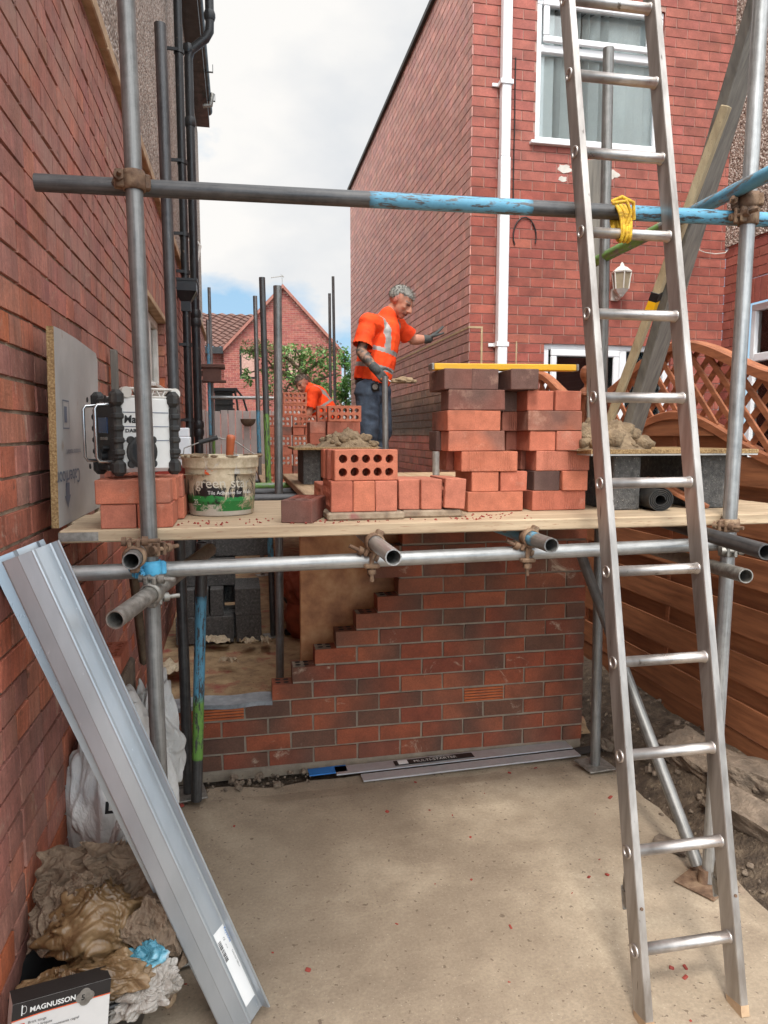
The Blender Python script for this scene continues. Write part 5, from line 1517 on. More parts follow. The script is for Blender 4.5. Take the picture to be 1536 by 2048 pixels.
# small stand of bricks on edge
GE = 'bricks stood on edge on the platform edge'
q = MB(); q.box((0.405, 2.445, ZD + 0.0135), (0.262, 0.26, 0.026), 0.006, Matrix.Rotation(0.02, 3, 'Z')); tag(build('weathered_offcut', q, M['slab_wood']), 'weathered board offcut under the left trio of bricks on edge', 'offcut')
q = MB(); q.box((0.645, 2.475, ZD + 0.0135), (0.21, 0.26, 0.026), 0.006, Matrix.Rotation(-0.03, 3, 'Z')); tag(build('weathered_offcut', q, M['slab_wood']), 'weathered board offcut under the right trio of bricks on edge', 'offcut')
zE = ZD + 0.027
for i in range(3):
    brick('E', 0.289 + 0.0755 * i, 2.33, zE, '%s brick on edge in the left trio, below the brick showing ten holes' % ('left', 'middle', 'right')[i], GE)
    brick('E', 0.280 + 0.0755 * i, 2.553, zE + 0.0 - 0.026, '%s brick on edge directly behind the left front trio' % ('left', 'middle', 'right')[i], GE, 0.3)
for i in range(3):
    brick('B', (0.302, 0.29, 0.283)[i], 2.335 + 0.0752 * i, zE + 0.1035, ('brick on its side with ten holes facing the viewer, above the left trio', 'brick on its side hidden second behind the ten-hole brick', 'brick on its side third behind the ten-hole brick')[i], GE, 0.2 * i)
for i in range(3):
    brick('E', 0.527 + 0.0755 * i + (0.006 if i == 2 else 0), 2.365 - 0.012 * i, zE + 0.0005 + (0.003 if i == 2 else 0), '%s brick on edge in the right trio beside the tall stack' % ('left', 'middle', 'outer leaning')[i], GE, 0.0, roll=(0.0, 0.01, 0.06)[i])
brick('H', at_y(578, 1000, 2.3).x + 0.004, 2.275, ZD + 0.0005, 'single dusky brick lying alone left of the ten-hole brick', 'single bricks on the platform', 0.8, yaw=-0.32, col=rgb(140, 78, 64))
# bricks below the radio
GR = 'bricks under the radio'
yr = 2.247
xr0 = px(186, yr)
brick('H', xr0 + 0.012, yr + 0.003, ZD + 0.0005, 'lower left end-on brick under the radio', GR, 0.2); brick('H', xr0 + 0.118, yr + 0.003, ZD + 0.0005, 'lower right end-on brick under the radio', GR, 0.2)
brick('S', xr0, yr, ZD + 0.0742, 'upper lengthwise brick under the radio, dark in the middle', GR, 0.8); brick('S', xr0 + 0.01, yr + 0.11, ZD + 0.0742, 'upper rear lengthwise brick under the radio', GR)
brick('H', xr0 + 0.03, yr + 0.222, ZD + 0.0005, 'lower rear left brick under the radio', GR); brick('H', xr0 + 0.136, yr + 0.222, ZD + 0.0005, 'lower rear right brick under the radio', GR)
brick('S', xr0 + 0.02, yr + 0.22, ZD + 0.0742, 'upper far lengthwise brick under the radio', GR)
# stacks further back
GM = 'bricks in the stacks at the back'
yA = 4.6; zA = ZD - 0.002
xA = px(655, yA)
lv = ['bottom', 'second', 'third', 'fourth', 'fifth']
for c in range(5):
    brick('S', xA, yA, zA + c * 0.0738, 'front lengthwise brick in the %s course of the near back stack' % lv[c], GM, 0.3, c % 2 == 0)
    brick('S', xA + 0.01, yA + 0.115, zA + c * 0.0738, 'rear lengthwise brick in the %s course of the near back stack' % lv[c], GM, 0.2)
    brick('H', xA - 0.11, yA + 0.02, zA + c * 0.0738, 'left end-on brick in the %s course of the near back stack' % lv[c], GM, 0.7 if c in (1, 4) else 0.2)
brick('B', xA + 0.006, yA - 0.004, zA + 5 * 0.0738, 'brick showing its holes on top of the near back stack', GM)
brick('B', xA - 0.055, yA + 0.09, zA + 5 * 0.0738 + 0.002, 'brick showing its holes behind the top one of the near back stack', GM)
yB = 6.5; zB = 1.2
xB = px(536, yB)
z = zB; pat = ['B', 'H', 'B', 'H', 'B', 'H', 'B']
lvl = ['bottom', 'second', 'third', 'fourth', 'fifth', 'sixth', 'seventh', 'eighth']
for c, kd in enumerate(pat):
    if kd == 'B':
        for i in range(2):
            brick('B', xB + 0.225 * i + rb_.uniform(-.006, .006), yB + rb_.uniform(-.01, .01), z, '%s brick showing its holes in the %s layer of the far left stack' % (('left', 'right')[i], lvl[c]), GM, 0.1)
        z += 0.1035
    else:
        for i in range(4):
            brick('H', xB + 0.112 * i, yB, z, '%s end-on brick in the %s layer of the far left stack' % (('leftmost', 'second', 'third', 'rightmost')[i], lvl[c]), GM, rb_.choice((0, 0.2, 0.9)))
        z += 0.0738
xC = px(567, yB)
for i in range(2):
    brick('B', xC + 0.004 * i, yB + 0.01, z, ('lower', 'upper')[i] + ' of two single bricks showing holes atop the far left stack', GM); z += 0.1035
for i, (u, kd) in enumerate(((866, 'H'), (908, 'H'))):
    p = at_y(u + 6, 1095, 3.44)
    brick('H', p.x, 3.40, 0.03 + 15 * CH + 0.003, ('left', 'right') [i] + ' loose brick lying on top of the new wall below the platform', 'loose bricks on the new wall', 0.2, yaw=0.1)

# ------------------------------------------------------------ concrete blocks
GBk = 'dense concrete blocks'
blk = {}
def block(x, y, z, dims, label, group=GBk, yaw=0.0):
    key = tuple(dims)
    if key not in blk:
        m_ = MB(); m_.box((0, 0, 0), dims, 0.004); blk[key] = m_.mesh('concrete_block'); blk[key].materials.append(M['block'])
    o = bpy.data.objects.new('concrete_block', blk[key]); COL.objects.link(o)
    o.location = (x + dims[0] / 2, y + dims[1] / 2, z + dims[2] / 2); o.rotation_euler = (0, 0, yaw)
    return tag(o, label, 'concrete block', group)
HD, SD = (0.1, 0.44, 0.212), (0.44, 0.1, 0.212)
yk = 5.62
def bx_(u): return px(u, yk)
block(bx_(340), yk, 0.03, SD, 'wide concrete block at the left of the bottom row below the platform')
block(bx_(464), yk, 0.03, HD, 'end-on concrete block third from right in the bottom row, beside the gap'); block(bx_(490), yk, 0.03, HD, 'end-on concrete block at the right end of the bottom row')
for i, u in enumerate((352, 381, 412)): block(bx_(u), yk + 0.02, 0.244, HD, '%s end-on concrete block left of the gap in the second row' % ('first', 'second', 'third')[i])
block(bx_(463), yk, 0.244, HD, 'left pale-topped end-on block of the pair right of the gap'); block(bx_(489), yk, 0.244, HD, 'right pale-topped end-on block of the pair right of the gap')
block(bx_(345), yk + 0.15, 0.458, SD, 'wide concrete block lying across the third row'); block(bx_(345), yk + 0.26, 0.672, HD, 'narrow concrete block at the left of the top row'); block(bx_(392), yk + 0.26, 0.672, HD, 'second narrow block in the top row of the block pile')
block(bx_(424), yk + 0.28, 0.672, SD, 'wide block at the right of the top row of the block pile')
block(bx_(345), yk + 0.13, 0.03, (0.44, 0.1, 0.212), 'hidden concrete block behind the bottom row'); block(bx_(345), yk + 0.28, 0.03, SD, 'rear hidden concrete block of the bottom row'); block(bx_(345), yk + 0.47, 0.244, SD, 'rear hidden concrete block of the second row'); block(bx_(345), yk + 0.4, 0.458, SD, 'rear concrete block of the third row')
# mortar boards on blocks
def heap(mb, c, rx, ry, h, seed, lumps=16):
    n = 46; b0 = len(mb.v)
    for j in range(n + 1):
        for i in range(n + 1):
            x, y = -1 + 2 * i / n, -1 + 2 * j / n
            r = sqrt(x * x + y * y)
            base = max(0.0, 1 - r ** 1.6)
            f = noise.fractal(V((x * 2.2 + seed, y * 2.2, seed)), 0.9, 2.1, 5)
            rd = 1 - abs(noise.noise(V((x * 3.5 + seed, y * 3.5, 3)))) * 2
            z = h * base * (0.78 + 0.5 * f + 0.2 * rd)
            mb.v.append((c[0] + x * rx, c[1] + y * ry, c[2] + max(0, z) - (0.004 if base <= 0 else 0)))
    mb.sm = True
    for j in range(n):
        for i in range(n):
            a = b0 + j * (n + 1) + i; mb.face((a, a + 1, a + n + 2, a + n + 1))
    rr = random.Random(seed)
    for k in range(lumps):
        a = rr.uniform(0, 6.28); q_ = rr.uniform(0.45, 0.95)
        s_ = rr.choice((0.008, 0.011, 0.014, 0.02, 0.03)) * (h / 0.12) * rr.uniform(0.8, 1.2)
        hh = h * max(0, 1 - q_ ** 1.6) * 0.8
        mb.blob((c[0] + rx * q_ * cos(a), c[1] + ry * q_ * sin(a), c[2] + hh + s_ * 0.4), (s_ * 1.3, s_ * 1.1, s_), 2, lambda d, k=k: 1 + 0.55 * noise.noise(d * 2.2 + V((k, seed, 0))) + 0.25 * noise.noise(d * 6 + V((k, seed, 0))))
    mb.sm = False
x0, x1 = px(594, 4.15), px(641, 4.15)
zb_ = ZD - 0.002
block(px(606, 4.1), 4.1, zb_, (0.1, 0.4, 0.2), 'dark block leg at the left under the mortar board behind the ten-hole brick', 'blocks under mortar boards'); block(px(612, 4.1) + 0.02 + 0.08, 4.06, zb_, (0.1, 0.44, 0.2), 'lighter block leg under the mortar board behind the ten-hole brick', 'blocks under mortar boards'); block(px(700, 4.1), 4.1, zb_, (0.1, 0.44, 0.2), 'hidden right block leg under the mortar board in the middle', 'blocks under mortar boards')
q = MB(); q.bx(px(588, 4.0), px(757, 4.0), 4.0, 4.52, zb_ + 0.2, zb_ + 0.214, 0.002); tag(build('mortar_board', q, M['chip']), 'mortar board on blocks in the middle of the platform', 'mortar board')
q = MB(); heap(q, ((px(640, 4.2) + px(752, 4.2)) / 2, 4.24, zb_ + 0.215), 0.19, 0.2, 0.1, 3, 40); heap(q, (px(615, 4.1) , 4.14, zb_ + 0.215), 0.08, 0.1, 0.016, 6, 8)
tag(build('mortar_heap', q, M['sand']), 'heap of wet mortar on the middle board', 'mortar')
block(at_y(1226, 1000, 2.44).x, 2.44, ZD + 0.0005, (0.11, 0.44, 0.206), 'left concrete block under the right mortar board', 'blocks under mortar boards'); block(at_y(1400, 1000, 2.44).x, 2.44, ZD + 0.0005, (0.13, 0.44, 0.206), 'right concrete block under the right mortar board, by the pole', 'blocks under mortar boards')
MBd = thing('mortar_board', 'white-backed chipboard on two blocks behind the ladder', 'mortar board', (1.6, 2.62, ZD + 0.207))
q = MB(); q.bx(1.24, 1.93, 2.38, 2.92, ZD + 0.213, ZD + 0.229, 0.001); build('chipboard', q, M['chip'], MBd)
q = MB(); q.bx(1.24, 1.925, 2.378, 2.92, ZD + 0.207, ZD + 0.2125); build('white_backing', q, M['whiteface'], MBd)
q = MB(); heap(q, (1.39, 2.62, ZD + 0.229), 0.19, 0.22, 0.12, 11, 110); tag(build('mortar_heap', q, M['sand']), 'lumpy pile of mortar on the board behind the ladder', 'mortar')
# roll of damp proof membrane
q = MB(); rc_ = at_y(1309, 1005, 2.42); rings = []
for i in range(120):
    a = 2 * pi * 4.2 * i / 119; r = 0.017 + 0.0285 * (i / 119)
    ca, sa = cos(a), sin(a)
    e_ = V((ca * 1.1, 0, sa * 0.92))
    cz = ZD + 0.043
    rings.append([V((rc_.x, 2.38, cz)) + e_ * r, V((rc_.x, 2.38, cz)) + e_ * (r + 0.0032), V((rc_.x + 0.05, 2.75, cz)) + e_ * (r + 0.0032), V((rc_.x + 0.05, 2.75, cz)) + e_ * r])
q.loft(rings, True, True, True); tag(build('membrane_roll', q, M['rubber']), 'rolled black damp proof membrane between two blocks', 'roll')
for i in range(2):
    q = MB(); a = V((1.6 + i * 0.03, 2.6, ZD + 0.11)); b = V((1.72 + 0.035 * i, 2.42, ZD + 0.008))
    dd_ = (b - a).normalized(); sx_ = dd_.cross(V((0, 0, 1))).normalized(); R = Matrix((dd_, sx_, dd_.cross(sx_))).transposed()
    q.box((a + b) / 2, ((b - a).length, 0.022, 0.014), 0.002, R)
    tag(build('lattice_offcut', q, M['fence_rail']), ('left', 'right')[i] + ' stained timber offcut beside the membrane roll', 'offcut', 'stained offcuts')
# spirit level on top of the tall stack
a, b = at_y(860, 755, 2.6), at_y(1152, 749, 2.6)
LV = thing('spirit_level', 'yellow spirit level lying across the tall brick stack', 'spirit level', (a + b) / 2)
dd_ = (b - a).normalized(); zt = ZD + 7 * 0.0742 + 0.0135
a.z = b.z = zt; b.z += 0.006; dd_ = (b - a).normalized(); sx_ = dd_.cross(V((0, 0, 1))).normalized(); R = Matrix((dd_, sx_, dd_.cross(sx_) * -1)).transposed()
R = Matrix((dd_, -sx_, dd_.cross(-sx_))).transposed()
q = MB(); q.box((a + b) / 2, ((b - a).length - 0.02, 0.05, 0.024), 0.003, R); lb = build('level_body', q, M['yellow'], LV)
for p, s_ in ((a, 1), (b, -1)):
    q = MB(); q.box(p + dd_ * 0.005 * s_, (0.011, 0.052, 0.026), 0.003, R); build('end_cap', q, M['galv_clamp'], LV)
# leaning straightedge and board behind the ladder
def leaner(name, label, cat, u0, v0, y0, u1, v1, y1, w, t, tw, mat, ext0=0.0, ext1=0.0):
    a, b = at_y(u0, v0, y0), at_y(u1, v1, y1); d = (b - a).normalized()
    a -= d * ((a.z - (ZD + 0.002)) / d.z if ext0 is None else ext0); b += d * ext1
    vw = (C0 - (a + b) / 2).normalized(); n_ = (vw - d * vw.dot(d)).normalized(); s_ = d.cross(n_)
    n2 = n_ * cos(tw) + s_ * sin(tw); s2 = d.cross(n2)
    R = Matrix((d, s2, n2)).transposed()
    m_ = MB(); m_.box((a + b) / 2, ((b - a).length, w, t), 0.003, R)
    return m_, a, b, d, s2, n2
m_, a, b, d_, s_, n_ = leaner('', '', '', 1213, 858, 2.98, 1453, 212, 2.42, 0.07, 0.03, 1.4, '', None)
SE = thing('straightedge', 'pale dusty straightedge with a yellow sticker leaning behind the ladder', 'straightedge', a)
build('bar', m_, M['board_pale'], SE)
for (v0, v1, mt, gr) in ((548, 566, 'black', 0.004), (566, 592, 'yellow', 0.003), (592, 600, 'black', 0.0035)):
    t0 = (858 - v1) / (858 - 212); t1 = (858 - v0) / (858 - 212)
    L0 = at_y(1213, 858, 2.98); L1_ = at_y(1453, 212, 2.42)
    p, q2 = L0.lerp(L1_, t0), L0.lerp(L1_, t1)
    R = Matrix((d_, s_, n_)).transposed(); mm = MB(); mm.box((p + q2) / 2, ((q2 - p).length, 0.07 + gr, 0.03 + gr), 0.001, R); build('sticker_band', mm, M[mt], SE)
m_, a, b, d_, s_, n_ = leaner('', '', '', 1264, 862, 3.06, 1512, 40, 2.42, 0.225, 0.038, 1.3, '', None, 0.7)
tag(build('leaning_board', m_, M['board_grey'], None, a), 'dark grey scaffold board leaning steeply at the right behind the ladder', 'scaffold board')
m_, a, b, d_, s_, n_ = leaner('', '', '', 1190, 505, 4.2, 1190, 320, 4.2, 0.1, 0.03, 0.2, '', 1.15)
tag(build('upright_plank', m_, M['board_grey'], None, a), 'grey upright plank against the wall below the upper window', 'plank')
# chipboard sheet leaning on the left wall
CBo = at_z(119, 1057, ZD)
CB = thing('chipboard_sheet', 'white-faced chipboard sheet leaning on the old brick wall', 'sheet', (CBo.x, CBo.y + 0.3, ZD))
outl = [(0, 0), (0.66, 0), (0.66, 0.565), (0.63, 0.59), (0.3, 0.602), (0.1, 0.603), (0, 0.6)]
yb0 = CBo.y
lean = 0.02
def cbp(y, z, d): return V((CBo.x - 0.022 + d + lean * z, yb0 + y, ZD + 0.001 + z))
q = MB(); n = len(outl)
for i in range(n):
    j = (i + 1) % n; q.poly([cbp(*outl[i], 0.0), cbp(*outl[i], 0.021), cbp(*outl[j], 0.021), cbp(*outl[j], 0.0)])
q.poly([cbp(*p, 0.0) for p in outl]); q.mi = 1; q.poly([cbp(*p, 0.021) for p in outl])
cbs = build('sheet', q, [M['chip'], M['whiteface']], CB)
lettering('Caberfloor', 0.07, cbp(0.3, 0.17, 0.0225), (0, -1, 0), (0, 0, -1), 'ink_grey', CB, bold=0.0)
lettering('moisture resistant', 0.028, cbp(0.32, 0.235, 0.0225), (0, -1, 0), (0, 0, -1), 'ink_grey', CB)
q = MB()
for (y_, z_, w_, h_) in ((0.08, 0.3, 0.004, 0.09), (0.16, 0.3, 0.004, 0.09), (0.08, 0.3, 0.084, 0.004), (0.08, 0.386, 0.084, 0.004), (0.1, 0.32, 0.035, 0.05)):
    q.poly([cbp(y_, z_, 0.0222), cbp(y_ + w_, z_, 0.0222), cbp(y_ + w_, z_ + h_, 0.0222), cbp(y_, z_ + h_, 0.0222)])
build('printed_box', q, M['ink_grey'], CB)
q = MB(); q.poly([cbp(0.12, 0.05, 0.0222), cbp(0.16, 0.09, 0.0222), cbp(0.145, 0.09, 0.0222), cbp(0.145, 0.13, 0.0222), cbp(0.095, 0.13, 0.0222), cbp(0.095, 0.09, 0.0222), cbp(0.08, 0.09, 0.0222)])
build('printed_arrow', q, M['ink_grey'], CB)
for (u, v, w_, lab, mt) in ((234, 700, 0.05, 'grey timber offcut standing behind the radio', 'board_grey'),):
    p = at_x(u, v, -0.57); q = MB(); q.bx(-0.6, -0.57, p.y - w_ / 2, p.y + w_ / 2, ZD + 0.001, p.z, 0.003)
    tag(build('timber_offcut', q, M[mt]), lab, 'offcut')

# ------------------------------------------------------------ site radio
RC = V((-0.325, 2.4, ZD + 0.0742 + 0.074))
RD = thing('site_radio', 'white and black jobsite radio standing on bricks', 'radio', (0, 0, 0))
RW, RDp, RHh = 0.18, 0.2, 0.245
q = MB(); q.box((0, 0, 0.02 + RHh / 2), (RW, RDp - 0.012, RHh), 0.012); bd = build('case', q, M['white_plastic'], RD)
q = MB()
for z_ in (0.12, 0.165, 0.21): q.bx(RW / 2 - 0.001, RW / 2 + 0.0015, -0.08, 0.08, z_, z_ + 0.0025)
build('panel_line', q, M['ink_grey'], bd)
q = MB(); q.box((0, -RDp / 2 - 0.002, 0.02 + RHh / 2), (RW - 0.03, 0.02, RHh - 0.01), 0.006); fp = build('front_panel', q, M['rubber'], RD)
q = MB(); q.box((0.0, -RDp / 2 - 0.014, 0.17), (0.08, 0.004, 0.05), 0.001); build('display', q, plain('display_glass', rgb(56, 78, 110), 0.15), fp)
for (x_, z_, r_) in ((0.0, 0.07, 0.026), (0.036, 0.098, 0.008)):
    q = MB(); q.sweep([(x_, -RDp / 2 - 0.01, z_), (x_, -RDp / 2 - 0.032, z_)], r_, 18); build('knob', q, M['black'], fp)
for k in range(3):
    q = MB(); q.box((-0.025 + 0.025 * k, -RDp / 2 - 0.013, 0.128), (0.016, 0.006, 0.01), 0.002); build('button', q, M['galv_clamp'], fp)
for sx in (-1, 1):
    for sy in (-1, 1):
        for zc_ in (0.035, 0.02 + RHh - 0.01):
            q = MB(); q.box((sx * (RW / 2 - 0.004), sy * (RDp / 2 - 0.002), zc_), (0.05, 0.042, 0.052), 0.013); q.sweep([(sx * (RW / 2 - 0.004) - 0.02, sy * (RDp / 2 + 0.026), zc_), (sx * (RW / 2 - 0.004) - 0.02, sy * (RDp / 2 + 0.028), zc_)], 0.009, 12)
            build('corner_bumper', q, M['rubber'], RD)
        q = MB(); q.box((sx * (RW / 2 - 0.004), sy * (RDp / 2 - 0.001), 0.145), (0.036, 0.03, 0.17), 0.007)
        for k in range(4): q.box((sx * (RW / 2 - 0.0), sy * (RDp / 2 - 0.001), 0.085 + 0.038 * k), (0.041, 0.034, 0.02), 0.005)
        build('edge_bumper', q, M['rubber'], RD)
for sx in (-0.055, 0.058):
    q = MB(); yf = -RDp / 2 - 0.012
    q.sweep([(sx, yf, 0.055), (sx, yf - 0.04, 0.057), (sx, yf - 0.048, 0.068), (sx, yf - 0.048, 0.222), (sx, yf - 0.04, 0.233), (sx, yf, 0.235)], 0.0055, 10); build('roll_bar', q, M['chrome'], RD)
q = MB(); xs_ = RW / 2
q.sweep([(xs_ - 0.002, -0.02, 0.085), (xs_ + 0.012, -0.02, 0.085)], 0.052, 32); q.sweep([(xs_ + 0.011, -0.02, 0.085), (xs_ + 0.015, -0.02, 0.085)], [0.052, 0.042], 32)
for a in range(4):
    an = pi / 4 + pi / 2 * a; q.sweep([(xs_, -0.02 + 0.054 * cos(an), 0.085 + 0.054 * sin(an)), (xs_ + 0.012, -0.02 + 0.054 * cos(an), 0.085 + 0.054 * sin(an))], 0.0125, 14)
spk = build('speaker', q, M['rubber'], RD)
q = MB(); q.sweep([(xs_ + 0.0145, -0.02, 0.085), (xs_ + 0.0155, -0.02, 0.085)], 0.036, 28); build('speaker_grille', q, M['black'], spk)
q = MB()
q.box((xs_ - 0.012, 0.02, 0.287), (0.02, 0.17, 0.008), 0.003); q.box((xs_ - 0.012, 0.02, 0.262), (0.02, 0.17, 0.006), 0.002)
for k in range(6): q.box((xs_ - 0.012, -0.03 + 0.02 * k, 0.2745), (0.012, 0.004, 0.022), 0, Matrix.Rotation(0.5 * (-1) ** k, 3, 'X'))
for y_ in (-0.065, 0.108): q.sweep([(xs_ - 0.024, y_, 0.2745), (xs_ + 0.004, y_, 0.2745)], 0.0175, 18)
q.bx(-xs_ + 0.012, xs_ - 0.02, 0.095, 0.118, 0.264, 0.285, 0.005)
hd = build('carry_handle', q, M['upvc_old'], RD)
q = MB(); q.sweep([(xs_ + 0.004, 0.105, 0.2745), (xs_ + 0.006, 0.105, 0.2745)], 0.006, 10); build('pivot_screw', q, M['black'], hd)
q = MB(); q.sweep([(-0.07, 0.03, 0.26), (-0.072, 0.035, 0.33), (-0.073, 0.038, 0.385)], [0.007, 0.0055, 0.005], 8); build('aerial', q, M['black'], RD)
lettering('Makita', 0.034, (xs_ + 0.0017, -0.078, 0.178), (0, 1, 0), (0, 0.12, 1), 'ink', bd, bold=0.0009)
lettering('DAB', 0.015, (xs_ + 0.0017, -0.074, 0.148), (0, 1, 0), (0, 0, 1), 'ink', bd, bold=0.0006, sx=1.3)
lettering('Makita', 0.016, (-0.028, -RDp / 2 - 0.0128, 0.236), (1, 0, 0), (0, 0, 1), 'ink_white', fp)
RD.scale = (0.94, 0.9, 0.96); RD.location = RC; RD.rotation_euler = (0, 0, radians(-61))

# ------------------------------------------------------------ adhesive bucket with trowel
BK = V((-0.07, 2.64, ZD))
def bucketmat():
    k = Mat('mortar_caked_bucket'); vec = k.coord('Object')
    tcg = k.n('TexCoord').outputs['Object']; z = k.n('SeparateXYZ', {0: tcg}).outputs[2]
    c = k.mix(k.math('GREATER_THAN', z, 0.0), rgb(206, 200, 190), rgb(206, 200, 190))
    band = k.math('MULTIPLY', k.math('GREATER_THAN', z, 0.042), k.math('LESS_THAN', z, 0.148))
    c = k.mix(band, c, rgb(34, 34, 36))
    gn = k.noise(vec, 7, 5)
    gb = k.math('MULTIPLY', k.math('GREATER_THAN', z, 0.018), k.math('LESS_THAN', k.math('ADD', z, k.math('MULTIPLY', k.math('SUBTRACT', gn, 0.5), 0.05)), 0.07))
    gb = k.math('MULTIPLY', gb, k.rng(k.noise(vec, 11, 6, 0.7), 0.44, 0.5)); c = k.mix(gb, c, rgb(44, 132, 66))
    n = k.noise(k.coord('Object', (1, 1, 0.7)), 15, 9, 0.72, 0.8)
    hi = k.rng(z, 0.06, 0.2, -0.05, 0.2)
    m = k.rng(k.math('ADD', n, hi), 0.5, 0.58)
    sc = k.ramp(k.noise(vec, 40, 6, 0.7), [(0.3, rgb(178, 160, 130)), (0.7, rgb(218, 204, 176))])
    c = k.mix(m, c, sc)
    k.set(base_color=c, roughness=k.rng(m, 0, 1, 0.4, 0.9)); k.bump(k.math('ADD', m, k.noise(vec, 60, 5)), 0.5, 0.004)
    return k.m
M['bucket'] = bucketmat()
BKT = thing('adhesive_bucket', 'mortar-caked tub of tile adhesive with a green label', 'bucket', BK)
q = MB(); seg = 48
prof = [(0.108, 0.0), (0.114, 0.004), (0.125, 0.165), (0.133, 0.167), (0.1345, 0.172), (0.135, 0.198), (0.139, 0.201), (0.139, 0.209), (0.131, 0.211), (0.128, 0.2), (0.119, 0.06), (0.11, 0.02)]
q.sm = True
q.loft([[BK + V((r * cos(2 * pi * i / seg), r * sin(2 * pi * i / seg), z)) for i in range(seg)] for r, z in prof], True, True, False); q.sm = False
bkb = build('tub', q, M['bucket'], BKT)
q = MB(); heap(q, (BK.x, BK.y, BK.z + 0.15), 0.122, 0.122, 0.05, 21, 6); build('mortar_fill', q, M['sand'], BKT)
q = MB(); rr = random.Random(6)
for k in range(26):
    a = rr.uniform(0, 6.28); q.blob((BK.x + 0.134 * cos(a), BK.y + 0.134 * sin(a), BK.z + 0.209), (rr.uniform(.008, .022), rr.uniform(.008, .016), rr.uniform(.003, .007)), 2, lambda d, k=k: 1 + 0.3 * noise.noise(d * 3 + V((k, 0, 0))))
build('rim_crust', q, M['sand'], BKT)
def bend_on(cx, cy, z0, r0, ang0, zslope=(0.125 - 0.114) / 0.161):
    def f(x, y):
        z = z0 + y; r = 0.114 + (z - BK.z - 0.004) * zslope + 0.0012
        a = ang0 + x / r
        return V((cx + r * sin(a), cy - r * cos(a), z))
    return f
A0 = -0.02
lettering('green star', 0.05, (0, 0, 0), (1, 0, 0), (0, 0, 1), plain('pale_lettering', rgb(206, 200, 184), 0.6), bkb, bend=bend_on(BK.x, BK.y, BK.z + 0.1, 0.12, A0 - 0.74), sx=1.0)
lettering('Tile Adhesive for Walls', 0.0185, (0, 0, 0), (1, 0, 0), (0, 0, 1), 'ink_white', bkb, bend=bend_on(BK.x, BK.y, BK.z + 0.077, 0.12, A0 - 0.35), sx=0.95)
lettering('25', 0.02, (0, 0, 0), (1, 0, 0), (0, 0, 1), 'ink_white', bkb, bend=bend_on(BK.x, BK.y, BK.z + 0.045, 0.12, A0 - 0.86))
f_ = bend_on(BK.x, BK.y, BK.z, 0.12, A0)
q = MB(); q.poly([f_(-0.052, 0.15), f_(-0.02, 0.16), f_(-0.05, 0.163)]); q.poly([f_(-0.052, 0.145), f_(-0.045, 0.158), f_(-0.03, 0.145)])
build('logo_mark', q, M['orange_print'], bkb)
q = MB()
for p in ((-0.108, -0.02), (-0.108, 0.03)):
    q.poly([f_(p[0] , 0.04 if p[1] < 0 else 0.066), f_(p[0] + 0.038, 0.04 if p[1] < 0 else 0.066), f_(p[0] + 0.038, 0.042 if p[1] < 0 else 0.068), f_(p[0], 0.042 if p[1] < 0 else 0.068)])
build('label_rule', q, M['ink_white'], bkb)
q = MB(); rim = BK + V((0, 0, 0.205))
w0, w1 = rim + V((-0.13, 0.0, 0)), rim + V((0.13, 0.02, 0))
g0, g1 = rim + V((-0.075, 0.02, 0.05)), rim + V((-0.01, 0.03, 0.068))
q.sweep([w0, w0 + V((0.004, 0, 0.03)), g0, g1, rim + V((0.06, 0.03, 0.05)), rim + V((0.1, 0.025, 0.02)), w1], 0.0022, 8)
bh = build('wire_handle', q, M['galv_clamp'], BKT)
q = MB(); q.sweep([g0, g1], 0.0085, 10); build('grip', q, M['rubber'], bh)
TR = thing('pointing_trowel', 'trowel with an orange wooden handle stuck in the adhesive tub', 'trowel', BK + V((0.02, -0.03, 0.18)))
q = MB(); t0 = at_y(459, 916, 2.6); t1 = at_y(462, 870, 2.58)
ax_ = t1 - t0
q.sweep([t0, t0 + ax_ * 0.15, t0 + ax_ * 0.5, t0 + ax_ * 0.85, t0 + ax_ * 0.97, t1], [0.011, 0.0135, 0.0145, 0.0155, 0.014, 0.007], 14); build('handle', q, plain('trowel_handle', rgb(186, 100, 62), 0.5), TR)
q = MB(); q.sweep([t0 + V((0, 0, 0.005)), t0 - ax_ * 0.25, BK + V((0.03, -0.02, 0.175))], 0.004, 8); q.box(BK + V((0.04, 0.02, 0.185)), (0.05, 0.12, 0.0015), 0, Matrix.Rotation(0.4, 3, 'X')); build('blade', q, M['chrome'], TR)
# red sack behind the bucket
q = MB(); cS = at_y(352, 990, 2.62); q.box((cS.x - 0.03, 2.72, ZD + 0.085), (0.14, 0.1, 0.17), 0.012, Matrix.Rotation(0.15, 3, 'Z'))
SK = thing('mortar_additive_tin', 'red tin with a pale label behind the adhesive tub', 'tin', (cS.x - 0.03, 2.72, ZD)); build('tin_body', q, plain('red_tin', rgb(176, 58, 42), 0.5), SK)
q = MB(); q.box((cS.x - 0.03 + 0.007 - 0.0, 2.72 - 0.0505, ZD + 0.07), (0.13, 0.002, 0.11), 0, Matrix.Rotation(0.15, 3, 'Z')); build('paper_label', q, M['cream_paper'], SK)
# white pipe fitting standing beside the radio
pw = at_y(364, 900, 2.95)
q = MB(); q.bx(pw.x - 0.026, pw.x + 0.026, 2.93, 2.98, ZD + 0.001, ZD + 0.19, 0.003); q.bx(pw.x - 0.034, pw.x + 0.034, 2.922, 2.988, ZD + 0.19, ZD + 0.275, 0.004); q.bx(pw.x - 0.03, pw.x + 0.03, 2.926, 2.984, ZD + 0.276, ZD + 0.31, 0.003)
tag(build('pipe_fitting', q, M['upvc']), 'white square pipe fitting standing right of the radio', 'pipe fitting')

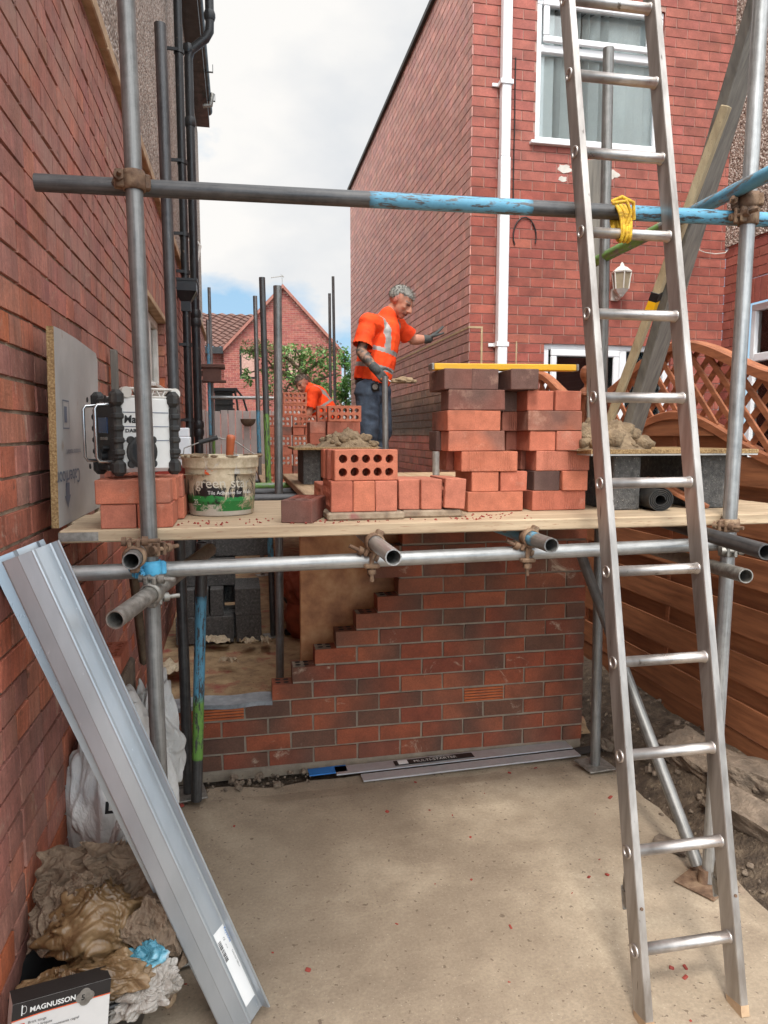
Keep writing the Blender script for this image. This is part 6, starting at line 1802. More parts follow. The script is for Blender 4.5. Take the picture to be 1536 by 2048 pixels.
# ------------------------------------------------------------ steel lintels leaning on the wall
def lintel(label, foot, top, prof, th=0.0025, label_on=False, wdir=None):
    foot, top = V(foot), V(top); d = (top - foot).normalized(); L = (top - foot).length
    mid = (foot + top) / 2; vw = C0 - mid; n_ = (vw - d * vw.dot(d)).normalized(); w_ = n_.cross(d) * -1
    if w_.x < 0: w_ = -w_
    t = thing('steel_lintel', label, 'lintel', foot, 'steel lintels')
    q = MB()
    def P(p, l, off): return foot + d * l + w_ * p[0] + n_ * (p[1] - off)
    rows = [[P(p, l, 0) for p in prof] for l in (0, L)]; rowb = [[P(p, l, th) for p in prof] for l in (0, L)]
    q.loft(rows, False); q.loft([rowb[1], rowb[0]], False)
    for l in (0, 1):
        for i in range(len(prof) - 1): q.poly([rows[l][i], rows[l][i + 1], rowb[l][i + 1], rowb[l][i]])
    for e in (0, -1): q.poly([rows[0][e], rows[1][e], rowb[1][e], rowb[0][e]])
    build('galvanised_section', q, M['lintel'], t)
    return t, d, w_, n_, foot, P
fL, fR = at_z(440, 2062, 0.0), at_z(560, 2044, 0.0)
foot = (fL + fR) / 2; foot.z = 0.012
top = at_y(66, 1100, 1.93); 
prof = [(-0.078, -0.06), (-0.076, -0.022), (-0.073, -0.019), (-0.04, -0.006), (-0.038, -0.0045), (-0.006, 0.003), (-0.003, 0.0042), (0.001, 0.003), (0.006, -0.003), (0.041, -0.026), (0.046, -0.027), (0.059, -0.004), (0.062, -0.002), (0.065, -0.004), (0.067, -0.04)]
LT, d_, w_, n_, f0_, PP = lintel('bright galvanised steel lintel with a white label, leaning on the old wall', foot, top, prof)
def SP(a, l): return f0_ + d_ * l + w_ * a + n_ * (-0.003 + (a - 0.006) / (0.041 - 0.006) * -0.023 + 0.0015)
sl0, sl1 = 0.045, 0.285
q = MB(); q.poly([SP(0.007, sl0), SP(0.0415, sl0), SP(0.0415, sl1), SP(0.007, sl1)]); stk = build('sticker', q, M['label'], LT)
def on(a, l, e=0.0004): return SP(a, l) + n_ * e
ws = (SP(0.04, 0) - SP(0.01, 0)).normalized()
lettering('Keystone', 0.0125, on(0.0385, 0.275), -d_, ws, 'blue_ink', stk)
lettering('CE', 0.009, on(0.026, 0.255), -d_, ws, 'ink', stk)
lettering('UK CA', 0.005, on(0.026, 0.235), -d_, ws, 'ink', stk)
lettering('Cavity lintel 1500mm', 0.0065, on(0.0345, 0.205), -d_, ws, 'ink', stk)
q = MB(); rr = random.Random(9); l = 0.255
while l > 0.195:
    w2 = rr.choice((0.001, 0.002, 0.003)); q.poly([on(0.0085, l), on(0.018, l), on(0.018, l - w2), on(0.0085, l - w2)]); l -= w2 + rr.choice((0.001, 0.002))
build('barcode', q, M['ink'], stk)
f2 = foot + V((-0.04, 0.1, -0.004)); t2_ = f2 + (top - foot).normalized() * 1.45 + V((-0.015, -0.045, 0))
prof2 = [(-0.07, -0.05), (-0.07, 0.0), (-0.01, 0.0), (0.0, -0.012), (0.05, -0.02), (0.056, 0.0), (0.068, 0.002), (0.07, -0.03)]
lintel('second steel lintel tucked behind the labelled one', f2, t2_, prof2)

# ------------------------------------------------------------ sacks, rubbish and debris
def crumple(mb, c, rad, seed, amp=0.16, fr=1.6, sub=5, R=None, flat=None, sharp=1.0):
    """soft slumped body with long creased folds"""
    Q = Euler((seed * 1.3, seed * 0.7, seed * 2.1)).to_matrix(); sv = V((seed * 3.1, seed * 1.7, 0))
    def fn(d):
        p = Q @ d
        p = p + noise.noise_vector(p * 1.4 + sv) * 0.45
        a = abs(noise.noise(V((p.x * 1.3, p.y * 1.5, p.z * 4.2)) * fr * 0.7 + sv)) * 2
        b = abs(noise.noise(V((p.x * 5.2, p.y * 1.7, p.z * 2.0)) * fr * 0.8 + sv)) * 2
        e = abs(noise.noise(V((p.x * 4, p.y * 11, p.z * 6)) * fr * 0.8)) * 2
        return 1 + amp * (0.8 * noise.noise(p * 1.1 + sv) + 0.5 * (a - 0.5) + 0.22 * (b - 0.5) + 0.05 * (e - 0.45))
    return mb.blob(c, rad, sub, fn, R, flat)
def sheet(mb, c, w, h, R, seed, amp=0.02, n=14, curl=0.0):
    b0 = len(mb.v); c = V(c)
    for j in range(n + 1):
        for i in range(n + 1):
            x, y = -0.5 + i / n, -0.5 + j / n
            ex = 1 + 0.3 * noise.noise(V((y * 4 + seed, seed, 1))); ey = 1 + 0.3 * noise.noise(V((x * 4, seed, 5)))
            z = amp * (1 - 2 * abs(noise.noise(V((x * 3 + seed, y * 3, 2))))) + amp * 0.5 * (1 - 2 * abs(noise.noise(V((x * 7 + seed, y * 7, 8))))) + curl * (x * x + y * y)
            mb.v.append(tuple(c + R @ V((x * w * ex, y * h * ey, z))))
    mb.sm = False
    for j in range(n):
        for i in range(n):
            a = b0 + j * (n + 1) + i; mb.face((a, a + 1, a + n + 2, a + n + 1))
    return mb
q = MB(); cb = at_y(235, 1545, 2.55)
crumple(q, (cb.x + 0.0, 2.6, 0.34), (0.165, 0.15, 0.33), 2, 0.36, 1.0, 6)
WB = thing('rubble_sack', 'large white plastic sack slumped between the wall and the lintel', 'sack', (cb.x, 2.62, 0)); build('sack', q, M['sack'], WB)
q = MB(); crumple(q, (at_y(255, 1680, 2.35).x, 2.36, 0.3), (0.06, 0.05, 0.17), 8, 0.45, 1.3, 6, Matrix.Rotation(0.25, 3, 'Y')); build('gathered_neck', q, M['sack'], WB)
q = MB(); crumple(q, (-0.37, 2.95, 0.38), (0.1, 0.12, 0.28), 6, 0.4, 1.1, 6); tag(build('rubble_sack', q, M['sack']), 'second white sack standing behind the near left upright pole', 'sack')
pL = at_y(212, 1612, 2.41)
lettering('L', 0.055, pL + V((0.0, -0.03, -0.01)), (1, 0, 0), (0.1, 0, 1), 'ink', WB, bold=0.003)
# tub of rubbish
TB = V((-0.44, 1.93, 0)); q = MB(); q.sm = True
q.loft([[TB + V((r * cos(2 * pi * i / 36), r * 0.9 * sin(2 * pi * i / 36), z)) for i in range(36)] for r, z in ((0.13, 0.0), (0.19, 0.2), (0.2, 0.205), (0.2, 0.215), (0.185, 0.214), (0.13, 0.02))], True, True, False)
tag(build('rubber_tub', q, M['black_plastic'], None, TB), 'black rubber tub of rubbish at the foot of the old wall', 'tub')
bgc = at_y(195, 1850, 1.95)
q = MB(); crumple(q, (bgc.x + 0.01, 1.95, bgc.z), (0.125, 0.1, 0.11), 5, 0.42, 1.3, 6); crumple(q, (bgc.x - 0.055, 1.84, bgc.z - 0.09), (0.1, 0.07, 0.055), 9, 0.42, 1.4, 6); crumple(q, (bgc.x + 0.06, 1.83, bgc.z - 0.065), (0.11, 0.06, 0.05), 14, 0.45, 1.4, 6)
tag(build('brown_bag', q, M['brown_plastic']), 'muddy brown plastic bag bulging out of the black tub', 'bag')
kp = [(150, 1745, 0.2, 0.14, 2.08, 1), (235, 1738, 0.22, 0.15, 2.1, 2), (280, 1790, 0.17, 0.18, 2.0, 3), (108, 1835, 0.14, 0.16, 1.96, 4), (310, 1860, 0.13, 0.17, 1.9, 5), (175, 1772, 0.1, 0.08, 1.98, 6), (350, 1905, 0.09, 0.24, 1.92, 7), (300, 1765, 0.14, 0.16, 2.12, 8)]
desc = ['at the back by the wall', 'behind the brown bag below the white sack', 'with a dark fold beside the lintel', 'against the old brick wall', 'folded beside the brown bag', 'small square one on top', 'hanging over the tub by the lintel', 'farthest back by the lintel']
for i, (u, v, w_, h_, y_, sd_) in enumerate(kp):
    p = at_y(u, v, y_); q = MB(); R = Euler((radians(48 + 18 * sin(i * 2.1)), radians(22 * sin(i * 1.3)), 0.5 * sin(i * 1.9))).to_matrix()
    sheet(q, p, w_, h_, R, sd_ * 3.3, 0.022, 24, -0.05)
    tag(build('torn_paper', q, M['kraft']), 'torn brown paper sack piece %s' % desc[i], 'paper', 'torn paper sack pieces')
q = MB(); crumple(q, (bgc.x + 0.03, 2.12, bgc.z + 0.0), (0.15, 0.1, 0.12), 30, 0.45, 1.5, 6); tag(build('paper_sack', q, M['kraft']), 'crumpled kraft paper sack heaped behind the brown bag', 'paper')
bl_ = at_y(292, 1925, 1.86); q = MB(); crumple(q, bl_, (0.055, 0.04, 0.06), 19, 0.5, 1.1, 5, Matrix.Rotation(0.5, 3, 'Y')); crumple(q, bl_ + V((-0.06, -0.01, -0.05)), (0.045, 0.03, 0.04), 22, 0.5, 1.2, 5)
tag(build('wrapper', q, M['bluebag']), 'blue and white printed wrapper scrunched in the tub', 'wrapper')
bl_ = at_y(275, 1985, 1.8); q = MB(); crumple(q, bl_ + V((0, 0.02, -0.01)), (0.1, 0.06, 0.045), 33, 0.55, 1.2, 6, Matrix.Rotation(-0.25, 3, 'Y'))
tag(build('polythene', q, M['clearbag']), 'cloudy clear polythene bag spilling over the tub rim', 'bag')
# carton
c0_, c1_ = at_y(25, 2010, 1.68), at_y(222, 1956, 1.76)
du = (c1_ - c0_); wlen = du.length; du.normalize(); up_ = V((0.06, 0.15, 1)); up_ = (up_ - du * up_.dot(du)).normalized(); nn_ = du.cross(up_)
CT = thing('carton', 'black and white brick tongs carton tipped into the rubbish tub', 'carton', c0_ - up_ * 0.13)
R = Matrix((du, -nn_, up_)).transposed()
ctr = (c0_ + c1_) / 2 - up_ * 0.07 - nn_ * 0.03
q = MB(); q.box(ctr, (wlen, 0.06, 0.14), 0.001, R); bx0 = build('box', q, M['card_white'], CT)
def cf(x, y, e=0.0012): return c0_ + du * x - up_ * y + nn_ * e
q = MB(); q.poly([cf(0, 0), cf(0, 0.038), cf(wlen * 0.3, 0.034), cf(wlen, 0.034), cf(wlen, 0)]); q.poly([cf(0, 0, -0.06) + up_ * 0.0008, cf(0, 0) + up_ * 0.0008, cf(wlen, 0) + up_ * 0.0008, cf(wlen, 0, -0.06) + up_ * 0.0008]); build('black_band', q, M['card_black'], bx0)
q = MB(); q.poly([cf(0, 0.038, 0.0014), cf(0, 0.0405, 0.0014), cf(wlen * 0.3, 0.0365, 0.0014), cf(wlen, 0.0365, 0.0014), cf(wlen, 0.034, 0.0014), cf(wlen * 0.3, 0.034, 0.0014)])
for y_ in (0.048, 0.062, 0.078): q.poly([cf(0.018, y_, 0.0016), cf(0.029, y_, 0.0016), cf(0.029, y_ + 0.011, 0.0016), cf(0.018, y_ + 0.011, 0.0016)][::-1])
build('orange_print', q, M['orange_print'], bx0)
lettering('MAGNUSSON', 0.0165, cf(0.038, 0.027, 0.0018), du, up_, 'ink_white', bx0, bold=0.0004)
for i, s_ in enumerate(('Brick tongs', 'Pince à briques', 'Chwytak do przenoszenia cegieł', 'Cleşte pentru cărămizi', 'Pinzas para ladrillos', 'Pinça para transporte de tijolos')):
    lettering(s_, 0.0088, cf(0.036, 0.053 + i * 0.0105, 0.0018), du, up_, 'ink', bx0)
q = MB(); ce = (wlen * 0.73, 0.027)
q.poly([cf(ce[0] + 0.021 * cos(a) * (abs(cos(2 * a)) * 0.2 + 0.85), ce[1] + 0.02 * sin(a) * (abs(cos(2 * a)) * 0.2 + 0.85), 0.0019) for a in [-2 * pi * i / 24 for i in range(24)]][::-1]); build('badge', q, M['galv_clamp'], bx0)
lettering('5', 0.018, cf(ce[0] - 0.009, ce[1] + 0.006, 0.0024), du, up_, 'ink', bx0, bold=0.0005)
q = MB(); q.poly([cf(0.02, 0.006, 0.0018), cf(0.02, 0.03, 0.0018), cf(0.0225, 0.03, 0.0018), cf(0.0225, 0.006, 0.0018)]); q.sweep([cf(0.026 + 0.005 * cos(a), 0.018 + 0.009 * sin(a), 0.0018) for a in [2 * pi * i / 14 for i in range(15)]], 0.0006, 4); build('logo_mark', q, M['ink_white'], bx0)
q = MB(); q.blob(at_z(337, 1998, 0.02) + V((0, 0, 0.0)), (0.022, 0.02, 0.022), 3, lambda d: 1 + 0.3 * noise.noise(d * 2)); tag(build('mortar_lump', q, M['stone']), 'pale lump of mortar on the concrete beside the tub', 'stone')
# papers and tools under the platform
for i, (u, v, w_, h_, lab) in enumerate(((430, 1290, 0.22, 0.16, 'crumpled sheet at the foot of the concrete blocks'), (497, 1292, 0.12, 0.08, 'small torn sheet below the end-on blocks'), (532, 1290, 0.18, 0.07, 'flat torn sheet beside the middle pole'), (455, 1331, 0.15, 0.06, 'pale sheet lying alone on the dusty floor'), (347, 1345, 0.2, 0.3, 'muddy sheet curled against the old wall'))):
    p = at_z(u, v, 0.05); q = MB(); sheet(q, p + V((0, 0, 0.02)), w_, h_, Euler((0.25 * (i % 2), 0.1, i * 0.8)).to_matrix(), i * 5.7 + 2, 0.03, 14); tag(build('torn_paper', q, M['cream_paper']), 'torn cream paper, ' + lab, 'paper', 'torn paper on the floor')
ps = at_y(615, 1175, 5.6)
RS = thing('cement_sack', 'red printed cement sack on the floor below the platform', 'sack', (ps.x, 5.7, 0.03))
q = MB(); crumple(q, (ps.x, 5.75, ps.z), (0.2, 0.18, 0.2), 40, 0.4, 1.2, 5); crumple(q, (ps.x + 0.02, 5.75, ps.z - 0.25), (0.2, 0.2, 0.24), 41, 0.3, 1.2, 4); build('sack', q, M['redsack'], RS)
pj = at_y(637, 1165, 5.5); q = MB(); q.bx(pj.x - 0.05, pj.x + 0.09, 5.5, 5.503, pj.z - 0.05, pj.z + 0.05); pl_ = build('label', q, M['whiteface'], RS)
lettering('JRT', 0.06, (pj.x - 0.035, 5.498, pj.z - 0.005), (1, 0, 0), (0, 0, 1), 'ink', pl_, bold=0.002)
SPd = thing('spade', 'D-handled spade standing against the red sack', 'spade', at_z(597, 1270, 0.03))
a, b = at_z(600, 1262, 0.04), at_y(628, 1205, 5.3)
q = MB(); q.sweep([a, a.lerp(b, 0.5), b], 0.015, 10); build('shaft', q, M['rubber'], SPd)
dd_ = (b - a).normalized(); sd_ = V((1, 0, 0.1)); q = MB(); q.sweep([b, b + dd_ * 0.05 + sd_ * 0.06, b + dd_ * 0.11 + sd_ * 0.065, b + dd_ * 0.11 - sd_ * 0.065, b + dd_ * 0.05 - sd_ * 0.06, b], 0.013, 8); build('d_handle', q, M['rubber'], SPd)
q = MB(); q.box(a + V((-0.02, 0, 0.0)), (0.22, 0.06, 0.05), 0.01); build('blade', q, M['black'], SPd)
BRm = thing('broom', 'broom with a black head lying on the dusty floor', 'broom', at_z(640, 1255, 0.03)); pa, pb_ = at_z(570, 1222, 0.07), at_z(632, 1252, 0.07)
q = MB(); q.sweep([pa, pb_], 0.014, 8); build('broom_handle', q, M['bark'], BRm); q = MB(); q.box(pb_ + V((0.09, 0, -0.01)), (0.2, 0.08, 0.08), 0.01); build('broom_head', q, M['black'], BRm)
q = MB(); ph = at_z(600, 1225, 0.03); q.sweep([ph + V((0.14 * cos(a), 0.14 * sin(a), 0.15 + 0.12 * cos(a) * 0 + 0.06 * sin(a))) for a in [2 * pi * i / 24 for i in range(25)]], 0.014, 8, False); tag(build('hose_loop', q, M['rubber']), 'loop of dark hose behind the spade', 'hose')
q = MB(); a, b = at_y(262, 1105, 2.75), at_y(288, 1325, 3.05); q.sweep([a, b], 0.018, 4); tag(build('dark_batten', q, M['bark']), 'dark timber batten leaning on the old wall below the platform', 'batten')
p = at_y(266, 1310, 2.86); brick("H", -0.57, 2.8, p.z - 0.06, "orange brick end showing low behind the lintel by the old wall", "loose bricks by the old wall", 0.0)
q = MB(); q.bx(-0.6, -0.45, 2.78, 3.05, 0.0, p.z - 0.062, 0.01); tag(build("rubble_block", q, M["rubble"]), "rough concrete block under the orange brick by the old wall", "concrete block")
# broken concrete under the fence
def chunk(label, u, v, z, dims, rot, seed):
    p = at_z(u, v, z); q = MB()
    bm = bmesh.new(); bmesh.ops.create_cube(bm, size=1); bmesh.ops.subdivide_edges(bm, edges=bm.edges[:], cuts=7, use_grid_fill=True)
    R = Euler(rot).to_matrix(); b0 = len(q.v)
    for w_ in bm.verts:
        c_ = w_.co.copy(); n_ = noise.noise_vector(c_ * 3.3 + V((seed, 0, 0))) * 0.09 + noise.noise_vector(c_ * 8 + V((seed, 3, 0))) * 0.04
        c_ = c_ + n_; q.v.append(tuple(p + R @ V((c_.x * dims[0] * 0.78, c_.y * dims[1] * 0.85, c_.z * dims[2] * 0.85))))
    for f in bm.faces: q.face([b0 + w_.index for w_ in f.verts])
    bm.free(); tag(build('concrete_lump', q, M['rubble']), label, 'concrete lump', 'broken concrete below the fence')
chunk('broad slab of broken concrete under the fence behind the ladder', 1390, 1510, 0.15, (0.24, 0.34, 0.12), (0.1, -0.25, 0.2), 1)
chunk('long plank-like slab of broken concrete at the right frame edge', 1515, 1640, 0.12, (0.16, 0.46, 0.12), (0.05, -0.3, 0.25), 4)
chunk('big rough concrete lump at the right under the fence bottom', 1500, 1560, 0.16, (0.26, 0.3, 0.16), (0, 0.1, 0.5), 7)
chunk('thin flake of concrete lying by the slanting brace', 1345, 1690, 0.012, (0.1, 0.16, 0.012), (0, 0, 0.6), 9)
chunk('small concrete lump beside the wall end', 1213, 1490, 0.05, (0.06, 0.07, 0.05), (0.2, 0.3, 0.5), 12)
# ------------------------------------------------------------ the two bricklayers
def skinmat():
    k = Mat('weathered_skin'); col, al = k.attr(); vec = k.coord('Object')
    c = k.mix(1, col, k.ramp(k.noise(vec, 22, 5), [(0.3, (0.86,) * 3), (0.7, (1.1,) * 3)]), 'MULTIPLY')
    k.set(base_color=c, roughness=0.6)
    k.b.inputs['Subsurface Weight'].default_value = 0.0
    k.bump(k.noise(vec, 60, 4), 0.15, 0.003)
    return k.m
M['skin'] = skinmat()
M['skin_tone'] = None
def capsule(mb, a, b, ra, rb, seg=14, sy=1.0, up=None):
    a, b = V(a), V(b); t = (b - a).normalized()
    u = V(up) if up else (V((0, 0, 1)) if abs(t.z) < 0.9 else V((0, 1, 0)))
    u = (u - t * u.dot(t)).normalized(); w = t.cross(u)
    rings = []
    for i in range(6):
        th = -pi / 2 + (pi / 2) * i / 5
        rings.append([a + t * (ra * sin(th)) + (u * cos(p) + w * sin(p) * sy) * max(ra * cos(th), 1e-4) for p in [2 * pi * j / seg for j in range(seg)]])
    for i in range(6):
        th = (pi / 2) * i / 5
        rings.append([b + t * (rb * sin(th)) + (u * cos(p) + w * sin(p) * sy) * max(rb * cos(th), 1e-4) for p in [2 * pi * j / seg for j in range(seg)]])
    mb.loft(rings, True, True, True)
def chain(mb, pts, rs, sy=1.0, up=None):
    for i in range(len(pts) - 1): capsule(mb, pts[i], pts[i + 1], rs[i], rs[i + 1], 14, sy, up)
def fused(name, mb, mat, parent, vox=0.009, smooth=4, colf=None, disp=None):
    o = build(name, mb, mat, parent)
    evalmesh(o, [('REMESH', dict(mode='VOXEL', voxel_size=vox, use_smooth_shade=True)), ('SMOOTH', dict(factor=0.5, iterations=smooth))])
    me = o.data
    if not me.materials: me.materials.append(M[mat] if isinstance(mat, str) else mat)
    off = WL[o.name]
    if disp:
        for v in me.vertices: v.co = v.co + v.normal * disp(v.co + off)
    if colf:
        for at in list(me.color_attributes): me.color_attributes.remove(at)
        ca = me.color_attributes.new("Col", 'FLOAT_COLOR', 'POINT')
        arr = []
        for v in me.vertices: arr += [*colf(v.co + off), 1.0]
        ca.data.foreach_set('color', arr)
    return o
def head(mb, c, f, u, s):
    """skull, jaw, nose, brow, lips, ears about centre c; f forward, u up (unit), s head half-height"""
    r = f.cross(u)
    R = Matrix((r, f, u)).transposed()
    mb.blob(c + u * s * 0.22 - f * s * 0.08, (s * 0.66, s * 0.80, s * 0.74), 3, None, R)
    mb.blob(c - u * s * 0.28 + f * s * 0.2, (s * 0.53, s * 0.58, s * 0.62), 3, None, R)
    mb.blob(c - u * s * 0.72 + f * s * 0.5, (s * 0.28, s * 0.24, s * 0.2), 2, None, R)
    capsule(mb, c + u * s * 0.12 + f * s * 0.78, c - u * s * 0.2 + f * s * 0.96, s * 0.07, s * 0.13)
    mb.blob(c - u * s * 0.24 + f * s * 0.88, (s * 0.2, s * 0.12, s * 0.1), 2, None, R)
    for q in (-1, 1):
        capsule(mb, c + u * s * 0.2 + f * s * 0.73 + r * q * s * 0.1, c + u * s * 0.17 + f * s * 0.6 + r * q * s * 0.44, s * 0.09, s * 0.08)
        mb.blob(c - u * s * 0.1 + f * s * 0.55 + r * q * s * 0.34, (s * 0.18, s * 0.2, s * 0.2), 2, None, R)
        mb.blob(c + u * s * 0.0 - f * s * 0.06 + r * q * s * 0.68, (s * 0.07, s * 0.17, s * 0.26), 2, None, R)
    capsule(mb, c - u * s * 0.46 + f * s * 0.76 - r * s * 0.16, c - u * s * 0.46 + f * s * 0.76 + r * s * 0.16, s * 0.07, s * 0.07)
    capsule(mb, c - u * s * 0.55 + f * s * 0.73 - r * s * 0.12, c - u * s * 0.55 + f * s * 0.73 + r * s * 0.12, s * 0.07, s * 0.07)
def hand(mb, wrist, d, palm_n, spread, curl, L=0.19, thumb_side=1, flex=()):
    """palm and five jointed fingers; d points from wrist to finger tips, palm_n out of the palm"""
    d = V(d).normalized(); n = V(palm_n); n = (n - d * n.dot(d)).normalized(); s = d.cross(n) * thumb_side
    k = L / 0.19
    for i in range(4):
        o = (i - 1.5) * 0.019 * k
        capsule(mb, wrist + s * o * 0.75, wrist + d * 0.085 * k + s * o, 0.016 * k, 0.0125 * k)
    lens = (0.072, 0.08, 0.075, 0.058)
    for i in range(4):
        o = (1.5 - i) * 0.0205 * k
        base = wrist + d * 0.09 * k + s * o
        dirv = (d + s * (1.5 - i) * spread).normalized()
        c = curl[i] if isinstance(curl, (list, tuple)) else curl
        p = base; ang = 0
        for j, fr in enumerate((0.45, 0.31, 0.24)):
            ang += c * (0.8 if j == 0 else 1.0)
            dv = dirv * cos(ang) + n * sin(ang)
            q = p + dv * lens[i] * fr * k
            capsule(mb, p, q, (0.0098, 0.009, 0.0082)[j] * k, (0.009, 0.0082, 0.007)[j] * k, 10); p = q
    b = wrist + d * 0.028 * k + s * 0.034 * k
    t1 = b + (d * 0.5 + s * 0.75 + n * 0.25).normalized() * 0.042 * k
    t2 = t1 + (d * 0.85 + s * 0.42 + n * 0.3).normalized() * 0.034 * k
    t3 = t2 + (d * 1.0 + s * 0.15 + n * 0.35).normalized() * 0.026 * k
    capsule(mb, b, t1, 0.014 * k, 0.0115 * k, 10); capsule(mb, t1, t2, 0.0112 * k, 0.0098 * k, 10); capsule(mb, t2, t3, 0.0098 * k, 0.008 * k, 10)
SKIN = rgb(186, 128, 104)
def worker(label, base, J, facing, headf, headu, headc, hs, hair_c, beard=False, extras=True, tattoo=True, vox=0.009):
    t = thing('person', label, 'person', base)
    fwd = V(facing).normalized(); left = V((0, 0, 1)).cross(fwd).normalized()
    # body: one continuous surface
    mb = MB()
    head(mb, headc, headf, headu, hs)
    capsule(mb, J['neck'], headc - headu * hs * 0.42 - headf * hs * 0.12, 0.066, 0.06)
    chain(mb, [J['hip'], J['waist'], J['chest']], [0.135, 0.135, 0.135], 0.8, fwd)
    for q in ('l', 'r'):
        chain(mb, [J['chest'] + (J['sh_' + q] - J['chest']) * 0.35, J['sh_' + q]], [0.08, 0.06])
        chain(mb, [J['sh_' + q], J['sh_' + q].lerp(J['el_' + q], 0.5), J['el_' + q]], [0.055, 0.05, 0.041])
        chain(mb, [J['el_' + q], J['el_' + q].lerp(J['wr_' + q], 0.3), J['wr_' + q]], [0.046, 0.05, 0.031])
        chain(mb, [J['hp_' + q], J['kn_' + q], J['an_' + q]], [0.088, 0.06, 0.042])
        capsule(mb, J['an_' + q] + V((0, 0, -0.03)), J['an_' + q] + fwd * 0.12 + V((0, 0, -0.055)), 0.04, 0.035)
    def scol(p):
        h = p - headc
        z = h.dot(headu) / hs; f = h.dot(headf) / hs; r = h.dot(headf.cross(headu)) / hs
        if h.length < hs * 1.35:
            c = SKIN
            if f > 0.55 and abs(z + 0.5) < 0.06 and abs(r) < 0.26: c = rgb(120, 66, 58)
            elif f > 0.5 and abs(z - 0.1) < 0.07 and 0.12 < abs(r) < 0.42: c = rgb(92, 66, 58)
            elif f > 0.5 and abs(z - 0.27) < 0.055 and 0.1 < abs(r) < 0.46: c = rgb(112, 92, 80)
            elif f > 0.3 and z < -0.3 and beard: c = lerp3(SKIN, rgb(120, 96, 84), 0.55)
            elif f > 0.3 and z < -0.3: c = lerp3(SKIN, rgb(150, 110, 96), 0.4)
            elif abs(r) > 0.62: c = rgb(180, 108, 90)
            return lerp3(c, rgb(190, 110, 90), 0.25 * max(0, noise.noise(p * 14)))
        if tattoo:
            a, b = J['el_r'], J['wr_r']
            if (p - a).length < 0.34 and (p - b).length < 0.36:
                k = noise.noise(p * 34) + 0.5 * noise.noise(p * 80)
                return lerp3(rgb(150, 116, 96), rgb(66, 66, 64), min(1, max(0, 0.5 + 1.6 * k)))
        return SKIN
    fused('body', mb, M['skin'], t, vox, 3, scol)
    # hair
    mb = MB(); r_ = headf.cross(headu); R = Matrix((r_, headf, headu)).transposed()
    def hf(d):
        z, f = d.z, d.y
        lim = 0.28 if f > 0.1 else -0.35 + 0.0 * f
        k = 1.0 + 0.05 * noise.noise(d * 9)
        return k if z > lim - 0.25 * max(0, -f) else 0.86
    mb.blob(headc + headu * hs * 0.26 - headf * hs * 0.13, (hs * 0.70, hs * 0.83, hs * 0.76), 4, hf, R)
    hm = surf('short_hair', [(0.35, lerp3(hair_c, (0, 0, 0), 0.35)), (0.65, hair_c)], 40, 6, (0.6, 0.8), 0, 1.0, 90, 0.02)
    rr = random.Random(12)
    for k_ in range(900):
        d = V((rr.gauss(0, 1), rr.gauss(0, 1), rr.gauss(0, 1))).normalized()
        if d.z < (0.22 if d.y > 0.2 else -0.3) + rr.uniform(-0.12, 0.1): continue
        q0 = headc + headu * hs * 0.26 - headf * hs * 0.13 + R @ V((d.x * hs * 0.69, d.y * hs * 0.82, d.z * hs * 0.75))
        dr = (R @ V((d.x + rr.uniform(-.5, .5), d.y * 0.6 + 0.5, d.z + rr.uniform(-.5, .3)))).normalized()
        sd = dr.cross(R @ d).normalized() * hs * 0.025
        mb.poly([q0 - sd, q0 + sd, q0 + dr * hs * rr.uniform(0.12, 0.24)])
    build('hair', mb, hm, t)
    # shirt
    mb = MB()
    chain(mb, [J['hem'], J['waist'], J['chest'], J['chest'] + (J['neck'] - J['chest']) * 0.55], [0.168, 0.172, 0.162, 0.115], 0.86, fwd)
    for q in ('l', 'r'):
        chain(mb, [J['chest'] + (J['sh_' + q] - J['chest']) * 0.4 + V((0, 0, 0.03)), J['sh_' + q] + V((0, 0, 0.004))], [0.095, 0.076])
        e = J['sh_' + q].lerp(J['el_' + q], 0.78 if q == 'r' else 0.7)
        chain(mb, [J['sh_' + q], e], [0.07, 0.082])
    capsule(mb, J['chest'] + (J['neck'] - J['chest']) * 0.5, J['neck'] + (headc - J['neck']) * 0.1, 0.105, 0.078)
    ax = (J['neck'] - J['hem']).normalized(); Lh = (J['neck'] - J['hem']).length
    sh = fused('shirt', mb, M['hivis'], t, vox * 0.9, 2, None, lambda p: 0.011 * (1 - 2 * abs(noise.noise(V((p.x * 6 + p.z * 5, p.y * 6, p.z * 8))))) + 0.003 * noise.noise(p * 25))
    bmm = bmesh.new(); bmm.from_mesh(sh.data); off = WL[sh.name]; dead = []
    for fc in bmm.faces:      # open cuffs and hem
        p = fc.calc_center_median() + off
        for q in ('l', 'r'):
            e = J['sh_' + q].lerp(J['el_' + q], 0.78 if q == 'r' else 0.7); dv = (J['el_' + q] - J['sh_' + q]).normalized()
            if (p - e).dot(dv) > 0.0 and (p - e).length < 0.13: dead.append(fc); break
        else:
            if (p - J['hem']).dot((J['neck'] - J['hem']).normalized()) < -0.06: dead.append(fc)
    bmesh.ops.delete(bmm, geom=dead, context='FACES'); bmm.to_mesh(sh.data); bmm.free()
    sh.data.materials.append(M['reflect'])
    off = WL[sh.name]
    for f in sh.data.polygons:
        p = f.center + off; s = (p - J['hem']).dot(ax) / Lh; lat = (p - J['chest']).dot(left)
        da = min((p - J['sh_r'].lerp(J['el_r'], 0.5)).length, (p - J['sh_l'].lerp(J['el_l'], 0.5)).length)
        torso = abs((p - (J['hem'] + ax * s * Lh)).dot(left)) < 0.235
        band = (0.08 < s < 0.155) or (0.37 < s < 0.44)
        brace = 0.4 < s < 1.1 and 0.1 < abs(lat) < 0.132
        if torso and (band or brace) and da > 0.12: f.material_index = 1
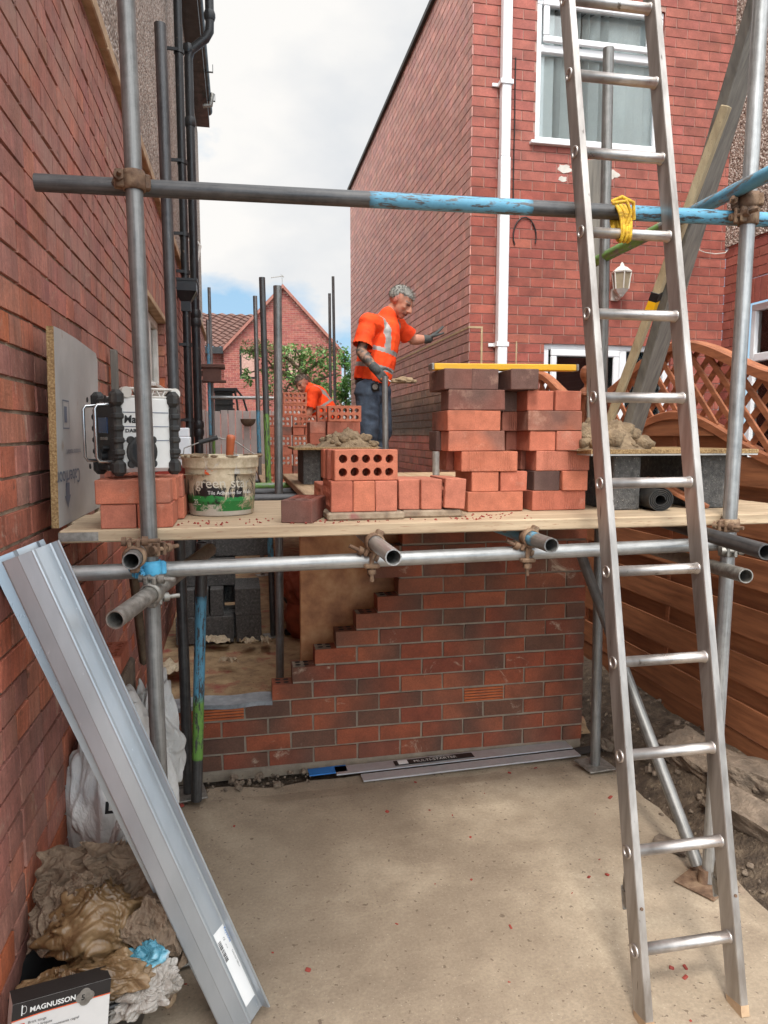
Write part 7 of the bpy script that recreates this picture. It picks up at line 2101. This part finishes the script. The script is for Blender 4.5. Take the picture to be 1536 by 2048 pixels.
    # trousers and boots
    mb = MB()
    chain(mb, [J['hp_l'], J['hp_r']], [0.112, 0.112]); capsule(mb, J['hip'], J['hip'] + V((0, 0, 0.06)), 0.14, 0.14, 14, 0.85, fwd)
    for q in ('l', 'r'): chain(mb, [J['hp_' + q], J['kn_' + q], J['an_' + q] + V((0, 0, 0.01))], [0.106, 0.084, 0.08])
    fused('trousers', mb, M['denim'], t, vox * 1.1, 3, None, lambda p: 0.012 * (1 - 2 * abs(noise.noise(V((p.x * 7, p.y * 7, p.z * 11))))) + 0.004 * noise.noise(p * 24))
    for q in ('l', 'r'):
        mb = MB(); a = J['an_' + q]
        capsule(mb, a + V((0, 0, -0.0)), a + V((0, 0, -0.05)), 0.062, 0.06); capsule(mb, a + V((0, 0, -0.055)), a + fwd * 0.16 + V((0, 0, -0.062)), 0.058, 0.05)
        mb.box(a + fwd * 0.06 + V((0, 0, -0.107)), (0.1, 0.1, 0.012)); fused('boot', mb, M['kraft'], t, 0.01, 3)
    return t, fwd, left
Ym = 6.3
P = lambda u, v, y: at_y(u, v, y)
J = dict(neck=P(775, 634, 6.32), chest=P(765, 668, 6.3), waist=P(752, 725, 6.3), hip=P(744, 772, 6.3), hem=P(746, 752, 6.3),
         sh_r=P(736, 646, 6.14), el_r=P(722, 704, 6.08), wr_r=P(751, 738, 5.98), sh_l=P(797, 652, 6.5), el_l=P(826, 680, 6.56), wr_l=P(856, 678, 6.56),
         hp_l=P(757, 786, 6.38), hp_r=P(735, 784, 6.22), kn_l=P(764, 862, 6.34), kn_r=P(738, 858, 6.2))
J['an_l'] = V((P(752, 872, 6.36).x, 6.42, 1.31)); J['an_r'] = V((P(726, 872, 6.2).x, 6.26, 1.31))
hc = P(801, 604, 6.28)
hu = V((0.46, -0.3, 0.84)).normalized(); hf_ = V((0.6, -0.5, -0.62)); hf_ = (hf_ - hu * hf_.dot(hu)).normalized()
W1, fw1, lf1 = worker('grey haired man in an orange hi-vis shirt and jeans, one gloved hand raised', (J['hip'].x, 6.3, 1.2), J, (0.85, -0.5, 0), hf_, hu, hc, 0.137, rgb(172, 170, 162))
mb = MB(); wl = J['wr_l']
capsule(mb, wl - (wl - J['el_l']).normalized() * 0.03, wl + V((0.01, 0, 0)), 0.041, 0.037)
hand(mb, wl, P(886, 655, 6.6) - wl, V((0.75, 0.1, -0.6)), 0.06, (-0.06, -0.1, -0.06, 0.02), 0.215, -1)
fused('glove', mb, M['glove'], W1, 0.0055, 2)
mb = MB(); wr = J['wr_r']
capsule(mb, wr - (wr - J['el_r']).normalized() * 0.03, wr + V((0.01, 0, -0.01)), 0.042, 0.04)
hand(mb, wr, P(774, 764, 5.95) - wr, V((0.25, 0.9, -0.1)), 0.02, (0.75, 0.85, 0.9, 0.95), 0.19, 1)
fused('glove', mb, M['glove'], W1, 0.0055, 2)
mb = MB(); tp_ = P(751, 774, 6.09); mb.box(tp_, (0.07, 0.035, 0.075), 0.012, Matrix.Rotation(-0.5, 3, 'Z')); tpm = build('tape_measure', mb, M['black'], W1)
mb = MB(); mb.sweep([tp_ + V((-0.006, -0.02, 0)), tp_ + V((-0.008, -0.026, 0))], 0.024, 16); build('tape_face', mb, M['galv_clamp'], tpm)
mb = MB(); bc = J['hip'] + V((0, 0, 0.03)); mb.sm = True
mb.loft([[bc + V((0.15 * cos(a), 0.14 * sin(a), z)) for a in [2 * pi * i / 28 for i in range(28)]] for z in (-0.02, 0.02)], True); build('belt', mb, M['black'], W1)
# the lump of mortar on his trowel
TR2 = thing('brick_trowel', 'trowel loaded with mortar held out by the grey haired man', 'trowel', P(800, 768, 5.95))
g0 = P(768, 759, 5.96); g1 = P(786, 763, 5.94); g2 = P(830, 768, 5.9)
mb = MB(); mb.sweep([P(760, 757, 5.97), g0, P(778, 761, 5.95)], [0.014, 0.016, 0.013], 10); build('handle', mb, M['fence_rail'], TR2)
mb = MB(); mb.sweep([P(778, 761, 5.95), P(786, 766, 5.94)], 0.006, 8); dT = (g2 - g1).normalized(); sT = dT.cross(V((0, 0, 1))).normalized()
mb.poly([g1 - sT * 0.06, g1 + sT * 0.06, g2 + sT * 0.02, g2 + dT * 0.02, g2 - sT * 0.02]); build('blade', mb, M['chrome'], TR2)
mb = MB(); mb.blob((g1 + g2) / 2 + V((0, 0, 0.012)), (0.105, 0.07, 0.036), 4, lambda d: 1 + 0.3 * noise.noise(d * 2.2), Matrix.Rotation(0.0, 3, 'Z'), -0.014); build('mortar_load', mb, M['sand'], TR2)
# second man, bending behind the far stack
Y2 = 9.6
J2 = dict(neck=P(618, 778, Y2), chest=P(632, 795, Y2), waist=P(648, 822, Y2), hip=P(658, 846, Y2), hem=P(656, 838, Y2),
          sh_r=P(627, 785, Y2 - 0.2), el_r=P(618, 826, Y2 - 0.25), wr_r=P(600, 850, Y2 - 0.2), sh_l=P(627, 783, Y2 + 0.2), el_l=P(612, 820, Y2 + 0.26), wr_l=P(596, 846, Y2 + 0.2),
          hp_l=P(659, 852, Y2 + 0.1), hp_r=P(659, 852, Y2 - 0.1))
bx2 = J2['hip'].x
J2['kn_l'] = V((bx2 - 0.1, Y2 + 0.12, 1.62)); J2['kn_r'] = V((bx2 - 0.06, Y2 - 0.12, 1.62)); J2['an_l'] = V((bx2 + 0.05, Y2 + 0.14, 1.31)); J2['an_r'] = V((bx2 + 0.1, Y2 - 0.14, 1.31))
hu2 = V((-0.52, -0.1, 0.85)).normalized(); hf2 = V((-0.6, -0.55, -0.5)); hf2 = (hf2 - hu2 * hf2.dot(hu2)).normalized()
W2, fw2, lf2 = worker('man with cropped grey hair in an orange hi-vis shirt bending over bricks', (bx2, Y2, 1.2), J2, (-0.95, -0.3, 0), hf2, hu2, P(606, 768, Y2), 0.125, rgb(128, 112, 98), True, vox=0.012, tattoo=False)
for q in ('l', 'r'):
    mb = MB(); w_ = J2['wr_' + q]; hand(mb, w_, V((-0.7, -0.1, -0.6)), V((-0.4, 0, -0.8)), 0.03, 0.5, 0.19, 1 if q == 'r' else -1)
    fused('glove', mb, M['glove'], W2, 0.007, 2)
